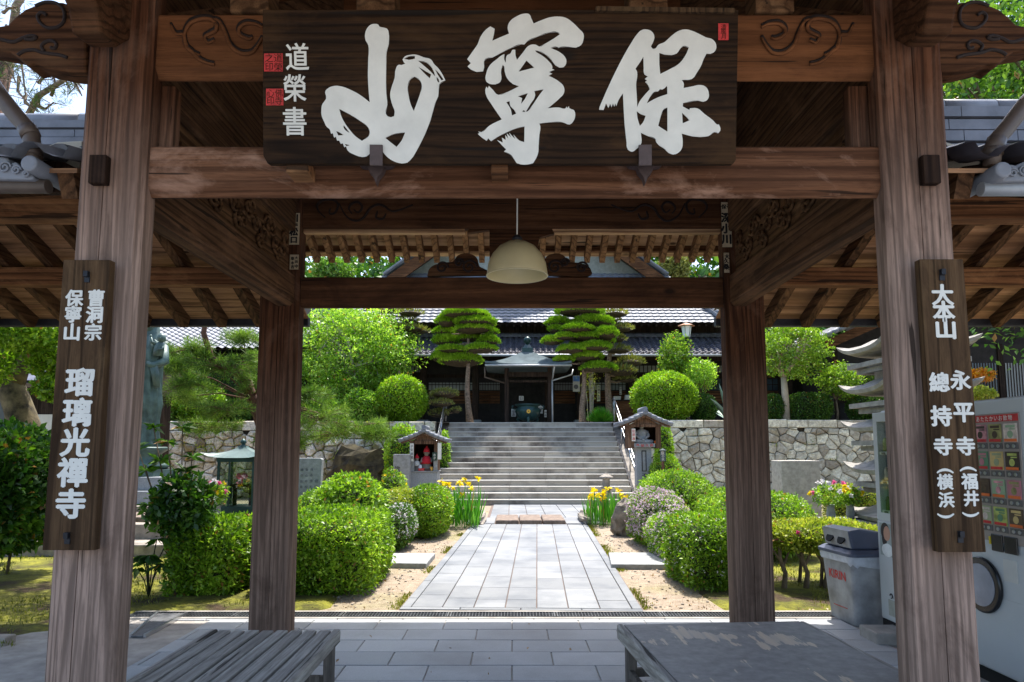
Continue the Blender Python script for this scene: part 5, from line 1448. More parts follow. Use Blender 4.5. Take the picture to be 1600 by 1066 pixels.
for s_ in (0,):
    mb = MB(); mb.add([eL, eT, eT+Vector((0,13,0)), eL+Vector((0,13,0)), eT, Vector((24.5,23.6,eL.z)), Vector((24.5,36.6,eL.z)), eT+Vector((0,13,0))], [(0,1,2,3), (4,5,6,7)]); mb.build('roof', M_TILED, rb, world=True)
    mb = MB(); d = (eT-eL)
    n = int(d.length/0.26)
    for k in range(n):
        p = eL + d*(k/n); q = eL + d*((k+0.9)/n); mb.tube([p+Vector((0,-0.02,0.06)), q+Vector((0,-0.02,0.08))], 0.085, 8)
    mb.build('verge_tiles', M_TILE, rb, world=True)
    mb = MB(); mb.add([eL+Vector((0.1,0.05,-0.06)), eT+Vector((0,0.05,-0.06)), eT+Vector((0,0.05,-0.36)), eL+Vector((0.3,0.05,-0.32))], [(0,1,2,3)]); mb.build('bargeboard', M_HPANEL, rb, world=True)
    mb = MB(); mb.add([(x0, y0+0.2, TZ+2.8), (x1, y0+0.2, TZ+2.8), (17.5, y0+0.2, eT.z-0.3)], [(0,1,2)]); mb.build('gable_wall', M_HWALL, rb, world=True)
side_building('priests_house', 'dark tiled building with deep eaves half hidden behind the left pine', -17.5, -8.2, 24.5, 31, TZ, TZ+2.55, 0, 2.0, 0.9, M_TILE)
lb_ = thing('garden_shed', 'small brown timber outbuilding with a white panel beyond the left tree', 'building', (-11.2, 15.4, 0.0))
mb = MB(); mb.box(-13.5, -9.0, 15, 18, 0, 2.9); mb.build('wall', M_HWOOD, lb_, world=True)
mb = MB(); mb.box(-10.4, -9.5, 14.95, 14.995, 1.7, 2.3); mb.build('white_panel', M_PLASTER, lb_, world=True)
mb = MB(); mb.box(-12.6, -10.7, 14.95, 14.995, 1.9, 2.7); w_ = mb.build('window', M_GLASSD, lb_, world=True)
mb = MB(); mb.add([(-14, 14.4, 3.0), (-8.6, 14.4, 3.0), (-8.6, 16.6, 3.9), (-14, 16.6, 3.9), (-14, 18.8, 3.0), (-8.6, 18.8, 3.0)], [(0,1,2,3),(3,2,5,4)]); mb.add([(-14, 14.4, 2.94), (-8.6, 14.4, 2.94), (-8.6, 16.6, 3.84), (-14, 16.6, 3.84)], [(0,1,2,3)]); mb.build('roof', M_TILED, lb_, world=True)

# ---------------------------------------------------------------- wooded hill behind
def hillz(x, y):
    r_ = max(0.0, y-44)
    h = 22*(1-math.exp(-r_/26.0)) + max(0, (x-14))*0.22*min(1, r_/10) + 3*math.sin(x*0.06+1)*min(1, r_/15)
    return max(-0.1, h) + TZ*min(1, max(0, (y-40)/4))
mb = MB(); nx, ny = 60, 26; vs_ = []
for j in range(ny+1):
    for i in range(nx+1):
        x = -110 + 240*i/nx; y = 40 + 90*j/ny
        vs_.append((x, y, hillz(x, y) - 0.3))
mb.add(vs_, [(j*(nx+1)+i, j*(nx+1)+i+1, (j+1)*(nx+1)+i+1, (j+1)*(nx+1)+i) for j in range(ny) for i in range(nx)], True)
structure(mb.build('hill', plain('forest_floor', lin(48, 58, 26), 1.0, var=0.3, nscale=0.6)))
# ---------------------------------------------------------------- leaf materials
LM_HEDGE = leafmat('leaf_hedge', [(0.1, lin(66, 100, 22)), (0.5, lin(110, 150, 34)), (0.9, lin(170, 202, 64))], 0.34)
LM_LIME = leafmat('leaf_lime', [(0.1, lin(76, 110, 28)), (0.5, lin(118, 156, 42)), (0.9, lin(176, 204, 84))], 0.38)
LM_YEL = leafmat('leaf_yellowish', [(0.1, lin(92, 118, 36)), (0.5, lin(146, 160, 52)), (0.9, lin(196, 196, 90))], 0.35)
LM_DARK = leafmat('leaf_dark_gloss', [(0.1, lin(32, 64, 22)), (0.5, lin(56, 98, 32)), (0.95, lin(116, 158, 48))], 0.35, 0.04, rough=0.4)
LM_ROUND = leafmat('leaf_topiary', [(0.1, lin(80, 116, 22)), (0.5, lin(124, 166, 32)), (0.9, lin(176, 208, 58))], 0.35)
LM_BOX = leafmat('leaf_box', [(0.1, lin(44, 76, 26)), (0.5, lin(70, 108, 34)), (0.9, lin(108, 146, 50))], 0.25)
LM_MAPLE = leafmat('leaf_maple', [(0.1, lin(76, 116, 30)), (0.5, lin(128, 172, 50)), (0.9, lin(196, 222, 110))], 0.45)
LM_FOREST = leafmat('leaf_forest', [(0.1, lin(30, 62, 24)), (0.5, lin(58, 100, 36)), (0.9, lin(112, 150, 60))], 0.25, 0.04, nscale=0.12)
LM_FORB = leafmat('leaf_forest_bright', [(0.1, lin(56, 92, 30)), (0.5, lin(92, 136, 46)), (0.9, lin(146, 180, 78))], 0.3, 0.04, nscale=0.3)
LM_NEED = leafmat('pine_needles_bright', [(0.1, lin(84, 128, 16)), (0.5, lin(122, 164, 34)), (0.9, lin(172, 206, 60))], 0.2, 0.02, tint=(1.1,1.15,.6,1), dead=False)
LM_NEEDO = leafmat('pine_needles_olive', [(0.1, lin(84, 92, 40)), (0.5, lin(124, 130, 62)), (0.9, lin(160, 160, 90))], 0.2, 0.04)
LM_NEEDD = leafmat('pine_needles_dark', [(0.1, lin(44, 66, 34)), (0.5, lin(72, 98, 48)), (0.9, lin(112, 134, 66))], 0.2, 0.04)
LM_NEEDS = leafmat('pine_needles_mid', [(0.1, lin(60, 86, 32)), (0.5, lin(92, 124, 50)), (0.9, lin(140, 166, 80))], 0.25, 0.02, dead=False)
LM_RED = leafmat('leaf_orange', [(0.1, lin(170, 120, 30)), (0.5, lin(214, 158, 40)), (0.9, lin(220, 120, 50))], 0.35)
LM_GRASS = leafmat('iris_blade', [(0.1, lin(48, 110, 20)), (0.5, lin(76, 146, 30)), (0.9, lin(120, 180, 60))], 0.35, 0.06)
LM_WHITEF = leafmat('petal_white', [(0.1, lin(206, 202, 206)), (0.5, lin(222, 218, 222)), (0.9, lin(236, 236, 236))], 0.3, 0.02, tint=(1,1,1,1))
LM_LILAC = leafmat('petal_lilac', [(0.1, lin(196, 164, 186)), (0.5, lin(222, 202, 212)), (0.9, lin(234, 220, 232))], 0.3, 0.02, tint=(1,1,1,1))
LM_YELF = leafmat('petal_yellow', [(0.1, lin(220, 188, 10)), (0.5, lin(236, 212, 24)), (0.9, lin(250, 226, 60))], 0.3, 0.02, tint=(1,1,.9,1))
LM_PINK = leafmat('petal_pink', [(0.1, lin(200, 60, 120)), (0.5, lin(220, 90, 150)), (0.9, lin(236, 140, 180))], 0.3, 0.02, tint=(1,1,1,1))

def bpx(name, label, cat, u0, u1, vtop, Y, depth, n, size, mat, z0=0.0, **kw):
    """shrub between photo columns u0..u1, its top seen at vtop, its middle at distance Y"""
    yc = Y
    X = (at(u0, 700, yc).x + at(u1, 700, yc).x)/2; rx = (at(u1, 700, yc).x - at(u0, 700, yc).x)/2
    h = at(800, vtop, yc).z - z0
    return bush(name, label, cat, X, yc, z0, rx, depth/2, h, n, size, mat, **kw)
# near hedges
bpx('clipped_hedge', 'box-shaped bright green hedge at the left edge of the path', 'hedge', 442, 600, 800, 8.2, 1.7, 27000, 0.050, LM_HEDGE, power=8, lump=0.06, aspect=0.42)
bpx('leafy_shrub', 'leafy mid green hedge shrub just left of the left rear post', 'shrub', 296, 400, 812, 7.8, 1.1, 13000, 0.058, LM_HEDGE, power=5, lump=0.08, aspect=0.45)
bpx('clipped_hedge', 'box-shaped hedge with tiny white flowers right of the path', 'hedge', 1046, 1168, 806, 8.3, 1.4, 20000, 0.046, LM_HEDGE, power=7, lump=0.08, aspect=0.42, flowers=[(260, 0.02, LM_WHITEF, 0.25)])
# tree-like hedge on slim trunks behind the right rear post
X0 = gr(1280, 925)
hd = bpx('stemmed_hedge', 'flat-topped hedge standing on four slim bare trunks beside the recycling bin', 'hedge', 1196, 1352, 816, 7.9, 1.0, 13000, 0.042, LM_YEL, power=4, lump=0.1, stem=0.42, flowers=[(5, 0.05, LM_PINK, 0.3)])
for k, u in enumerate((1218, 1252, 1282, 1318)):
    x = at(u, 900, 7.9).x - hd.location.x
    mb = MB(); mb.tube([(x, -0.1, -0.05), (x+0.03, -0.1, 0.18), (x-0.02, -0.08, 0.34), (x+0.02, 0, 0.62)], [0.035, 0.026, 0.024, 0.012], 7)
    mb.tube([(x, -0.1, 0.24), (x+0.10, -0.05, 0.42), (x+0.16, 0, 0.58)], [0.016, 0.012, 0.008], 6); mb.tube([(x, -0.1, 0.28), (x-0.09, -0.05, 0.44), (x-0.14, 0, 0.6)], [0.016, 0.012, 0.008], 6)
    mb.build('trunk', M_BARK, hd)
bpx('azalea', 'light green broad-leaved azalea behind the left box hedge', 'shrub', 496, 602, 744, 10.6, 1.3, 8000, 0.075, LM_LIME, power=2.3, lump=0.14, aspect=0.5)
bpx('shrub', 'low dark shrub tucked left of the light green azalea', 'shrub', 470, 530, 768, 11.4, 1.2, 5000, 0.05, LM_HEDGE, power=2.4, lump=0.12)
bpx('flowering_shrub', 'small shrub dotted with white blossoms left of the path', 'shrub', 594, 652, 789, 11.0, 1.1, 5000, 0.04, LM_BOX, power=2.4, lump=0.1, flowers=[(420, 0.026, LM_WHITEF, 0.3)])
bpx('shrub', 'rounded shrub with yellowish tips between the azalea and the clipped mound', 'shrub', 596, 660, 764, 12.2, 1.2, 6000, 0.05, LM_YEL, power=2.4, lump=0.12)
bpx('clipped_mound', 'large mid green clipped mound beside the left irises', 'shrub', 640, 706, 758, 12.6, 1.7, 14000, 0.045, LM_HEDGE, power=2.6, lump=0.06)
bpx('shrub', 'small lime shrub with yellow flowers in front of the inscribed stone pillar', 'shrub', 596, 634, 736, 15.5, 0.8, 2500, 0.06, LM_LIME, power=2.3, lump=0.15, flowers=[(16, 0.06, LM_YELF, 0.4)])
bpx('tall_shrub', 'tall light green shrub against the rubble wall behind the left shrine', 'shrub', 603, 655, 666, 20.6, 1.0, 7000, 0.07, LM_ROUND, power=2.5, lump=0.12)
bpx('tall_shrub', 'light green shrub between the left shrine and the handrail', 'shrub', 686, 704, 674, 20.9, 0.6, 2500, 0.06, LM_ROUND, power=2.5)
bpx('pink_shrub', 'shrub covered in pale pink and white blossom beside the upright rock', 'shrub', 984, 1058, 767, 11.4, 1.7, 8000, 0.04, LM_HEDGE, power=3.6, lump=0.12, flowers=[(2600, 0.024, LM_LILAC, 0.2)])
bpx('pink_shrub', 'low blossom-speckled shrub sloping down to the right hedge', 'shrub', 1014, 1066, 806, 9.9, 1.3, 5000, 0.036, LM_HEDGE, power=3, lump=0.12, flowers=[(600, 0.022, LM_LILAC, 0.1)])
bpx('azalea_mound', 'bright lime azalea mound above the pink shrub', 'shrub', 996, 1114, 737, 12.6, 1.8, 15000, 0.05, LM_LIME, power=2.2, lump=0.1)
bpx('azalea_mound', 'bright lime azalea mound directly behind the right rear post', 'shrub', 1092, 1256, 764, 10.2, 1.5, 15000, 0.048, LM_LIME, power=2.5, lump=0.1)
bpx('shrub', 'rounded lime shrub at the foot of the black garden sign', 'shrub', 1014, 1064, 711, 17.5, 1.3, 5000, 0.06, LM_ROUND, power=2.2, lump=0.12)
bpx('tall_shrub', 'leafy shrub rising behind the right shrine', 'shrub', 1024, 1050, 660, 20.3, 0.8, 4000, 0.07, LM_ROUND, power=2.6)
bpx('low_hedge', 'low yellow-green hedge along the foot of the right rubble wall', 'hedge', 1290, 1385, 758, 14.0, 1.0, 8000, 0.05, LM_YEL, power=4, lump=0.06)
# terrace topiary
TY = 22.9
bpx('round_topiary', 'large ball-shaped topiary at the top left of the staircase', 'topiary', 587, 666, 588, TY, 1.7, 16000, 0.07, LM_ROUND, z0=TZ-0.05, power=2.15, lump=0.03, spread=0.7)
bpx('round_topiary', 'largest dome-shaped topiary at the top right of the staircase', 'topiary', 989, 1089, 582, TY, 2.1, 22000, 0.07, LM_ROUND, z0=TZ-0.05, power=2.2, lump=0.03, spread=0.7)
bpx('round_topiary', 'small round bush right of the largest topiary', 'topiary', 1082, 1121, 616, TY, 0.9, 5000, 0.06, LM_BOX, z0=TZ-0.02, power=2.2, lump=0.05)
bpx('round_topiary', 'small round bush left of the crape myrtle trunk', 'topiary', 1192, 1228, 617, TY, 0.8, 5000, 0.06, LM_BOX, z0=TZ-0.02, power=2.2, lump=0.04)
bpx('box_topiary', 'square clipped bush right of the crape myrtle trunk', 'topiary', 1232, 1299, 615, TY, 1.0, 9000, 0.06, LM_BOX, z0=TZ-0.02, power=3.4, lump=0.04)
bpx('shrub', 'dark green bush on the wall behind the stone pagoda', 'shrub', 1330, 1380, 614, 22.6, 0.9, 5000, 0.07, LM_BOX, z0=TZ-0.02, power=2.6)
bpx('shrub', 'flat-topped green shrub seen between the pagoda roofs', 'shrub', 1338, 1384, 578, 23.4, 0.8, 4000, 0.07, LM_HEDGE, z0=TZ-0.02, power=3.0)
bpx('shrub', 'small lime bush beside the bronze statue on the terrace', 'shrub', 244, 271, 624, 22.4, 0.8, 3000, 0.09, LM_LIME, z0=TZ-0.02, power=2.4)
bpx('shrub', 'wide lime bush under the spreading pine on the left terrace', 'shrub', 276, 345, 600, 22.6, 1.2, 7000, 0.08, LM_ROUND, z0=TZ-0.02, power=2.3, lump=0.12)
bpx('shrub', 'pale green bush on the left terrace below the maple', 'shrub', 470, 530, 624, 22.5, 1.0, 6000, 0.09, LM_MAPLE, z0=TZ-0.05, power=2.3, lump=0.18)
bpx('shrub', 'light green bush touching the large left topiary', 'shrub', 536, 592, 612, 22.6, 1.0, 6000, 0.09, LM_MAPLE, z0=TZ-0.05, power=2.3, lump=0.18)
bpx('shrub', 'dark hedge in shade behind the spreading pine', 'shrub', 262, 400, 560, 24.2, 1.2, 12000, 0.10, LM_BOX, z0=TZ-0.05, power=3, lump=0.1)
# cloud-pruned pines: pads (u, v, width px, height px)
def pine(label, u, vbase, Y, pads, n, size, mat, trunk_r, z0=TZ, lean=0, topv=480, dz=0.9, name='cloud_pine', seed=1, tmat=None):
    r_ = np.random.default_rng(seed)
    b = at(u, vbase, Y); b.z = z0
    t = thing(name, label, 'pine tree', tuple(b))
    top = at(u+lean, topv, Y)
    H = top.z - z0
    pts = [Vector((0, 0, -0.1))]; rr = [trunk_r*1.3]
    for k in range(1, 9):
        f = k/8; pts.append(Vector(((top.x-b.x)*f + 0.07*math.sin(f*7+seed), 0.06*math.sin(f*5), H*f))); rr.append(trunk_r*(1-0.75*f))
    mb = MB(); mb.tube(pts, rr, 10); tk = mb.build('trunk', tmat or M_BARKP, t)
    P, Nn = [], []; mb = MB(); pd = MB()
    for (pu, pv, pw, ph) in pads:
        yo = r_.uniform(-0.5, 0.5)*dz
        c = at(pu, pv, Y+yo) - b; rx = pw/2*(Y+yo)/FPX; rz = ph/2*(Y+yo)/FPX; ry = rx*r_.uniform(0.75, 0.95)
        m = int(n*pw*ph/900); pd.ball((c.x, c.y, c.z-rz*0.45), 1.0, rx*0.82, ry*0.82, rz*0.55, 12, 7, 0.2, pu)
        d = unit(r_.normal(size=(m, 3))); d[:,2] = np.abs(d[:,2])*1.0 - 0.42*r_.random(m)
        q = 1 + 0.13*nz(d*2.2, 1.0, seed+pu) + 0.07*nz(d*5, 1.0, seed+pv)
        pp = d*q[:,None]*np.array([rx*0.92, ry*0.92, rz*0.95])*(1-0.12*r_.random(m)**2)[:,None]
        pp[:,2] -= rz*0.35
        P.append(pp + np.array(c)); nn = d.copy(); nn[:,2] = np.abs(nn[:,2]) + 0.55; Nn.append(unit(nn))
        # branch to the pad
        f = max(0.15, min(0.97, (c.z - rz*0.8)/H)); j = f*8; i0 = int(j); ptk = pts[min(8, i0)].lerp(pts[min(8, i0+1)], j-i0)
        e = Vector((c.x, c.y, c.z - rz*0.5)); md = (ptk+e)/2 + Vector((0, 0, -0.06))
        mb.tube([ptk, md, e], [trunk_r*0.35, trunk_r*0.28, trunk_r*0.14], 6)
        for q_ in range(9):
            a = r_.uniform(0, 6.28); rr_ = r_.uniform(.4, .95)
            e2 = Vector((c.x + rx*rr_*math.cos(a), c.y + ry*rr_*math.sin(a), c.z - rz*0.15))
            mb.tube([e, (e+e2)/2 + Vector((0,0,-0.03)), e2], [0.022, 0.016, 0.008], 5)
    mb.build('branches', tmat or M_BARKP, tk); pd.build('twigs', plain('pine_twigs', lin(70, 58, 40), 0.95, var=0.3, nscale=14, bump=0.6), t)
    P = np.vstack(P); Nn = np.vstack(Nn)
    leaves('needles', P, Nn, size, mat, t, aspect=0.22, spread=0.25, fold=0.02)
    return t
padsA = [(727,489,84,20),(700,498,42,26),(742,500,66,22),(693,516,34,18),(740,512,64,18),(770,518,18,12),(698,530,46,24),(733,527,44,16),(763,530,36,22),(706,545,50,16),(752,543,52,18),(720,560,72,26),(690,556,34,20),(756,505,40,16)]
pine('left cloud-pruned pine with stacked bright green pads before the hall', 735, 660, 24.0, padsA, 2800, 0.10, LM_NEED, 0.115, seed=3, topv=484, lean=-8)
padsB = [(905,484,80,22),(872,502,42,22),(925,500,72,24),(902,512,58,18),(948,518,36,24),(868,513,24,16),(885,525,36,14),(915,525,46,16),(862,531,34,18),(944,526,34,14),(930,540,54,18),(893,545,52,16),(948,532,26,14),(918,555,50,20),(881,561,32,14),(935,572,60,20),(905,535,30,12)]
pine('right cloud-pruned pine with stacked bright green pads before the hall', 911, 660, 24.0, padsB, 2800, 0.10, LM_NEED, 0.115, seed=5, topv=482, lean=-2)
padsC = [(960,489,44,14),(952,500,34,14),(972,512,34,14),(962,528,34,16),(966,545,40,16),(985,563,44,22),(970,578,50,20),(976,592,36,12),(955,575,40,20)]
pine('olive-tinted pine standing behind the right cloud pine', 950, 660, 25.2, padsC, 420, 0.15, LM_NEEDO, 0.15, seed=8, topv=484, lean=6)
padsD = [(694,612,46,20),(690,628,40,16),(686,644,34,18),(712,640,18,12),(680,620,22,14)]
pine('small olive cloud-pruned pine beside the left handrail', 690, 660, 23.4, padsD, 900, 0.08, LM_NEEDO, 0.06, seed=12, topv=612)
padsE = [(612,484,40,12),(641,488,44,12),(640,500,30,12),(640,512,50,14),(655,516,34,12),(600,497,24,10),(580,482,20,9)]
pine('pale pine leaning over the roof behind the maple', 618, 660, 25.5, padsE, 420, 0.15, LM_NEEDO, 0.15, seed=15, topv=482, lean=-6, tmat=M_BARK)

# broadleaf trees: limbs plus leaf clusters along twigs
def tree(name, label, cat, X, Y, z0, H, crown, n, size, mat, trunk_r, fork=0.35, seed=1, aspect=0.5, bark=None, nl=6, droop=0.0, group=None, clump=0.35, lean=(0,0), sub=4):
    """crown = (cx, cy, cz, rx, ry, rz) relative to the foot"""
    r_ = np.random.default_rng(seed)
    t = thing(name, label, cat, (X, Y, z0), 0, group)
    cx, cy, cz, rx, ry, rz = crown
    fk = Vector((lean[0]*fork, lean[1]*fork, H*fork))
    mb = MB(); mb.tube([(0,0,-0.1), (fk.x*0.4+0.03, fk.y*0.4, fk.z*0.45), tuple(fk)], [trunk_r*1.25, trunk_r, trunk_r*0.8], 9)
    tk = mb.build('trunk', bark or M_BARK, t)
    mb = MB(); tips = []
    for k in range(nl):
        a = 2*math.pi*k/nl + r_.uniform(-.3, .3); el = r_.uniform(-0.35, 0.95)
        tgt = Vector((cx + rx*0.72*math.cos(a)*math.cos(el*1.2), cy + ry*0.72*math.sin(a)*math.cos(el*1.2), cz + rz*0.75*math.sin(el*1.2)))
        md = fk.lerp(tgt, 0.5) + Vector((r_.normal()*0.1*rx, r_.normal()*0.1*ry, 0.12*rz))
        mb.tube([tuple(fk), tuple(md), tuple(tgt)], [trunk_r*0.55, trunk_r*0.36, trunk_r*0.14], 7)
        tips.append(tgt)
        for j in range(sub):
            s_ = fk.lerp(md, 0.6) if j % 2 else md.lerp(tgt, 0.3)
            d = Vector(r_.normal(size=3)); d.normalize()
            e = Vector((cx + rx*d.x*0.92, cy + ry*d.y*0.92, cz + rz*d.z*0.92)).lerp(tgt, 0.35)
            m2 = s_.lerp(e, 0.5) + Vector((0, 0, 0.06*rz)); mb.tube([tuple(s_), tuple(m2), tuple(e)], [trunk_r*0.22, trunk_r*0.15, trunk_r*0.05], 5)
            tips += [e, m2]
    mb.build('limbs', bark or M_BARK, tk)
    T = np.array([tuple(p) for p in tips])
    extra = unit(r_.normal(size=(len(T)*2, 3)))*np.array([rx, ry, rz])*(0.55+0.45*r_.random((len(T)*2, 1))) + np.array([cx, cy, cz])
    T = np.vstack([T, extra])
    idx = r_.integers(0, len(T), n); csz = clump*np.array([rx, ry, rz*0.75])*r_.uniform(0.5, 1.25, (len(T), 1))
    off = r_.normal(size=(n, 3)); off = off/np.maximum(1, np.linalg.norm(off, axis=1, keepdims=True))
    P = T[idx] + off*csz[idx]
    q = (((P - np.array([cx, cy, cz]))/np.array([rx, ry, rz]))**2).sum(axis=1)
    P = P[q < 1.35]
    Nn = unit((P - np.array([cx, cy, cz]))/np.array([rx, ry, rz])*0.5 + np.array([0, 0, 0.7-droop]))
    leaves('foliage', P, Nn, size, mat, t, aspect=aspect, spread=0.72)
    return t
def tpx(name, label, cat, u, vb, Y, z0, cu, cv, cw, chh, ry, n, size, mat, tr, **kw):
    b = at(u, vb, Y); c = at(cu, cv, Y)
    return tree(name, label, cat, b.x, Y, z0, c.z+chh/2*Y/FPX-z0, (c.x-b.x, 0, c.z-z0, cw/2*Y/FPX, ry, chh/2*Y/FPX), n, size, mat, tr, **kw)
tpx('maple_tree', 'wide pale green maple on the left terrace behind the left rear post', 'tree', 555, 655, 24.6, TZ, 536, 552, 236, 172, 1.9, 26000, 0.105, LM_MAPLE, 0.13, seed=4, nl=11, clump=0.19, fork=0.35, sub=5, bark=plain('pale_bark', lin(170, 164, 150), 0.9, var=0.2, nscale=8, bump=0.5))
tpx('maple_tree', 'second pale trunk and light green crown behind the first maple', 'tree', 620, 640, 25.4, TZ, 596, 545, 110, 110, 1.2, 9000, 0.10, LM_MAPLE, 0.13, seed=6, nl=6, bark=MATS['pale_bark'])
tpx('crape_myrtle', 'smooth-trunked crape myrtle on the right terrace', 'tree', 1227, 652, 22.7, TZ, 1240, 548, 112, 108, 1.3, 11000, 0.09, LM_LIME, 0.12, seed=9, nl=9, fork=0.42, clump=0.2, bark=plain('smooth_bark', lin(176, 160, 138), 0.7, var=0.12, nscale=5, bump=0.2))
tpx('sapling', 'slender bright green sapling beside the garden lamp post', 'tree', 1060, 640, 24.2, TZ, 1056, 568, 54, 92, 0.6, 6000, 0.09, LM_LIME, 0.03, seed=10, nl=6, clump=0.3)
tpx('sapling', 'low multi-stemmed tree between the lamp post and the agave', 'tree', 1095, 648, 23.4, TZ, 1094, 588, 50, 54, 0.6, 3500, 0.08, LM_MAPLE, 0.03, seed=11, nl=5, clump=0.3)
tpx('young_tree', 'thin young tree in front of the white panel left of the pagoda', 'tree', 1308, 652, 22.6, TZ, 1312, 596, 66, 62, 0.7, 3500, 0.09, LM_LIME, 0.035, seed=13, nl=6, clump=0.26)
tpx('azalea_tree', 'orange-yellow leaved shrub seen above the vending machine', 'shrub', 1535, 660, 15.0, 0, 1528, 588, 40, 22, 0.3, 1800, 0.07, LM_RED, 0.03, seed=14, nl=5, clump=0.4)
tpx('azalea_tree', 'lower orange-tipped shrub just above the vending machine top', 'shrub', 1540, 660, 14.4, 0, 1528, 616, 46, 20, 0.3, 1800, 0.07, LM_YEL, 0.03, seed=16, nl=5, clump=0.4)
# left foreground: big mossy tree, camellias, spreading pine
M_MOSSB = plain('mossy_bark', lin(104, 92, 66), 0.95, var=0.4, nscale=6, bump=1.0)
bt = thing('old_tree', 'big old mossy-barked tree at the far left edge of the garden', 'tree', (at(42, 700, 10.5).x, 10.5, 0))
o0 = bt.location
mb = MB(); pz = lambda u, v, Y=18.0: at(u, v, Y) - o0
Yt = o0.y
mb.tube([Vector((0.05,0,-0.05)), pz(45, 690, Yt), pz(30, 640, Yt), pz(12, 590, Yt), pz(0, 520, Yt), pz(-14, 440, Yt)], [0.30, 0.24, 0.20, 0.18, 0.17, 0.14], 12)
tk = mb.build('trunk', M_MOSSB, bt)
mb = MB(); mb.tube([pz(18, 610, Yt), pz(36, 560, Yt), pz(44, 510, Yt+.5), pz(50, 440, Yt+1)], [0.16, 0.13, 0.11, 0.08], 10); mb.tube([pz(8, 575, Yt), pz(-30, 545, Yt), pz(-80, 500, Yt)], [0.11, 0.09, 0.06], 8)
mb.tube([pz(2, 560, Yt), pz(30, 545, Yt-.6), pz(60, 535, Yt-1)], [0.07, 0.05, 0.025], 7); mb.build('limb', M_MOSSB, tk)
Pl, Nl = [], []
for (cu, cv, cw, ch_, yy) in ((70, 530, 90, 60, -1), (20, 520, 90, 50, -1.5), (90, 570, 50, 50, -.5), (-30, 560, 70, 90, -1), (60, 490, 120, 60, 0), (10, 450, 140, 70, .5), (95, 610, 24, 36, -.6)):
    c = pz(cu, cv, Yt+yy); m = 2600
    d = unit(rng.normal(size=(m, 3)))*(rng.random((m, 1))**0.4); Pl.append(d*np.array([cw/2*Yt/FPX, 0.6, ch_/2*Yt/FPX]) + np.array(c)); Nl.append(unit(d+np.array([0,-.3,.6])))
m = 12000; d = unit(rng.normal(size=(m, 3)))*(rng.random((m, 1))**0.4); Pl.append(d*np.array([2.7, 1.2, 0.7]) + np.array([-5.0, 9.2, 4.9]) - np.array(tuple(o0))); Nl.append(unit(d+np.array([0,-.3,.6])))  # extra foliage added out of view to shade the left lawn
leaves('foliage', np.vstack(Pl), np.vstack(Nl), 0.075, LM_HEDGE, bt, aspect=0.5, spread=0.7)
bpx('camellia', 'tall glossy dark camellia bush left of the left front post', 'shrub', -90, 78, 672, 8.2, 1.9, 17000, 0.095, LM_DARK, power=2.8, lump=0.12, stem=0.35, aspect=0.55)
g_ = gr(268, 935)
tree('camellia_tree', 'small glossy-leaved tree with a thin grey trunk behind the left front post', 'tree', g_.x, g_.y, 0, 1.25, (0.02, 0.1, 0.93, 0.32, 0.28, 0.34), 4200, 0.08, LM_DARK, 0.035, fork=0.30, seed=21, nl=7, clump=0.38, aspect=0.5)
# rhododendron sprays near the post
rh = thing('rhododendron', 'sparse rhododendron sprays with whorls of long leaves below the bronze statue', 'shrub', (-3.7, 7.8, 0))
mb = MB(); P, Nn = [], []
for (u, v) in ((215, 700), (240, 668), (262, 690), (285, 668), (300, 715), (250, 720), (228, 735), (290, 735), (232, 790)):
    e = at(u, v, 7.6) - rh.location; mb.tube([(rng.uniform(-.1,.1), 0, 0), (e.x*0.5, e.y*0.5, e.z*0.55), tuple(e)], [0.014, 0.010, 0.006], 6)
    for k in range(20):
        a = rng.uniform(0, 6.28); P.append(tuple(e)); Nn.append((math.cos(a), math.sin(a), rng.uniform(-0.5, 0.6)))
mb.build('stems', M_BARK, rh)
leaves('foliage', np.array(P), unit(np.array(Nn)), 0.13, LM_DARK, rh, aspect=0.28, spread=0.12)
# palmate plant low by the post
fz = thing('fatsia', 'dark hand-leaved plant low beside the left front post', 'plant', tuple(gr(232, 935)))
mb = MB(); P, Nn = [], []
for k in range(9):
    a = rng.uniform(0, 6.28); q = rng.uniform(0.05, 0.16); e = Vector((q*math.cos(a), q*math.sin(a), rng.uniform(0.3, 0.62)))
    mb.tube([(0, 0, 0), (e.x*0.4, e.y*0.4, e.z*0.6), tuple(e)], 0.006, 5)
    for j in range(8): b_ = a + (j-3.5)*0.5; P.append(tuple(e)); Nn.append((math.cos(b_), math.sin(b_), -0.35))
mb.build('stems', M_TWIG, fz); leaves('foliage', np.array(P), unit(np.array(Nn)), 0.16, LM_DARK, fz, aspect=0.3, spread=0.05)
# spreading red pine in front of the left wall
sp = thing('spreading_pine', 'spreading red pine with long feathery sprays in front of the left rubble wall', 'pine tree', (-5.6, 15.6, 0))
o0 = sp.location; q = lambda u, v, Y: at(u, v, Y) - o0
mb = MB(); mb.tube([(0.2,0.2,-0.1), q(420, 700, 15.8), q(400, 640, 15.9), q(385, 590, 15.8), q(330, 560, 15.2), q(318, 520, 15), q(326, 480, 15)], [0.16, 0.14, 0.12, 0.1, 0.08, 0.06, 0.04], 9); tk = mb.build('trunk', plain('red_bark', lin(98, 66, 52), 0.9, var=0.25, nscale=12, bump=0.6), sp)
sprays = [(300,548,80,26),(350,575,110,30),(300,600,70,26),(270,575,50,30),(350,640,90,22),(410,600,70,30),(500,655,100,34),(560,668,80,26),(470,620,80,30),(430,560,70,26),(330,668,90,18),(530,680,90,20),(380,530,50,20),(440,690,80,20),(290,620,50,20),(590,680,50,16)]
mb = MB(); P, Nn = [], []
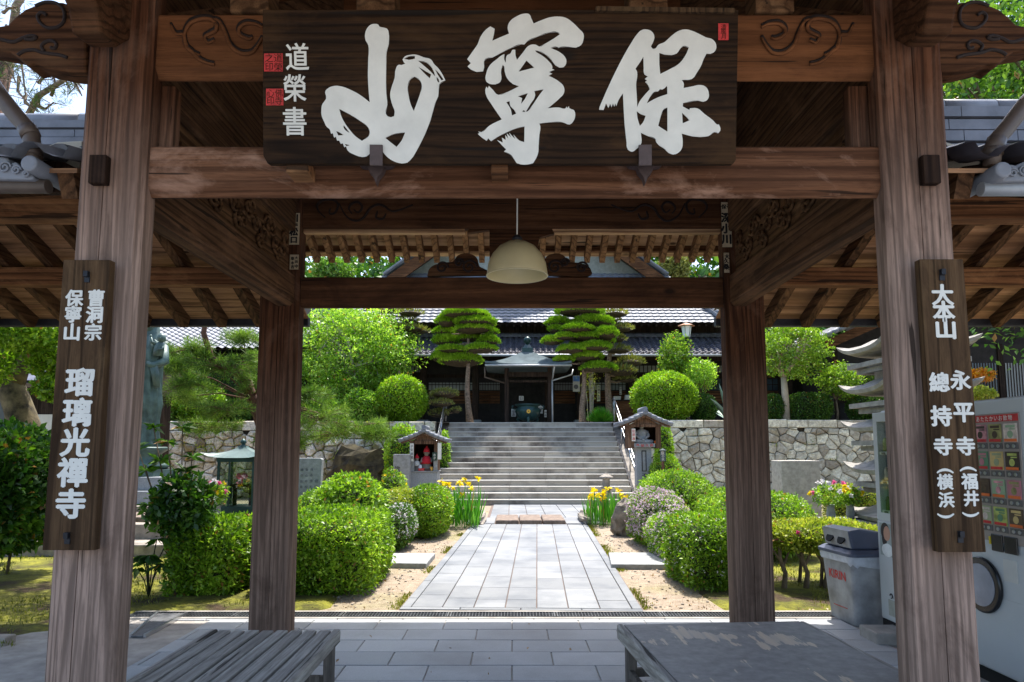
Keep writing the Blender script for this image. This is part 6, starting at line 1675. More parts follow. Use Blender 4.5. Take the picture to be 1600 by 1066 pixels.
for (u, v, wd, ht) in sprays:
    yy = 15.4 + rng.uniform(-0.8, 0.6); c = q(u, v, yy); f = q(395, 625, 15.9)
    mb.tube([tuple(f), tuple(f.lerp(c, .5) + Vector((0, 0, 0.12))), tuple(c)], [0.026, 0.018, 0.010], 6)
    for k in range(26):
        e = c + Vector((rng.uniform(-.5,.5)*wd*yy/FPX, rng.uniform(-.45,.45), rng.uniform(-.5,.5)*ht*yy/FPX))
        mb.tube([tuple(c), tuple(c.lerp(e, .5) + Vector((0,0,.04))), tuple(e)], [0.010, 0.007, 0.004], 4)
        m = 120; d = unit(rng.normal(size=(m, 3)) + np.array([(e-c).x*2, (e-c).y*2, 0.5]))
        P.append(np.array(tuple(e)) + d*0.10*rng.random((m, 1)) - 0.22*rng.random((m,1))*np.array([tuple((e-c).normalized())])); Nn.append(d)
mb.build('branches', MATS['red_bark'], tk)
leaves('needles', np.vstack(P), np.vstack(Nn), 0.13, LM_NEEDS, sp, aspect=0.075, spread=0.25, fold=0.01)
# pine crown high at the top left corner of the view
tp = thing('tall_pine', 'tall open-crowned pine whose twiggy branches show above the left side roof', 'pine tree', (-9.2, 10.8, 0))
o0 = tp.location; q = lambda u, v, Y: at(u, v, Y) - o0
mb = MB(); mb.tube([(0,0,-0.1), (0.2, 0, 4.0), q(20, 60, 10.8)], [0.22, 0.17, 0.1], 9); tk = mb.build('trunk', MATS['red_bark'], tp)
mb = MB(); mb.tube([q(20,60,10.8), q(25,10,10.8), q(45,-20,10.8)], [0.08,.06,.05], 7); mb.tube([(0.2,0,4.6), q(60,150,10.6), q(125,110,10.2)], [0.08,0.05,0.03], 7)
P, Nn = [], []
for (u0, v0, u1, v1) in ((10,40,40,150),(40,150,60,175),(30,120,50,170),(60,130,90,100),(90,100,110,140),(80,150,82,112),(100,115,130,140),(20,90,10,150),(0,80,25,130),(110,120,128,150),(50,100,75,120),(5,20,30,10),(-10,60,10,100),(60,165,84,160)):
    a, b = q(u0, v0, 10.6), q(u1, v1, 10.4); m_ = a.lerp(b, .5) + Vector((rng.normal()*.06, 0, rng.normal()*.06))
    mb.tube([tuple(a), tuple(m_), tuple(b)], [0.03, 0.02, 0.010], 5)
    for k in range(7):
        s_ = a.lerp(b, rng.random()); e = s_ + Vector(rng.normal(size=3))*0.16; mb.tube([tuple(s_), tuple(e)], [0.009, 0.004], 4)
        m = 26; d = unit(rng.normal(size=(m, 3)) + np.array([0,0,.5])); P.append(np.tile(np.array(tuple(e)), (m, 1)) + d*0.02); Nn.append(d)
mb.build('branches', M_BARKP, tk)
leaves('needles', np.vstack(P), np.vstack(Nn), 0.12, LM_NEEDD, tp, aspect=0.06, spread=0.1, fold=0.01)
# irises
def iris(label, u0, u1, vt, vb, n, nf, seed):
    r_ = np.random.default_rng(seed); c = gr((u0+u1)/2, vb); c.y += 0.35
    rx = (u1-u0)/2*c.y/FPX; H = at(800, vt, c.y).z
    t = thing('iris_clump', label, 'iris', (c.x, c.y, 0))
    P = np.stack([r_.uniform(-rx, rx, n), r_.uniform(-0.35, 0.35, n), np.zeros(n)], axis=1)
    N_ = unit(np.stack([r_.normal(size=n)*0.10 + P[:,0]*0.12, r_.normal(size=n)*0.1, np.ones(n)], axis=1))
    leaves('blades', P, N_, H*0.80, LM_GRASS, t, aspect=0.05, spread=0.08, fold=0.005, lo=0.45, hi=1.2)
    mb = MB(); P, N2 = [], []
    for k in range(nf):
        x, y, z = r_.uniform(-rx, rx), r_.uniform(-0.3, 0.3), H*r_.uniform(0.66, 1.02)
        mb.tube([(x*0.9, y, 0), (x, y, z)], 0.006, 5)
        for j in range(9): a = r_.uniform(0, 6.28); P.append((x, y, z)); N2.append((math.cos(a), math.sin(a), r_.uniform(-.9, .9)))
    mb.build('stalks', plain('stalk_green', lin(80, 130, 50), 0.7), t)
    leaves('blossom', np.array(P), unit(np.array(N2)), 0.085, LM_YELF, t, aspect=0.7, spread=0.1)
iris('clump of yellow irises at the foot of the stairs, left of the path', 684, 745, 750, 828, 330, 15, 2)
iris('clump of yellow irises at the foot of the stairs, right of the path', 921, 985, 762, 824, 330, 16, 3)
# ornamental grass and slim bamboo by the right pines
bg_ = thing('slim_bamboo', 'slim pale-stemmed bamboo between the two right pines', 'plant', (at(924, 655, 24.4).x, 24.4, TZ))
mb = MB(); P = []
for k in range(7):
    x = rng.uniform(-.12, .12); e = Vector((x*2.2, rng.uniform(-.1,.1), rng.uniform(1.3, 2.2))); mb.tube([(x, 0, 0), (x*1.3, 0, e.z*0.5), tuple(e)], 0.014, 6)
    P.append(np.array(tuple(e)) + rng.normal(size=(60, 3))*np.array([0.14, 0.14, 0.5]))
mb.build('stems', MATS['pale_bark'], bg_); P = np.vstack(P); P = P[P[:,2] > 0.4]; leaves('foliage', P, unit(rng.normal(size=P.shape)), 0.09, LM_YEL, bg_, aspect=0.25)
gt = thing('grass_tuft', 'soft round tuft of fine grass at the foot of the right pine', 'plant', (at(939, 655, 24.0).x, 24.0, TZ))
n = 2600; d = unit(rng.normal(size=(n, 3))); d[:,2] = np.abs(d[:,2])+0.2; leaves('blades', d*0.06, unit(d), 0.44, LM_GRASS, gt, aspect=0.03, spread=0.05, fold=0.0)
# agave
ag = thing('agave', 'large pale blue-green agave beside the right rear post', 'plant', (at(1140, 655, 22.6).x, 22.6, TZ))
M_AGAVE = plain('agave_skin', lin(140, 166, 150), 0.5, var=0.1, nscale=5, bump=0.05)
for k in range(15):
    a = k*2.4; el = 0.35 + (k % 5)*0.24; L_ = rng.uniform(0.95, 1.35); dr = Vector((math.cos(a)*math.cos(el), math.sin(a)*math.cos(el), math.sin(el))); sdv = Vector((-math.sin(a), math.cos(a), 0))
    mb = MB(); rows = []
    for i in range(9):
        f = i/8; c = dr*L_*f + Vector((0, 0, -0.35*f*f*math.cos(el)*L_ + 0.12*f)); wd = 0.13*math.sin(math.pi*min(1, 0.25+f*0.75))**0.8*(1 if f < 1 else 0.05)
        rows.append((c - sdv*wd, c - Vector((0,0,0.03)), c + sdv*wd, c + Vector((0, 0, -0.005))))
    vs_ = [p for r_ in rows for p in r_]; fs = [(i*4+j, i*4+(j+1)%4, (i+1)*4+(j+1)%4, (i+1)*4+j) for i in range(8) for j in range(4)]
    mb.add(vs_, fs, True); mb.build('leaf', M_AGAVE, ag)
# flowers in pots/vases
def bouquet(label, X, Y, Z, cols, w_=0.2, h=0.3):
    t = thing('flower_vase', label, 'flowers', (X, Y, Z))
    mb = MB(); mb.lathe([(0.05, 0), (0.07, 0.08), (0.055, 0.2), (0.065, 0.24)], seg=16); mb.build('vase', M_STONE, t)
    P, Nn = shell(420, (0, 0, 0.24+h*0.4), (w_*0.9, w_*0.8, h*0.5), 2, 0.6); leaves('foliage', P, Nn, 0.07, LM_HEDGE, t)
    for c_, m_ in cols:
        P, Nn = shell(40*c_, (0, 0, 0.26+h*0.5), (w_, w_, h*0.55), 2, 0.1, -0.2); P = P[:c_]; P4 = np.repeat(P, 14, axis=0); leaves('blossom', P4, unit(rng.normal(size=P4.shape)), 0.045, m_, t, aspect=0.8)
    return t
p = at(338, 800, 11.0); bouquet('mixed white, yellow and magenta flowers before the glass lantern case', p.x, 11.0, 0.46, [(5, LM_WHITEF), (4, LM_YELF), (4, LM_PINK)], 0.17, 0.34)
p = at(1303, 800, 11.2); bouquet('white, yellow and violet flowers before the low hedge at the right', p.x-0.05, 11.2, 0.42, [(10, LM_WHITEF), (5, LM_YELF), (4, LM_PINK)], 0.30, 0.34)
p = at(1322, 800, 11.2); bouquet('smaller yellow and white bunch right of the larger flower vase', p.x+0.12, 11.3, 0.42, [(6, LM_WHITEF), (5, LM_YELF)], 0.20, 0.28)
# trees above the right side roof
for k, (x, y, h, rx, sd_) in enumerate(((11.8, 14.4, 12.6, 2.7, 31), (14.8, 17.5, 15.0, 3.2, 32), (20.5, 23.5, 20.0, 4.4, 33))):
    tree('garden_tree', ['dense tree nearest above the right side roof', 'taller dense tree behind the nearest one at the right', 'tallest dark tree at the far right of the garden'][k], 'tree', x, y, 0, h, (-1.3 if k != 1 else -0.6, 0, h*0.66, rx, rx, h*0.36), 20000, 0.16+0.03*k, LM_FOREST if k else LM_FORB, 0.22, seed=sd_, nl=9, clump=0.3, group='trees above the right side roof')
# wooded hill
n = 52000
x = rng.uniform(-60, 75, n); y = 44 + rng.random(n)**1.5*42
z = np.array([hillz(a, b) for a, b in zip(x, y)])
# crowns: bumpy canopy made of many domes
cxs = rng.uniform(-60, 75, 520); cys = 44 + rng.random(520)**1.3*42; crs = rng.uniform(2.0, 4.2, 520); chs = rng.uniform(3.5, 8, 520)
idx = rng.integers(0, 520, 150000)
d = unit(rng.normal(size=(len(idx), 3))); d[:,2] = np.abs(d[:,2])*1.1 - 0.35
q = 1 + 0.22*nz(d*3 + idx[:,None]*0.7, 1.0)
hz_ = np.array([hillz(a, b) for a, b in zip(cxs, cys)])
P = np.stack([cxs[idx] + d[:,0]*crs[idx]*q, cys[idx] + d[:,1]*crs[idx]*q, hz_[idx] + chs[idx]*0.45 + d[:,2]*chs[idx]*0.55*q], axis=1)
keep = (d[:,1] < 0.35)
o = leaves('hill_forest', P[keep], unit(d[keep] + np.array([0, 0, .3])), 0.62, LM_FOREST, None, aspect=0.6, spread=0.55)
o["kind"] = "stuff"; o["label"] = "dense green woodland covering the hill behind the temple hall"; 
# two distinct crowns seen through the rear opening
for k, (u, v, w_, h_, lbt) in enumerate(((1052, 420, 46, 44, 'pale olive tree crown behind the right side of the hall roof'), (520, 425, 60, 40, 'bright green tree crown behind the left side of the hall roof'))):
    c = at(u, v, 40.0); b = (c.x, 40.0, TZ)
    tree('woodland_tree', lbt, 'tree', c.x, 40.0, TZ, c.z-TZ+2, (0, 0, c.z-TZ, w_/2*40/FPX, 1.4, h_/2*40/FPX), 7000, 0.2, LM_NEEDO if k == 0 else LM_FORB, 0.16, seed=41+k, nl=7, clump=0.4)
# grass tufts on the lawns, fallen litter on the earth
def scatter(name, n, fx, size, mat, label, aspect=0.25, spread=0.5, up=0.6):
    P = fx(n); Nn = np.tile(np.array([0, 0, 1.0]), (len(P), 1))
    o = leaves(name, P, Nn, size, mat, None, aspect=aspect, spread=spread, up=up); o["kind"] = "stuff"; o["label"] = label
def fl(n):
    x = rng.uniform(-7, -1.9, n); y = rng.uniform(5.4, 12, n); k = (x < -1.9 - (y-6.8)*0.12*0) & (x < -3.5 + (y-5.4)*0.5*1.2) ; k &= ~((x > -3.3) & (y < 6.75))
    m = noise_mask(x, y) ; k &= m
    return np.stack([x[k], y[k], np.full(k.sum(), 0.03)], axis=1)
def noise_mask(x, y):
    P = np.stack([x, y, x*0], axis=1); return nz(P, 1.9, 2.0) > -0.15
def frr(n):
    x = rng.uniform(2.3, 6, n); y = rng.uniform(6.8, 11, n); k = noise_mask(x, y); return np.stack([x[k], y[k], np.full(k.sum(), 0.02)], axis=1)
LM_MG = leafmat('moss_blade', [(0.1, lin(80, 84, 24)), (0.5, lin(112, 118, 34)), (0.9, lin(150, 150, 60))], 0.3)
scatter('moss_grass', 16000, fl, 0.035, LM_MG, 'short mossy grass on the left lawn'); scatter('moss_grass', 9000, frr, 0.032, LM_MG, 'short mossy grass on the right verge')
def lit(n):
    x = rng.uniform(-2.2, 3.4, n); y = rng.uniform(6.8, 12.5, n); ax = 0.085 + (y-6.8)*0.0367; d = np.abs(x-ax)
    k = (d > 1.35) & (rng.random(n) < np.clip((d-1.3)*0.9, 0, 1)); return np.stack([x[k], y[k], np.full(k.sum(), 0.006)], axis=1)
LM_LIT = leafmat('dry_litter', [(0.1, lin(116, 90, 66)), (0.5, lin(158, 130, 98)), (0.9, lin(196, 166, 130))], 0.1, 0.02)
scatter('leaf_litter', 9000, lit, 0.026, LM_LIT, 'dry leaf litter and gravel scattered on the earth beside the path', 0.6, 0.97, 0.0)

# moss creeping along the path edges and pebbles on the bare earth
def edge(n):
    y = rng.uniform(6.8, 14.1, n); s_ = np.where(rng.random(n) < 0.5, -1, 1); w_ = 1.19 + np.abs(rng.normal(size=n))*0.05
    k = nz(np.stack([s_*3.0, y*1.0, y*0], axis=1), 1.7, 4.0) > -0.1
    x = 0.085 + s_*w_*math.cos(ANG) + (y-6.8)*math.sin(ANG)
    return np.stack([x[k], y[k], np.full(k.sum(), 0.004)], axis=1)
scatter('edge_moss', 5200, edge, 0.026, LM_MG, 'moss and tiny weeds growing along both edges of the path', 0.4, 0.5, 0.5)
mb = MB()
for k in range(420):
    y = rng.uniform(6.85, 12.5); s_ = -1 if rng.random() < .5 else 1; x = 0.085 + (y-6.8)*0.0367 + s_*(1.3 + abs(rng.normal())*0.5); r = rng.uniform(0.006, 0.018)
    mb.ball((x, y, r*0.3), r, 1, rng.uniform(.7, 1.2), .6, 6, 4)
o = mb.build('pebbles', M_STONEW); o["kind"] = "stuff"; o["label"] = "small pebbles lying on the bare earth beside the path"

# weeds and moss rooted in the joints of the left wall
wall_l = [o for o in COL.objects if o.get("label", "").startswith("mossy rough rubble")][0]
P, Nn = [], []
for k in range(70):
    x, z = rng.uniform(-13, -2.6), rng.uniform(0.3, 2.3); m = int(rng.uniform(20, 110))
    P.append(np.array([x, 21.60 + z*0.06, z]) + rng.normal(size=(m, 3))*np.array([0.16, 0.05, 0.07])); Nn.append(unit(rng.normal(size=(m, 3)) + np.array([0, -1.2, 0.4])))
P = np.vstack(P) - np.array(tuple(wall_l.location)); leaves('wall_weeds', P, np.vstack(Nn), 0.075, LM_YEL, wall_l, aspect=0.5)
wall_r = [o for o in COL.objects if o.get("label", "").startswith("pale rubble")][0]
P, Nn = [], []
for k in range(16):
    x, z = rng.uniform(3.9, 11), rng.uniform(0.3, 2.3); m = int(rng.uniform(10, 50))
    P.append(np.array([x, 21.62 + z*0.06, z]) + rng.normal(size=(m, 3))*np.array([0.10, 0.04, 0.05])); Nn.append(unit(rng.normal(size=(m, 3)) + np.array([0, -1.2, 0.4])))
P = np.vstack(P) - np.array(tuple(wall_r.location)); leaves('wall_weeds', P, np.vstack(Nn), 0.06, LM_HEDGE, wall_r, aspect=0.5)
# ---------------------------------------------------------------- benches
def mat_bench(name, base, hi, axis):
    return wood(name, base, hi, axis, 30, rough=0.7, line=0.3, blotch=lin(150, 142, 132), blotch_amt=0.3)
M_BENCH = mat_bench('grey_bench_wood', lin(146, 140, 132), lin(196, 190, 180), 1)
M_BENCHX = mat_bench('grey_bench_leg', lin(90, 84, 78), lin(126, 118, 110), 2)
far_l, far_r = gr(341, 984, 0.42), gr(522, 982, 0.42)
bl = thing('slatted_bench', 'low grey weathered bench with a slatted top at the lower left', 'bench', ((far_l.x+far_r.x)/2, far_l.y-0.9, 0))
Lb = 1.75; ya, yb = far_l.y-Lb, far_l.y
W = far_r.x - far_l.x; ns = 8; sw = W/ns
for k in range(ns):
    x = far_l.x + sw*(k+0.5); mb = MB(); mb.box(x-sw*0.39, x+sw*0.39, ya, yb+rng.uniform(-.006,.006), 0.385, 0.418+rng.uniform(-.002,.002))
    mb.build('slat', M_BENCH, bl, world=True, bevel=0.006)
mb = MB(); mb.box(far_r.x+0.002, far_r.x+0.05, ya, yb+0.01, 0.34, 0.425); mb.build('side_rail', M_BENCH, bl, world=True, bevel=0.014, seg=3)
mb = MB(); mb.box(far_l.x-0.05, far_l.x-0.002, ya, yb+0.01, 0.34, 0.425); mb.build('side_rail', M_BENCH, bl, world=True, bevel=0.014, seg=3)
for y in (ya+0.1, (ya+yb)/2, yb-0.07):
    mb = MB(); mb.box(far_l.x, far_r.x, y-0.03, y+0.03, 0.32, 0.384); mb.build('cross_rail', M_BENCHX, bl, world=True, bevel=0.004)
for x in (far_l.x-0.0, far_r.x+0.0):
    for y in (ya+0.1, yb-0.07):
        mb = MB(); mb.box(x-0.03, x+0.03, y-0.032, y+0.032, 0, 0.338); mb.build('leg', M_BENCHX, bl, world=True, bevel=0.006)
mb = MB(); mb.box(far_l.x, far_r.x, yb-0.09, yb-0.05, 0.10, 0.16); mb.build('stretcher', M_BENCHX, bl, world=True, bevel=0.004)
# right: plain board-topped platform bench with flaking varnish
def mat_board():
    m, nt, N, L, B = newmat('flaking_board')
    mp = mapping(N, L, (1, 0.30, 1), rot=(0, 0, R(8))); mp1 = mapping(N, L, (1, 1, 1)); mp2 = mapping(N, L, (26, 1.6, 10), rot=(0, 0, R(10)))
    big = noise_n(N, L, mp1.outputs[0], 2.4, 3, 0.5); st_ = noise_n(N, L, mp2.outputs[0], 1.0, 6, 0.65); fine = noise_n(N, L, mp1.outputs[0], 12, 8, 0.65)
    a = N.new("ShaderNodeMath"); a.operation = 'MULTIPLY_ADD'; a.inputs[1].default_value = 0.42; L.new(st_.outputs[0], a.inputs[0]); L.new(big.outputs[0], a.inputs[2])
    r = ramp(N, [(0.805, (0,0,0,1)), (0.82, (1,1,1,1))]); L.new(a.outputs[0], r.inputs[0])
    g_ = ramp(N, [(0.3, lin(112, 108, 104)), (0.7, lin(150, 145, 140))]); L.new(fine.outputs[0], g_.inputs[0])
    t_ = ramp(N, [(0.3, lin(172, 158, 146)), (0.7, lin(206, 184, 156))]); L.new(st_.outputs[0], t_.inputs[0])
    c = mix(N, L, r.outputs[0], g_.outputs[0], t_.outputs[0]); L.new(c, B.inputs['Base Color'])
    B.inputs['Roughness'].default_value = 0.55
    L.new(bumpn(N, L, st_.outputs[0], 0.15, 0.004), B.inputs['Normal'])
    return m
M_BOARD = mat_board()
fr_l, fr_r = gr(972, 976, 0.42), gr(1246, 969, 0.42)
br = thing('platform_bench', 'wide low bench with a solid dark board top and flaking varnish at the lower right', 'bench', ((fr_l.x+fr_r.x)/2, fr_l.y-0.95, 0))
wb = (fr_r - fr_l).length; ang = math.atan2(fr_r.y-fr_l.y, fr_r.x-fr_l.x) - R(1.0)
org = fr_l; ux = Vector((math.cos(ang), math.sin(ang), 0)); uy = Vector((math.sin(ang), -math.cos(ang), 0))
def bq(mb, a0, a1, b0, b1, z0, z1):
    P = [org + ux*a + uy*b for a, b in ((a0,b0),(a1,b0),(a1,b1),(a0,b1))]
    mb.add([(p.x, p.y, z0) for p in P] + [(p.x, p.y, z1) for p in P], [(0,1,2,3),(4,7,6,5),(0,4,5,1),(1,5,6,2),(2,6,7,3),(3,7,4,0)])
mb = MB(); bq(mb, 0.012, wb, 0, 1.9, 0.385, 0.42); mb.build('board_top', M_BOARD, br, world=True, bevel=0.005)
mb = MB(); bq(mb, -0.035, 0.008, -0.01, 1.9, 0.33, 0.424); mb.build('side_rail', M_BENCH, br, world=True, bevel=0.012)
mb = MB(); bq(mb, wb+0.002, wb+0.04, -0.01, 1.9, 0.33, 0.418); mb.build('side_rail', M_BENCH, br, world=True, bevel=0.012)
for a in (0.0, wb-0.06):
    for b in (0.06, 1.78):
        mb = MB(); bq(mb, a, a+0.065, b, b+0.065, 0, 0.384); mb.build('leg', M_BENCHX, br, world=True, bevel=0.006)
mb = MB(); bq(mb, 0.06, wb-0.06, 0.07, 0.11, 0.12, 0.17); mb.build('stretcher', M_BENCHX, br, world=True, bevel=0.004)
mb = MB(); bq(mb, 0.01, 0.04, 0.12, 1.78, 0.12, 0.17); mb.build('stretcher', M_BENCHX, br, world=True, bevel=0.004)

# ---------------------------------------------------------------- drain grate across the front of the gate
M_GALV = plain('galvanised_grate', lin(96, 98, 100), 0.45, 0.7, var=0.2, nscale=9, bump=0.1)
ML_ = plain('drain_dark', lin(20, 20, 20), 0.9)
mb = MB(); mb.box(-3.6, 4.6, 6.50, 6.70, 0.0035, 0.006); structure(mb.build('drain_channel', ML_))
mb = MB(); mb.box(-3.6, 4.6, 6.455, 6.498, -0.02, 0.016); mb.box(-3.6, 4.6, 6.702, 6.75, -0.02, 0.016); structure(mb.build('drain_kerb', M_CONC))
g0 = None
for k in range(8):
    x = -3.58 + k*1.0
    if g0 is None:
        g0 = thing('drain_grate', 'steel drain grate segment laid across the front of the paved gate floor', 'grate', (x, 6.6, 0), group='drain grates in front of the path')
        mb = MB(); mb.box(0.0, 0.985, -0.092, -0.078, 0.0, 0.020); mb.box(0.0, 0.985, 0.078, 0.092, 0.0, 0.020); mb.box(0, 0.985, -0.028, -0.020, 0.004, 0.018); mb.box(0, 0.985, 0.022, 0.030, 0.004, 0.018); mb.box(0, 0.012, -0.078, 0.078, 0, 0.02); mb.box(0.973, 0.985, -0.078, 0.078, 0, 0.02)
        mb.build('frame', M_GALV, g0)
        mb = MB()
        for j in range(1, 33): mb.box(j*0.03-0.003, j*0.03+0.003, -0.078, 0.078, 0.006, 0.017)
        o = mb.build('bars', M_GALV, g0)
    else:
        c = copy_tree(g0); c.location = (x, 6.6, 0)
# ramp plate at the left
rp = thing('ramp_plate', 'narrow metal-edged grey ramp plate lying beside the left lawn', 'ramp', tuple(gr(245, 980)))
A, B_, C_, D_ = gr(204, 998), gr(226, 998), gr(292, 962), gr(246, 962)
mb = MB(); pts = [(p.x, p.y) for p in (A, B_, C_, D_)]; mb.prism(pts, lambda x, y: (x, y, 0.010), lambda x, y: (x, y, 0.022)); mb.build('plate', plain('anti_slip', lin(92, 94, 98), 0.6, var=0.2, nscale=20, bump=0.3), rp, world=True)
for p, q_ in ((A, D_), (B_, C_)):
    mb = MB(); mb.bar((p.x, p.y, 0.022), (q_.x, q_.y, 0.022), 0.022, 0.03); mb.build('edge_strip', M_STEEL, rp, world=True)

# ---------------------------------------------------------------- shrines, pillars, tablet
M_SHW = wood('shrine_wood', lin(84, 62, 48), lin(126, 98, 78), 2, 26)
def small_roof(t, w_, d, z, rise_, seg_over=0.14):
    """little gabled roof, gable to the front: curved tile courses, round ridge and end tile"""
    for s_ in (-1, 1):
        mb = MB(); n = 5
        for k in range(n):
            f0, f1 = k/n, (k+1)/n
            zf = lambda f: z + rise_*(1-f)**1.0 + 0.05*rise_*math.sin(math.pi*f)*-1.2
            for j in range(5):
                y0 = -d/2 - 0.06 + (d+0.12)*j/5; y1 = y0 + (d+0.12)/5
                mb.tube([(s_*w_/2*f0, (y0+y1)/2, zf(f0)+0.02), (s_*w_/2*(f1+0.03), (y0+y1)/2, zf(f1)+0.035)], 0.038, 8)
            mb.add([(s_*w_/2*f0, -d/2-0.08, zf(f0)), (s_*w_/2*f1, -d/2-0.08, zf(f1)), (s_*w_/2*f1, d/2+0.08, zf(f1)), (s_*w_/2*f0, d/2+0.08, zf(f0)),
                    (s_*w_/2*f0, -d/2-0.08, zf(f0)-0.035), (s_*w_/2*f1, -d/2-0.08, zf(f1)-0.035), (s_*w_/2*f1, d/2+0.08, zf(f1)-0.035), (s_*w_/2*f0, d/2+0.08, zf(f0)-0.035)], [(0,1,2,3),(4,5,6,7),(0,1,5,4),(1,2,6,5),(2,3,7,6)])
            mb.tube([(s_*w_/2*f0, -d/2-0.08, zf(f0)+0.02), (s_*w_/2*(f1+.02), -d/2-0.08, zf(f1)+0.03)], 0.042, 8)
        mb.build('roof_tiles', M_TILE, t)
        mb = MB(); mb.bar((s_*0.02, -d/2-0.03, z+rise_-0.06), (s_*w_/2*0.93, -d/2-0.03, z-0.03), 0.04, 0.085, up=(0,0,1)); mb.build('bargeboard', M_SHW, t, bevel=0.004)
    mb = MB(); mb.box(-0.055, 0.055, -d/2-0.06, d/2+0.06, z+rise_+0.0, z+rise_+0.10); mb.tube([(0, -d/2-0.09, z+rise_+0.115), (0, d/2+0.08, z+rise_+0.115)], 0.06, 12)
    rt = mb.build('ridge_tiles', M_TILE, t)
    mb = MB(); mb.tube([(0, -d/2-0.16, z+rise_+0.03), (0, -d/2-0.08, z+rise_+0.03)], 0.062, 16); mb.tube([(x, -d/2-0.165, z+rise_+0.03+zz) for x, zz in spiral(0, 0, 0.042, 0.005, 0, 1.2)], 0.007, 5); mb.build('end_tile', M_TILE, rt)
# left shrine
Yl = 18.3
a, b = at(641, 736, Yl), at(683, 736, Yl); cx_ = (a.x+b.x)/2; hwid = (b.x-a.x)/2; zsh = a.z
s1 = thing('roadside_shrine', 'small tile-roofed shrine with a red-bibbed statue left of the staircase', 'shrine', (cx_, Yl+0.35, 0))
dd = 0.72; L0 = s1.location
mb = MB(); mb.box(-hwid, hwid, -dd/2, dd/2, 0, zsh-0.03); mb.build('stone_base', M_GRANITE, s1, bevel=0.01)
mb = MB(); mb.box(-hwid-0.03, hwid+0.03, -dd/2-0.03, dd/2+0.03, zsh-0.03, zsh+0.0); mb.build('ledge', M_STONE, s1, bevel=0.006)
ze = at(661, 690, Yl).z
for sx in (-1, 1):
    mb = MB(); mb.box(sx*(hwid-0.05)-0.05, sx*(hwid-0.05)+0.05, -dd/2+0.0, -dd/2+0.1, zsh, zsh+0.30); mb.build('stone_jamb', M_STONE, s1, bevel=0.006)
    mb = MB(); mb.box(sx*(hwid-0.05)-0.035, sx*(hwid-0.05)+0.035, -dd/2+0.02, -dd/2+0.09, zsh+0.30, ze); mb.build('post', M_SHW, s1)
    mb = MB(); mb.box(sx*(hwid-0.02)-0.015, sx*(hwid-0.02)+0.015, -dd/2+0.1, dd/2, zsh, ze); mb.build('side_wall', M_SHW, s1)
mb = MB(); mb.box(-hwid, hwid, dd/2-0.04, dd/2, zsh, ze); mb.build('back_wall', M_DARKW, s1)
mb = MB(); mb.box(-hwid-0.02, hwid+0.02, -dd/2+0.0, -dd/2+0.05, ze-0.07, ze+0.02); mb.build('lintel', M_SHW, s1)
mb = MB(); mb.add([(-hwid, -dd/2+0.03, ze), (hwid, -dd/2+0.03, ze), (0, -dd/2+0.03, ze+0.2)], [(0,1,2)]); mb.build('gable', M_SHW, s1)
small_roof(s1, (at(700, 680, Yl).x-at(623, 680, Yl).x), dd, ze+0.0, 0.27)
for (u0, u1, v0, v1, chars, m_, mt) in ((640.5, 646, 693, 721, [('子',643.3,697.5,4.6),('安',643.3,703,4.6),('地',643.3,709,4.6),('蔵',643.3,715,4.6)], M_WHITE, M_INK), (684, 689.5, 692, 718, [], M_WHITE, M_INK), (675.5, 682.5, 707, 720, [('水',679,711,4.5),('子',679,716,4.5)], plain('green_panel', lin(30, 60, 48), 0.6), M_PAPERW)):
    yy = Yl - 0.06; A, B_ = at(u0, v0, yy), at(u1, v1, yy); mb = MB(); mb.box(A.x, B_.x, yy, yy+0.02, B_.z, A.z); pl_ = mb.build('name_plate', m_, s1, world=True)
    if chars: letters([(c, at(u, v, yy).x, at(u, v, yy).z, s_*yy/FPX) for c, u, v, s_ in chars], lambda x, z: (x, yy-0.004, z), 0.03).build('lettering', mt, pl_, world=True)
def jizo(label, X, Y, Z, s, bib=None, hat=None, mat=None):
    t = thing('stone_statue', label, 'statue', (X, Y, Z))
    mb = MB(); mb.loft([(0,0,0,.17,.14),(0.03,0,0,.175,.145),(0.12,0,0,.15,.13),(0.26,0,0,.14,.11),(0.36,0,0,.115,.09),(0.42,0,0,.06,.06),(0.44,0,0,.045,.045)], 18, 0.03)
    mb.ball((0, 0, 0.52), 0.088, 0.92, 0.95, 1.1); mb.ball((0, -0.085, 0.515), 0.014, 1, 1, 1.2, 6, 5); mb.ball((-0.03, -0.078, 0.535), 0.009, 1.6, .6, .6, 6, 4); mb.ball((0.03, -0.078, 0.535), 0.009, 1.6, .6, .6, 6, 4); mb.ball((0, -0.08, 0.483), 0.009, 1.8, .6, .5, 6, 4)
    mb.ball((-.085, 0, .52), .02, .4, .8, 1.5, 6, 5); mb.ball((.085, 0, .52), .02, .4, .8, 1.5, 6, 5)
    mb.tube([(-.12, 0, .36), (-.15, -.06, .26), (-.04, -.12, .25)], [.04, .038, .025], 8); mb.tube([(.12, 0, .36), (.15, -.06, .26), (.04, -.12, .25)], [.04, .038, .025], 8)
    mb.xf(Matrix.Scale(s, 4)); mb.build('body', mat or M_STONEW, t)
    if bib:
        mb = MB(); mb.loft([(0.20,0,-0.02,.165,.135),(0.26,0,-0.02,.165,.135),(0.36,0,-0.01,.125,.105),(0.43,0,0,.065,.065)], 18, 0.02); mb.xf(Matrix.Scale(s, 4)); mb.build('bib', bib, t)
    if hat:
        mb = MB(); mb.lathe([(0.092,0.54),(0.098,0.57),(0.07,0.64),(0.03,0.68),(0.025,0.72),(0.005,0.73)], seg=16); mb.xf(Matrix.Scale(s, 4)); mb.build('hat', hat, t)
    return t
M_REDC = plain('red_cloth', lin(206, 36, 52), 0.85, var=0.08)
pj_ = at(666, 735, Yl+0.2)
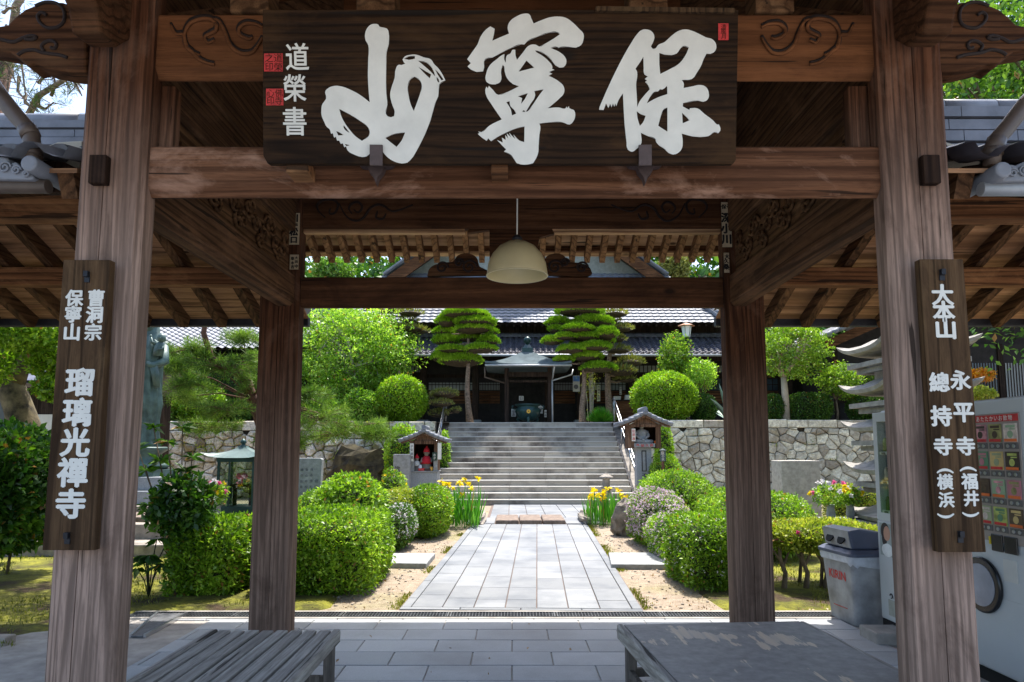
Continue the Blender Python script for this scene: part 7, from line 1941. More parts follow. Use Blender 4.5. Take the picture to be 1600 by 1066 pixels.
jizo('stone statue wearing a red hat and red bib inside the left shrine', pj_.x, Yl+0.25, zsh, 0.92, M_REDC, M_REDC)
pj_ = at(650, 735, Yl+0.1); jizo('tiny figure with a red cap and white clothes beside the red-bibbed statue', pj_.x, Yl+0.25, zsh, 0.62, M_WHITE, M_REDC)
for k, (u, c_, lbx, hh) in enumerate(((656.5, lin(210, 214, 224), 'white cup in front of the red-bibbed statue', .16), (659, lin(196, 60, 60), 'small red and white offering box in front of the red-bibbed statue', .07), (668, lin(70, 44, 40), 'dark offering stand at the feet of the red-bibbed statue', .06), (674, lin(214, 160, 60), 'small yellow offering at the right inside the left shrine', .11))):
    pj_ = at(u, 735, Yl+0.05); mb = MB(); wq = .05 if k in (0, 3) else .09
    if k in (0, 3): mb.lathe([(wq*.8, 0), (wq, hh*.5), (wq*.7, hh), (wq*.5, hh*.96)], (0, 0, 0), 12)
    else: mb.box(-wq, wq, -.05, .05, 0, hh)
    o = mb.build('offering', plain('offer%d' % k, c_, 0.6), bevel=0.004); o.location = (pj_.x, Yl+0.05, zsh+0.001); tag(o, lbx, 'offering')
# inscribed pillar left of it
def pillar(label, u0, u1, vt, Y, depth, mat, chars=(), mt=None, split=None):
    a, b = at(u0, vt, Y), at(u1, vt, Y)
    t = thing('stone_pillar', label, 'stone pillar', ((a.x+b.x)/2, Y+depth/2, 0))
    mb = MB(); mb.box(a.x, b.x, Y, Y+depth, 0, a.z); mb.build('shaft', mat, t, world=True, bevel=0.012)
    if chars: letters([(c, at(u, v, Y).x, at(u, v, Y).z, s_*Y/FPX) for c, u, v, s_ in chars], lambda x, z: (x, Y-0.003, z), 0.02).build('lettering', mt or M_INK, t, world=True)
    return t
pl_ = pillar('square grey stone pillar with brushed black characters left of the left shrine', 614.5, 640, 710, 17.9, 0.3, M_STONE, [('信', 620.5, 733, 10), ('心', 620.5, 745, 10)])
pillar('plain pale granite pillar before the right rubble wall', 1221, 1281, 720, 12.4, 0.5, plain('pale_granite', lin(176, 170, 160), 0.8, var=0.14, nscale=14, bump=0.3))
# stone tablet
def tablet():
    Y = 11.9; pts = [(440, 716), (500, 716), (503, 718), (496, 822), (436, 822)]
    P = [(at(u, v, Y).x, at(u, v, Y).z) for u, v in pts]
    P[-1] = (P[-1][0], 0); P[-2] = (P[-2][0], 0)
    t = thing('stone_tablet', 'leaning grey stone tablet with columns of small engraved text by the left rear post', 'stone tablet', ((P[0][0]+P[1][0])/2, Y, 0))
    mb = MB(); mb.prism(P, lambda x, z: (x, Y, z), lambda x, z: (x, Y+0.14, z)); mb.build('slab', M_STONE, t, world=True, bevel=0.008)
    its = []
    for k, c in enumerate('修行和讃'): its.append((c, 494.5-k*0.9, 752+k*9.6, 6))
    text = ['帰命頂礼石屋禅師','御山の松に月澄みて','鐘の音高く響くなり','法の灯絶ゆるなく','心静かに手を合せ']
    for j, ln in enumerate(text):
        for k, c in enumerate(ln): its.append((c, 487-j*7.6-k*0.4, 734+k*9.0, 4.6))
    letters([(c, at(u, v, Y).x, at(u, v, Y).z, s_*Y/FPX) for c, u, v, s_ in its], lambda x, z: (x, Y-0.004, z), 0.0).build('lettering', plain('engraving_grey', lin(70, 76, 90), 0.8), t, world=True)
tablet()
# right shrine on a pillar with a seated statue
Yr = 17.6
cxr = at(1008, 700, Yr).x; hw2 = (at(1033, 700, Yr).x - at(982, 700, Yr).x)/2
zt_ = at(1008, 693, Yr).z; zb_ = at(1008, 699, Yr).z; zeave = at(1008, 665, Yr).z
s2 = thing('pillar_shrine', 'tile-roofed wooden shrine box on a granite pillar right of the staircase', 'shrine', (cxr, Yr+0.3, 0))
hp_ = 0.19
mb = MB(); mb.box(-hp_-0.005, hp_, -0.16, 0.2, 0, zb_); mb.build('granite_pillar', M_GRANITE, s2, bevel=0.012)
mb = MB(); mb.box(-0.28, 0.26, -0.3, 0.3, zb_, zt_); sl_ = mb.build('stone_shelf', M_STONE, s2, bevel=0.008)
for k, c in enumerate('延命地蔵'):
    pass
letters([(c, cxr-0.185+k*0.118, (zb_+zt_)/2, 0.085) for k, c in enumerate('奉納大師')], lambda x, z: (x-0.0, Yr-0.006, z), 0.01).build('lettering', M_RED, sl_, world=True)
mb = MB(); mb.box(-0.07, 0.055, -0.166, -0.158, zb_-0.62, zb_-0.08); nc = mb.build('niche', M_IRON, s2); mb = MB(); mb.box(-0.045, 0.03, -0.174, -0.167, zb_-0.6, zb_-0.11); mb.build('niche_tablet', M_STONE, nc)
letters([(c, cxr+0.01, zb_-0.74-k*0.155, 0.16) for k, c in enumerate('洗心泉')], lambda x, z: (x, Yr+0.136, z), 0.02).build('pillar_lettering', M_INK, s2, world=True)
mb = MB(); mb.box(hw2-0.13, hw2-0.0, -0.28, -0.2, zb_-0.03, zeave); mb.build('post', M_SHW, s2, bevel=0.006)
mb = MB(); mb.box(-hw2, -hw2+0.15, -0.28, -0.2, zb_-0.03, zeave); mb.build('post', M_SHW, s2, bevel=0.006)
for sx in (-1, 1):
    mb = MB(); mb.box(sx*(hw2-0.02)-0.015, sx*(hw2-0.02)+0.015, -0.2, 0.3, zb_-0.03, zeave); mb.build('side_wall', M_SHW, s2)
mb = MB(); mb.box(-hw2, hw2, 0.28, 0.31, zb_-0.03, zeave); mb.build('back_wall', M_DARKW, s2)
mb = MB(); mb.box(-hw2-0.02, hw2+0.02, -0.29, -0.21, zeave-0.04, zeave+0.03); mb.build('lintel', M_SHW, s2)
mb = MB(); mb.add([(-hw2, -0.25, zeave), (hw2, -0.25, zeave), (0, -0.25, zeave+0.24)], [(0,1,2)]); mb.build('gable', M_SHW, s2)
small_roof(s2, (at(1054, 680, Yr).x-at(970, 680, Yr).x), 0.66, zeave+0.01, 0.30)
A, B_ = at(987, 670, Yr), at(993, 689.5, Yr); mb = MB(); mb.box(A.x, B_.x, Yr-0.01, Yr+0.018, B_.z, A.z); np_ = mb.build('name_plate', M_WHITE, s2, world=True)
letters([(c, (A.x+B_.x)/2, A.z-0.06-k*0.098, 0.085) for k, c in enumerate('従是泉')], lambda x, z: (x, Yr-0.014, z), 0.02).build('lettering', M_RED, np_, world=True)
# seated figure
bd_ = thing('seated_statue', 'pale stone seated figure with folded hands inside the right shrine', 'statue', (cxr-0.03, Yr+0.25, zt_))
mb = MB(); mb.loft([(0,0,0,.25,.17),(0.03,0,-.01,.255,.18),(0.08,0,-.01,.22,.16),(0.12,0,0.01,.14,.11),(0.22,0,0.02,.125,.09),(0.30,0,0.02,.15,.09),(0.345,0,0.02,.13,.075),(0.375,0,0.02,.055,.05),(0.395,0,0.02,.045,.045)], 22, 0.02)
mb.ball((0, 0.01, 0.455), 0.07, 0.9, 0.95, 1.15); mb.ball((0, 0.02, 0.535), 0.03); mb.ball((0, -0.058, 0.45), 0.011, 1, 1, 1.3, 6, 5)
for sx in (-1, 1):
    mb.tube([(sx*.13, 0.02, .31), (sx*.17, -.02, .2), (sx*.05, -.13, .12)], [.045, .042, .025], 8); mb.ball((sx*.024, -.054, .468), .008, 1.6, .6, .5, 6, 4); mb.ball((sx*.066, .01, .45), .014, .4, .8, 2, 6, 5)
    mb.tube([(sx*.1, 0, .05), (sx*.24, -.05, .05), (sx*.02, -.17, .05)], [.06, .055, .04], 8)
mb.ball((0, -.15, .10), .035, 1.4, .9, .7); mb.build('body', M_STONE, bd_)
mb = MB(); mb.ball((0, 0, 0.035), 0.04); o = mb.build('orange_fruit', plain('orange_peel', lin(226, 110, 24), 0.5)); o.location = (at(1024.5, 690, Yr+0.1).x, Yr+0.12, zt_); tag(o, 'small orange resting beside the seated stone figure', 'fruit')
# black garden sign on a post
gsn = thing('garden_sign', 'small dark sign on a wooden post right of the pillar shrine', 'sign', (at(1036, 740, 16.9).x, 16.9, 0))
mb = MB(); mb.box(-0.03, 0.03, -0.02, 0.02, 0, at(800, 716, 16.9).z); mb.build('post', M_SHW, gsn)
za, zb = at(800, 705, 16.9).z, at(800, 721, 16.9).z; mb = MB(); mb.box(-0.07, 0.07, -0.035, -0.022, zb, za+0.02); mb.lathe([(0.09, za+0.02), (0.0, za+0.07)], (0, -0.03, 0), 4, False); sb_ = mb.build('board', plain('slate_sign', lin(60, 76, 78), 0.6), gsn)
letters([('泉', gsn.location.x-0.01, za-0.05, 0.1), ('の', gsn.location.x, za-0.13, 0.07), ('水', gsn.location.x, za-0.2, 0.08)], lambda x, z: (x, 16.9-0.038, z), 0.01).build('lettering', M_PAPERW, sb_, world=True)
# small snow-viewing lantern behind the right irises
sn = thing('stone_lantern', 'little three-legged stone lantern behind the right irises', 'stone lantern', (at(947, 745, 16.8).x, 16.8, 0))
zc = at(947, 741, 16.8).z
mb = MB(); mb.lathe([(0.02, zc+0.03), (0.05, zc), (0.17, zc-0.06), (0.18, zc-0.09), (0.10, zc-0.10)][::-1], seg=6, smooth=False); mb.build('cap', M_STONEW, sn)
mb = MB(); mb.lathe([(0.09, zc-0.30), (0.09, zc-0.10)], seg=6, smooth=False); mb.build('light_box', M_STONEW, sn)
mb = MB(); mb.lathe([(0.13, zc-0.36), (0.14, zc-0.30)], seg=6, smooth=False); mb.build('platform', M_STONEW, sn)
for k in range(3):
    a = k*2.09+0.5; mb = MB(); mb.tube([(0.08*math.cos(a), 0.08*math.sin(a), zc-0.36), (0.17*math.cos(a), 0.17*math.sin(a), (zc-0.36)*.6), (0.16*math.cos(a), 0.16*math.sin(a), 0)], 0.04, 6); mb.build('leg', M_STONEW, sn)
fn = thing('stone_finial', 'round stone lantern top peeping over the largest topiary', 'stone lantern', (at(1040, 585, 24.4).x, 24.4, TZ))
zc = at(1040, 574, 24.4).z; mb = MB(); mb.lathe([(0.12, 0), (0.12, zc-TZ-0.5), (0.25, zc-TZ-0.45), (0.25, zc-TZ-0.3), (0.12, zc-TZ-0.25)], seg=8); mb.build('shaft', M_STONE, fn)
mb = MB(); mb.lathe([(0.12, zc-TZ-0.25), (0.24, zc-TZ-0.18), (0.10, zc-TZ-0.1), (0.07, zc-TZ-0.06), (0.10, zc-TZ), (0.03, zc-TZ+0.06)], seg=10); mb.build('cap', M_STONE, fn)

# ---------------------------------------------------------------- garden lamp post
Yg = 24.6; g1 = at(1076, 655, Yg)
lpn = thing('lamp_post', 'tall garden lamp post with a tapered white shade and wooden roof on the terrace', 'street lamp', (g1.x, Yg, TZ))
zt1, zb1 = at(1076, 510, Yg).z-TZ, at(1076, 527, Yg).z-TZ
mb = MB(); mb.tube([(0,0,0), (0,0,zb1-0.05)], 0.05, 10); mb.build('pole', M_IRON, lpn)
mb = MB(); mb.lathe([(0.13, zb1), (0.19, zt1)], seg=6, smooth=False); mb.build('shade', plain('milk_glass', lin(230, 234, 236), 0.4, var=0.02, bump=0), lpn)
mb = MB()
for k in range(6):
    a = 2*math.pi*k/6; mb.bar((0.132*math.cos(a), 0.132*math.sin(a), zb1), (0.192*math.cos(a), 0.192*math.sin(a), zt1), 0.012, 0.012)
mb.lathe([(0.11, zb1-0.05), (0.14, zb1)], seg=6, smooth=False); mb.build('frame', M_IRON, lpn)
mb = MB(); mb.lathe([(0.31, zt1), (0.31, zt1+0.02), (0.02, zt1+0.13)], seg=6, smooth=False); mb.build('roof', plain('copper_brown', lin(170, 110, 66), 0.6), lpn)

# ---------------------------------------------------------------- bronze statue on its pedestal
Ys = 13.6; b0 = at(236, 700, Ys)
stt = thing('bronze_statue', 'tall green bronze robed figure holding an infant, seen beside the left front post', 'statue', (at(225, 700, Ys).x, Ys, 0))
zf = b0.z; zh = at(236, 498, Ys).z; Hs = zh - zf
mb = MB()
mb.lathe([(0.62, zf-0.55), (0.62, zf-0.42)], seg=8, smooth=False)
mb.lathe([(0.40, zf-0.42), (0.50, zf-0.36), (0.42, zf-0.30), (0.32, zf-0.24), (0.32, zf-0.12), (0.44, zf-0.04), (0.46, zf), (0.40, zf+0.02)], seg=24); mb.build('lotus_base', M_BRONZE, stt)
mb = MB(); k = Hs
mb.loft([(zf, 0, 0, .30, .24), (zf+.03*k, 0, 0, .29, .24), (zf+.12*k, .01, 0, .24, .2), (zf+.28*k, .0, 0, .26, .2), (zf+.33*k, -.01, 0, .30, .24), (zf+.40*k, 0, 0, .28, .22), (zf+.52*k, 0, 0, .25, .2), (zf+.62*k, 0, 0, .27, .21), (zf+.72*k, 0, 0, .33, .22), (zf+.80*k, 0, 0, .30, .19), (zf+.845*k, 0, 0, .17, .14), (zf+.865*k, 0, 0, .085, .09), (zf+.89*k, 0, 0, .08, .085)], 72, 0.085, 13)
hz = zf+.945*k; mb.ball((0, -0.01, hz), 0.145, 0.85, 0.95, 1.12); mb.ball((0, 0.02, hz+0.18), 0.08, 1, 1, 1.2); mb.ball((0, -0.15, hz-0.01), 0.02, 1, 1, 1.8, 8, 6)
for sx in (-1, 1): mb.ball((sx*.045, -.125, hz+.02), .018, 1.6, .6, .5, 8, 5); mb.ball((sx*.12, 0, hz-.03), .025, .4, .8, 2.2, 8, 6)
mb.ball((0, -.135, hz-.065), .018, 1.7, .6, .5, 8, 5)
# veil over head and shoulders
mb.loft([(zf+.74*k, 0, .03, .34, .22), (zf+.83*k, 0, .04, .27, .18), (zf+.89*k, 0, .05, .17, .14), (zf+.95*k, 0, .05, .15, .14), (zf+1.0*k, 0, .04, .13, .12), (zf+1.03*k, 0, .03, .05, .05)], 28, 0.03)
# arms with sleeves, hands with fingers around the infant
for sx, pts, rr in ((1, [(.28,0,zf+.78*k), (.36,-.08,zf+.66*k), (.22,-.24,zf+.62*k), (.12,-.28,zf+.64*k)], [.10,.10,.07,.045]), (-1, [(-.28,0,zf+.78*k), (-.34,-.1,zf+.64*k), (-.18,-.24,zf+.56*k), (-.02,-.27,zf+.55*k)], [.10,.10,.07,.045])):
    mb.tube(pts, rr, 12)
    h = Vector(pts[-1]); mb.ball(tuple(h), .045, 1.1, .7, 1)
    for f in range(4): mb.tube([tuple(h + Vector((0, -.02, .03-f*.02))), tuple(h + Vector((sx*-.05, -.045, .035-f*.022))), tuple(h + Vector((sx*-.085, -.03, .03-f*.02)))], .010, 6)
    mb.tube([tuple(h + Vector((0, -.01, .04))), tuple(h + Vector((sx*-.03, -.02, .075)))], .011, 6)
    mb.loft([(pts[2][2]-.42, pts[2][0]*1.25, -.16, .05, .05), (pts[2][2]-.2, pts[2][0]*1.2, -.18, .09, .07), (pts[2][2]+.02, pts[2][0], -.22, .08, .07)], 14, 0.1, 6)
mb.build('body', M_BRONZE, stt)
mb = MB(); c = Vector((.30, -.20, zf+.74*k))
mb.loft([(c.z-.12, c.x-.02, c.y, .09, .08), (c.z, c.x, c.y, .10, .085), (c.z+.13, c.x+.02, c.y, .085, .07), (c.z+.17, c.x+.03, c.y, .04, .04)], 16, 0.03)
hb_ = (c.x+.05, c.y-.01, c.z+.245); mb.ball(hb_, .085, .95, .95, 1.08); mb.ball((hb_[0]+.02, hb_[1]-.08, hb_[2]-.01), .013, 1, 1, 1.2, 6, 5)
for s_ in (-1, 1): mb.ball((hb_[0]+.01+s_*.028, hb_[1]-.075, hb_[2]+.012), .01, 1.4, .6, .6, 6, 4)
mb.tube([(c.x-.05, c.y-.02, c.z+.12), (c.x-.12, c.y-.05, c.z+.16), (c.x-.14, c.y-.06, c.z+.26)], [.035, .03, .022], 8); mb.ball((c.x-.14, c.y-.06, c.z+.28), .026)
mb.tube([(c.x+.06, c.y, c.z+.1), (c.x+.10, c.y-.06, c.z+.02), (c.x+.03, c.y-.1, c.z)], [.033, .028, .022], 8)
mb.build('infant', M_BRONZE, stt)
ped = thing('stone_pedestal', 'stepped grey stone pedestal beneath the bronze statue', 'pedestal', (at(231, 700, Ys).x, Ys, 0))
for k_, (hwx, za_, zb2) in enumerate(((0.72, zf-0.80, zf-0.551), (0.95, zf-1.05, zf-0.802), (1.35, 0.0, zf-1.052))):
    mb = MB(); mb.box(-hwx, hwx, -hwx*0.8, hwx*0.8, max(0, za_), zb2); mb.build('step', M_GRANITE if k_ < 2 else M_STONEW, ped, bevel=0.015)
mb = MB(); mb.box(-2.3, 2.3, -2.0, -1.12, 0, 0.42); mb.build('forecourt_step', M_THRES, ped, bevel=0.02)
st2 = thing('stone_edging', 'low grey stone edging wall behind the camellia tree', 'wall', (-5.2, 10.6, 0))
mb = MB(); mb.box(-9.5, -3.95, 10.5, 10.8, 0, 0.42); mb.box(-9.5, -3.3, 9.9, 10.5, 0, 0.2); mb.build('course', M_STONEW, st2, world=True, bevel=0.02)

# ---------------------------------------------------------------- glass lantern case
Yc = 11.6; a = at(337, 800, Yc); b = at(390, 800, Yc)
lc = thing('glass_lantern_case', 'dark bronze glazed case with a curved green roof left of the left rear post', 'lantern case', ((a.x+b.x)/2+0.02, Yc+0.3, 0))
hw3 = (b.x-a.x)/2 + 0.04; zb3 = at(360, 792, Yc).z; zt3 = at(360, 722, Yc).z
mb = MB(); mb.box(-hw3-0.1, hw3+0.1, -0.4, 0.4, 0, zb3-0.14); mb.build('stone_base', M_STONE, lc, bevel=0.015)
mb = MB(); mb.box(-hw3, hw3, -0.3, 0.3, zb3-0.14, zb3); mb.build('bronze_base', M_BRONZED, lc, bevel=0.01)
M_GLASS = bpy.data.materials.new('clear_glass'); M_GLASS.use_nodes = True
_n = M_GLASS.node_tree.nodes; _l = M_GLASS.node_tree.links; _n.remove(_n['Principled BSDF'])
_t = _n.new('ShaderNodeBsdfTransparent'); _g = _n.new('ShaderNodeBsdfGlossy'); _g.inputs['Roughness'].default_value = 0.03; _m = _n.new('ShaderNodeMixShader'); _m.inputs[0].default_value = 0.10
_t.inputs[0].default_value = (0.86, 0.9, 0.86, 1)
_l.new(_t.outputs[0], _m.inputs[1]); _l.new(_g.outputs[0], _m.inputs[2]); _l.new(_m.outputs[0], _n['Material Output'].inputs[0])
for sx in (-1, 1):
    for sy in (-1, 1):
        mb = MB(); mb.box(sx*(hw3-0.03)-0.02, sx*(hw3-0.03)+0.02, sy*0.27-0.02, sy*0.27+0.02, zb3, zt3); mb.build('corner_post', M_BRONZED, lc)
    mb = MB(); mb.box(sx*(hw3-0.035)-0.004, sx*(hw3-0.035)+0.004, -0.25, 0.25, zb3, zt3); mb.build('side_pane', M_GLASS, lc)
mb = MB(); mb.box(-hw3+0.05, hw3-0.05, -0.272, -0.266, zb3, zt3); mb.build('front_pane', M_GLASS, lc)
mb = MB(); mb.box(-hw3+0.05, hw3-0.05, 0.25, 0.256, zb3, zt3); mb.build('back_pane', M_GLASS, lc)
mb = MB(); mb.box(-hw3, hw3, -0.3, 0.3, zt3, zt3+0.09); mb.box(-0.012-hw3*.35, 0.012-hw3*.35, -0.285, -0.274, zb3, zt3); mb.build('top_rail', M_BRONZED, lc)
vs_ = []; m_ = 32
for i in range(8):
    t_ = i/7; k_ = (1-t_)
    for j in range(m_):
        s_ = (j % 8)/8; sd4 = j//8; q = [(-1,-1,1,-1),(1,-1,1,1),(1,1,-1,1),(-1,1,-1,-1)][sd4]; x = q[0]+(q[2]-q[0])*s_; y = q[1]+(q[3]-q[1])*s_
        kk = 0.12 + 0.88*k_**1.7; vs_.append((x*(hw3+0.22)*kk, y*0.45*kk, zt3+0.07 + 0.20*t_ + 0.09*(abs(x*y)**4)*k_**4))
mb = MB(); mb.add(vs_, [(i*m_+j, i*m_+(j+1)%m_, (i+1)*m_+(j+1)%m_, (i+1)*m_+j) for i in range(7) for j in range(m_)] + [tuple(range(m_))[::-1], tuple(7*m_+j for j in range(m_))])
rf_ = mb.build('roof', plain('verdigris', lin(72, 96, 92), 0.5, var=0.12), lc)
mb = MB(); mb.lathe([(0.07, zt3+0.25), (0.04, zt3+0.28), (0.03, zt3+0.30), (0.055, zt3+0.33), (0.045, zt3+0.36), (0.005, zt3+0.40)], seg=14); mb.build('finial', M_BRONZED, rf_)
mb = MB(); mb.box(-hw3*0.5, hw3*0.65, -0.1, 0.12, zb3+0.32, zb3+0.36); mb.box(-hw3*0.4, -hw3*0.3, -0.05, 0.05, zb3, zb3+0.32); mb.box(hw3*0.45, hw3*0.55, -0.05, 0.05, zb3, zb3+0.32); tb_ = mb.build('altar_shelf', M_DARKW, lc)
mb = MB(); mb.ball((0, -0.02, zb3+0.5), 0.09, 1.2, .8, .7); mb.tube([(0,0,zb3+0.36),(0,0,zb3+0.46)], 0.02, 8); mb.build('lotus_ornament', LM_PINK if False else plain('pink_lotus', lin(214, 110, 130), 0.6), lc)

# ---------------------------------------------------------------- stone pagoda
Yp = 10.88; M_PAG = plain('pagoda_stone', lin(150, 146, 138), 0.85, var=0.18, nscale=6, bump=0.4)
cxp = 6.32
pg = thing('stone_pagoda', 'many-tiered pale stone pagoda mostly hidden behind the right front post', 'pagoda', (cxp, Yp, 0))
tiers = [(1311, 545, 536), (1311, 604, 596), (1312, 660, 652), (1313, 722, 712), (1314, 790, 778)]
hws = [0.75, 0.745, 0.74, 0.735, 0.73]
for (u, vtip, _), hw_ in zip(tiers, hws):
    ztip = at(u, vtip, 11.63).z
    vs_ = []; m_ = 48
    for (kk, zz, lift) in ((0.92, -0.04, 0.8), (0.97, -0.03, 1.0), (1.0, 0.03, 1.0), (0.80, 0.07, 0.40), (0.62, 0.13, 0.12), (0.45, 0.22, 0.0)):
        for j in range(m_):
            s_ = (j % 12)/12; sd4 = j//12; q = [(-1,-1,1,-1),(1,-1,1,1),(1,1,-1,1),(-1,1,-1,-1)][sd4]; x = q[0]+(q[2]-q[0])*s_; y = q[1]+(q[3]-q[1])*s_
            vs_.append((x*hw_*kk, y*hw_*kk, ztip - 0.14 + zz + 0.13*lift*(abs(x*y)**3)))
    mb = MB(); mb.add(vs_, [(i*m_+j, i*m_+(j+1)%m_, (i+1)*m_+(j+1)%m_, (i+1)*m_+j) for i in range(5) for j in range(m_)] + [tuple(range(m_))[::-1], tuple(5*m_+j for j in range(m_))])
    tr_ = mb.build('tier_roof', M_PAG, pg)
    for row in range(2):
        mb = MB(); hh = hw_*(0.80-0.14*row)
        n = 26 - row*4
        for k in range(n):
            c = -hh + 2*hh*k/(n-1)
            for sy in (-1, 1): mb.box(c-0.026, c+0.026, sy*hh-0.04, sy*hh+0.04, ztip-0.39-0.09*row, ztip-0.315-0.09*row); mb.box(sy*hh-0.04, sy*hh+0.04, c-0.026, c+0.026, ztip-0.391-0.09*row, ztip-0.316-0.09*row)
        mb.build('bracket_blocks', M_PAG, tr_)
    mb = MB(); mb.box(-hw_*0.55, hw_*0.55, -hw_*0.55, hw_*0.55, ztip-0.40, ztip-0.31); mb.box(-hw_*0.45, hw_*0.45, -hw_*0.45, hw_*0.45, ztip-0.60, ztip-0.40); mb.build('tier_body', M_PAG, pg, bevel=0.01)
mb = MB(); mb.box(-0.7, 0.7, -0.7, 0.7, 0, 0.42); mb.build('base', M_PAG, pg, bevel=0.02)
zt = at(1311, 545, 11.63).z; mb = MB(); mb.lathe([(0.3, zt+0.15), (0.12, zt+0.3), (0.1, zt+1.2), (0.02, zt+1.5)], seg=12); mb.build('spire', M_PAG, pg)
# low stones under the flower vases
o = MB(); o.box(-0.9, 0.9, -0.35, 0.35, 0, 0.42); fs2 = o.build('stone_planter', M_STONE, bevel=0.02); fs2.location = (at(1325, 800, 11.2).x+0.2, 11.3, 0); tag(fs2, 'low grey stone ledge carrying the right-hand flower vases', 'stone ledge')
wp = notice(1310, 568, 1342, 600, 24.2, None, 'white panel leaning on the dark side hall behind the young tree')

# ---------------------------------------------------------------- vending machines
M_VM = plain('machine_white', lin(190, 194, 194), 0.35, var=0.03, nscale=2, bump=0.02)
M_VMG = plain('machine_grey', lin(150, 140, 132), 0.4, var=0.04, nscale=2, bump=0)
XF = 3.19
def fp(y, z, l=0.0): return (XF - l, y, z)
# second (near) machine: hot drinks with a round window
v2 = thing('coffee_vending_machine', 'white vending machine with rows of drink pictures above a round black port', 'vending machine', (XF+0.4, 4.7, 0))
ya, yb, zt = 4.24, 5.06, 1.90
mb = MB(); mb.box(XF-0.004, XF+0.0, ya+0.03, yb-0.03, 0.13, 0.60); mb.build('lower_door', MATS['machine_white'], v2, world=True, bevel=0.002)
mb = MB(); mb.box(XF, XF+0.78, ya, yb, 0.10, zt); mb.build('cabinet', M_VM, v2, world=True, bevel=0.02, seg=3)
mb = MB(); mb.box(XF+0.03, XF+0.75, ya+0.03, yb-0.03, 0.0, 0.10); mb.build('plinth', M_BLACK, v2, world=True)
mb = MB(); mb.box(XF-0.008, XF, ya+0.05, yb-0.05, 0.96, 1.80); fpnl = mb.build('front_panel', M_VMG, v2, world=True, bevel=0.003)
cols_ = [lin(176,186,96), lin(84,66,48), lin(214,150,156), lin(150,146,90), lin(216,200,186), lin(92,140,104), lin(214,186,120), lin(60,46,38), lin(72,52,40), lin(150,178,140), lin(186,120,130), lin(160,168,130)]
cw_ = (yb-0.06-ya-0.06)/5
for r_ in range(4):
    for c_ in range(5):
        y1 = yb-0.075 - c_*cw_; y0 = y1 - cw_*0.84; z1_ = 1.73 - r_*0.18; z0_ = z1_ - 0.118
        ci = (r_*3 + c_) % 12
        mb = MB(); mb.box(XF-0.014, XF-0.009, y0, y1, z0_, z1_); cd = mb.build('drink_picture', plain('drink%d' % ci, cols_[ci], 0.4, var=0.25, nscale=18, bump=0), v2, world=True)
        mb = MB(); ym = (y0+y1)/2; zm = (z0_+z1_)/2; 
        mb.tube([(XF-0.0155, ym, zm-0.010), (XF-0.0142, ym, zm-0.010)], 0.024, 16); mb.box(XF-0.0152, XF-0.0142, y0+0.014, y1-0.02, z1_-0.026, z1_-0.010); mb.box(XF-0.0152, XF-0.0142, y0+0.014, y1-0.05, z1_-0.040, z1_-0.032); mb.build('cup_picture', plain('drink%d' % ((ci+5) % 12), cols_[(ci+5) % 12], 0.4), cd, world=True)
        mb = MB(); mb.box(XF-0.0165, XF-0.0146, y0+0.005, y1-0.005, z0_+0.002, z0_+0.020); mb.build('price_strip', M_RED if c_ < 4 and r_ != 2 else plain('price_orange', lin(230, 110, 40), 0.5), cd, world=True)
        mb = MB(); mb.box(XF-0.013, XF-0.009, y0, y1, z0_-0.045, z0_-0.006); bp_ = mb.build('button_strip', plain('button_grey', lin(96, 94, 92), 0.4), v2, world=True)
        mb = MB()
        for q_ in (0.28, 0.72): mb.tube([(XF-0.018, y0+(y1-y0)*q_, z0_-0.026), (XF-0.012, y0+(y1-y0)*q_, z0_-0.026)], 0.012, 12)
        mb.build('button', M_STEEL, bp_, world=True)
mb = MB(); mb.box(XF-0.013, XF-0.009, ya+0.055, ya+0.055+cw_*2.9, 1.745, 1.79); hd_ = mb.build('red_header', M_RED, v2, world=True)
letters([(c, 4.24+0.055+cw_*2.9-0.045-k*0.043, 1.767, 0.038) for k, c in enumerate('あたたかいお飲物')], lambda a, b: (XF-0.016, a, b), 0.005, (-1, 1), lift_y=False).build('lettering', M_WHITE, hd_, world=True)
mb = MB(); mb.tube([(XF-0.03, 4.72, 0.655), (XF-0.0, 4.72, 0.655)], 0.185, 36); rg = mb.build('port_ring', plain('black_plastic', lin(26, 28, 30), 0.25, var=0.05, bump=0), v2, world=True, bevel=0.012, seg=3)
mb = MB(); mb.tube([(XF-0.034, 4.72, 0.655), (XF-0.026, 4.72, 0.655)], 0.140, 32); mb.build('port_cover', plain('port_cover', lin(150, 156, 168), 0.2, var=0.15, nscale=3, bump=0), rg, world=True)
for (y0, y1, z0_, z1_, m_, nm) in ((4.50, 4.60, 0.93, 1.04, 'black_plastic', 'coin_slot'), (4.37, 4.48, 0.93, 1.04, 'black_plastic', 'note_slot'), (4.80, 4.92, 0.95, 1.08, 'button_grey', 'selector_panel')):
    mb = MB(); mb.box(XF-0.02, XF-0.0085, y0, y1, z0_-0.03, z1_-0.03); mb.build(nm, MATS[m_], v2, world=True, bevel=0.004)
mb = MB(); mb.box(XF-0.0205, XF-0.0085, 4.605, 4.62, 0.94, 0.99); mb.build('yellow_tab', plain('tab_yellow', lin(226, 200, 40), 0.5), v2, world=True)
mb = MB(); mb.box(XF-0.006, XF+0.0, 4.40, 4.52, 0.72, 0.86); mb.build('notice_sticker', M_PAPERW, v2, world=True)
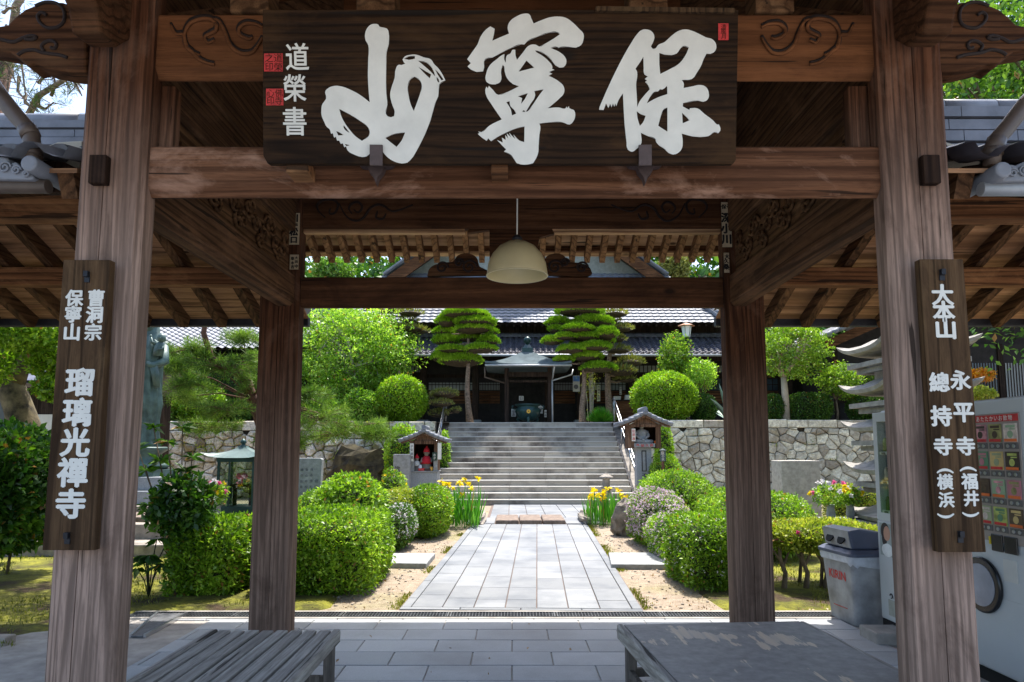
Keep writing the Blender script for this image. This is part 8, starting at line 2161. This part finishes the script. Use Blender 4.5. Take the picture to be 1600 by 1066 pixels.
# first (far) machine: cans behind glass, poster below
v1 = thing('drinks_vending_machine', 'white drinks vending machine with a glass front half hidden by the right front post', 'vending machine', (XF+0.4, 5.6, 0))
ya, yb = 5.14, 6.06
XG = XF + 0.072
mb = MB(); mb.box(XF, XG-0.0005, ya, yb, 0.12, 0.949); mb.build('lower_front', M_VM, v1, world=True, bevel=0.012, seg=3)
mb = MB(); mb.box(XG, XG+0.75, ya, yb, 0.12, 1.90); mb.build('cabinet', M_VM, v1, world=True, bevel=0.02, seg=3)
mb = MB(); mb.box(XG-0.004, XG+0.001, ya+0.05, yb-0.07, 1.02, 1.80); wd_ = mb.build('display_back', plain('display_grey', lin(120, 128, 138), 0.3, var=0.1, bump=0), v1, world=True)
for r_ in range(3):
    for c_ in range(8):
        y = yb-0.14 - c_*0.098; z = 1.60 - r_*0.25
        mb = MB(); mb.tube([(XG-0.03, y, z-0.055), (XG-0.03, y, z+0.03), (XG-0.03, y, z+0.06)], [0.028, 0.028, 0.018], 12); mb.build('drink_can', MATS['drink%d' % ((r_*4+c_) % 12)], v1, world=True)
    mb = MB(); mb.box(XG-0.06, XG-0.003, ya+0.06, yb-0.08, 1.60-r_*0.25-0.085, 1.60-r_*0.25-0.058); sh_ = mb.build('shelf_strip', M_WHITE, v1, world=True)
    mb = MB()
    for c_ in range(8): mb.box(XG-0.064, XG-0.0602, yb-0.17-c_*0.098, yb-0.115-c_*0.098, 1.60-r_*0.25-0.082, 1.60-r_*0.25-0.064)
    mb.build('buttons', MATS['button_grey'], sh_, world=True)
mb = MB(); mb.box(XG-0.07, XG-0.066, ya+0.05, yb-0.07, 1.02, 1.80); mb.build('glass_front', M_GLASS, v1, world=True)
for (y0, y1, z0_, z1_) in ((yb-0.07, yb-0.005, 0.95, 1.88), (ya+0.005, ya+0.05, 0.95, 1.88), (ya+0.05, yb-0.07, 1.80, 1.88), (ya+0.05, yb-0.07, 0.95, 1.02)):
    mb = MB(); mb.box(XG-0.07, XG-0.002, y0, y1, z0_, z1_); mb.build('window_frame', M_VM, v1, world=True, bevel=0.004)
mb = MB(); mb.box(XF-0.006, XF, 5.45, 6.01, 0.66, 0.93); ps_ = mb.build('poster', plain('poster_pale', lin(150, 160, 156), 0.5, var=0.15, nscale=4, bump=0), v1, world=True)
mb = MB(); c = Vector((XF-0.0065, 5.90, 0.85)); mb.ball(tuple(c), 0.055, 0.02, 1, 1.15); mb.build('face_print', plain('print_skin', lin(196, 150, 124), 0.6, bump=0), ps_, world=True)
mb = MB(); mb.ball((XF-0.0062, 5.925, 0.865), 0.07, 0.012, 1, 1.05); mb.ball((XF-0.0062, 5.94, 0.80), 0.04, 0.012, 1, 1.5); mb.build('hair_print', plain('print_hair', lin(44, 34, 30), 0.6, bump=0), ps_, world=True)
mb = MB(); mb.ball((XF-0.0062, 5.90, 0.71), 0.09, 0.012, 1, 0.62); mb.build('collar_print', plain('print_cloth', lin(216, 220, 218), 0.6, bump=0), ps_, world=True)
mb = MB(); mb.box(XF-0.006, XF, 5.35, 5.80, 0.42, 0.60); mb.build('delivery_flap', MATS['black_plastic'], v1, world=True)
mb = MB(); mb.box(XF-0.005, XF, 5.56, 5.68, 0.22, 0.38); mb.build('red_label', M_RED, v1, world=True)
mb = MB(); mb.box(XF-0.005, XF, 5.82, 5.93, 0.17, 0.30); lb2 = mb.build('recycling_label', plain('label_grey', lin(170, 172, 160), 0.6), v1, world=True)
mb = MB(); mb.tube([(XF-0.0065, 5.88+0.018*math.cos(a), 0.335+0.018*math.sin(a)) for a in [0.5*k for k in range(11)]], 0.004, 5); mb.build('recycling_mark', M_INK, lb2, world=True)
mb = MB(); mb.box(XF+0.0, XF+0.7, ya+0.02, yb-0.02, 0.06, 0.12); mb.build('plinth', M_BLACK, v1, world=True)
# concrete block carrying it
cb = at(1345, 1000, 5.9)
mb = MB(); mb.box(XF-0.28, XF+0.75, 5.62, 5.90, 0.0, 0.10); tag(mb.build('concrete_block', M_CONC, bevel=0.012), 'mossy concrete block sticking out under the far vending machine', 'block')
mb = MB(); mb.box(XF+0.02, XF+0.75, 5.95, 6.04, 0.0, 0.058); tag(mb.build('concrete_block', M_CONC, bevel=0.01), 'flat concrete slab under the far edge of the drinks machine', 'block')
# recycling bin
M_BIN = plain('bin_grey', lin(156, 157, 158), 0.45, var=0.22, nscale=4, bump=0.05)
M_LID = plain('lid_blue_grey', lin(84, 90, 108), 0.4, var=0.08, nscale=4, bump=0.02)
b_ = thing('recycling_bin', 'grey plastic recycling bin with two round holes and red lettering beside the vending machine', 'bin', (3.20, 6.40, 0.0), R(6)); b_.scale = (0.98, 0.86, 0.93)
hx, hy = 0.245, 0.30
def rrect(hx_, hy_, r_, n=5):
    out = []
    for cxx, cyy, a0 in ((hx_-r_, hy_-r_, 0), (-hx_+r_, hy_-r_, 90), (-hx_+r_, -hy_+r_, 180), (hx_-r_, -hy_+r_, 270)):
        for k in range(n+1): a = R(a0 + 90*k/n); out.append((cxx + r_*math.cos(a), cyy + r_*math.sin(a)))
    return out
def stack(mb, rings):
    n = len(rings[0][1]); vs_ = [(x, y, z) for z, rr in rings for x, y in rr]
    mb.add(vs_, [(i*n+j, i*n+(j+1)%n, (i+1)*n+(j+1)%n, (i+1)*n+j) for i in range(len(rings)-1) for j in range(n)] + [tuple(range(n))[::-1], tuple((len(rings)-1)*n+j for j in range(n))], False)
mb = MB(); stack(mb, [(0.0, rrect(hx*0.80, hy*0.80, 0.06)), (0.02, rrect(hx*0.83, hy*0.83, 0.06)), (0.62, rrect(hx, hy, 0.07)), (0.64, rrect(hx+0.015, hy+0.015, 0.07)), (0.66, rrect(hx+0.015, hy+0.015, 0.07))]); mb.build('body', M_BIN, b_)
mb = MB(); stack(mb, [(0.662, rrect(hx+0.03, hy+0.03, 0.07)), (0.69, rrect(hx+0.03, hy+0.03, 0.07)), (0.72, rrect(hx-0.01, hy-0.01, 0.07))])
ld = mb.build('lid', M_LID, b_)
mb = MB(); mb.prism([(-hx*0.86, 0.721), (-hx*0.98, 0.90), (-hx*0.55, 0.915), (hx*0.9, 0.86), (hx*0.9, 0.721)], lambda x, z: (x, -hy*0.82, z), lambda x, z: (x, hy*0.82, z)); hood = mb.build('hood', M_LID, ld, bevel=0.02, seg=3)
mb = MB()
mb.prism([(-hx*0.86-0.006, 0.735), (-hx*0.98-0.006, 0.90), (-hx*0.98, 0.90), (-hx*0.86, 0.735)], lambda x, z: (x, -hy*0.78, z), lambda x, z: (x, hy*0.78, z)); mb.build('face_plate', M_BIN, ld)
for s_ in (-1, 1):
    mb = MB(); mb.tube([(-hx*0.92-0.011, s_*0.105, 0.822), (-hx*0.92+0.002, s_*0.105, 0.815)], 0.062, 24); mb.build('hole', M_BLACK, ld)
# plastic liner hanging over the rim
M_BAG = plain('liner_bag', lin(196, 200, 206), 0.25, var=0.1, nscale=12, bump=0.5)
rr = rrect(hx+0.018, hy+0.018, 0.075, 6); n = len(rr); vs_ = []
for k, (x, y) in enumerate(rr):
    dr_ = 0.06 + 0.10*max(0, -y/hy)*(0.6+0.4*math.sin(x*9+1)) + 0.015*math.sin(k*2.1)
    vs_ += [(x*1.0, y*1.0, 0.662), (x*1.005+0.002*math.sin(k*3), y*1.005, 0.662-dr_*0.5), (x*(0.995), y*0.995, 0.662-dr_)]
mb = MB(); mb.add(vs_, [(k*3+j, ((k+1)%n)*3+j, ((k+1)%n)*3+j+1, k*3+j+1) for k in range(n) for j in range(2)], True); mb.build('liner', M_BAG, b_)
# lettering on the side that faces the path
V_, F_, wd_, hg_ = glyph('KIRIN', 0.012)
mb = MB(); sc_ = 0.30/wd_
mb.add([(-hx-0.004 + (0.50-y*0.12/hg_*1.0 - 0.50)*0.0 + (0.008 if True else 0) - 0.002, -x*sc_ - 0.0, 0.455 + y*0.085/hg_) for x, y in V_], F_); 
for i, p in enumerate(mb.v): mb.v[i] = (-(hx*(0.83+0.17*(p[2]-0.02)/0.60)) - 0.0035, p[1], p[2])
mb.build('lettering', plain('print_red', lin(206, 54, 48), 0.5, bump=0), b_)
mb = MB()
for k in range(14): y = 0.12 - k*0.018; mb.box(-hx*0.868-0.0035, -hx*0.868-0.001, y-0.005, y+0.005, 0.148, 0.155)
mb.build('small_print', MATS['print_red'], b_)
# a few stray leaves on the paving
P = np.stack([rng.uniform(-2.5, 2.6, 26), rng.uniform(4.6, 6.4, 26), np.full(26, 0.018)], axis=1)
o = leaves('fallen_leaves', P, np.tile(np.array([0.0, 0, 0.25]), (26, 1)), 0.03, LM_LIT, None, aspect=0.6, spread=0.95); o["kind"] = "stuff"; o["label"] = "few dry leaves fallen on the gate paving"
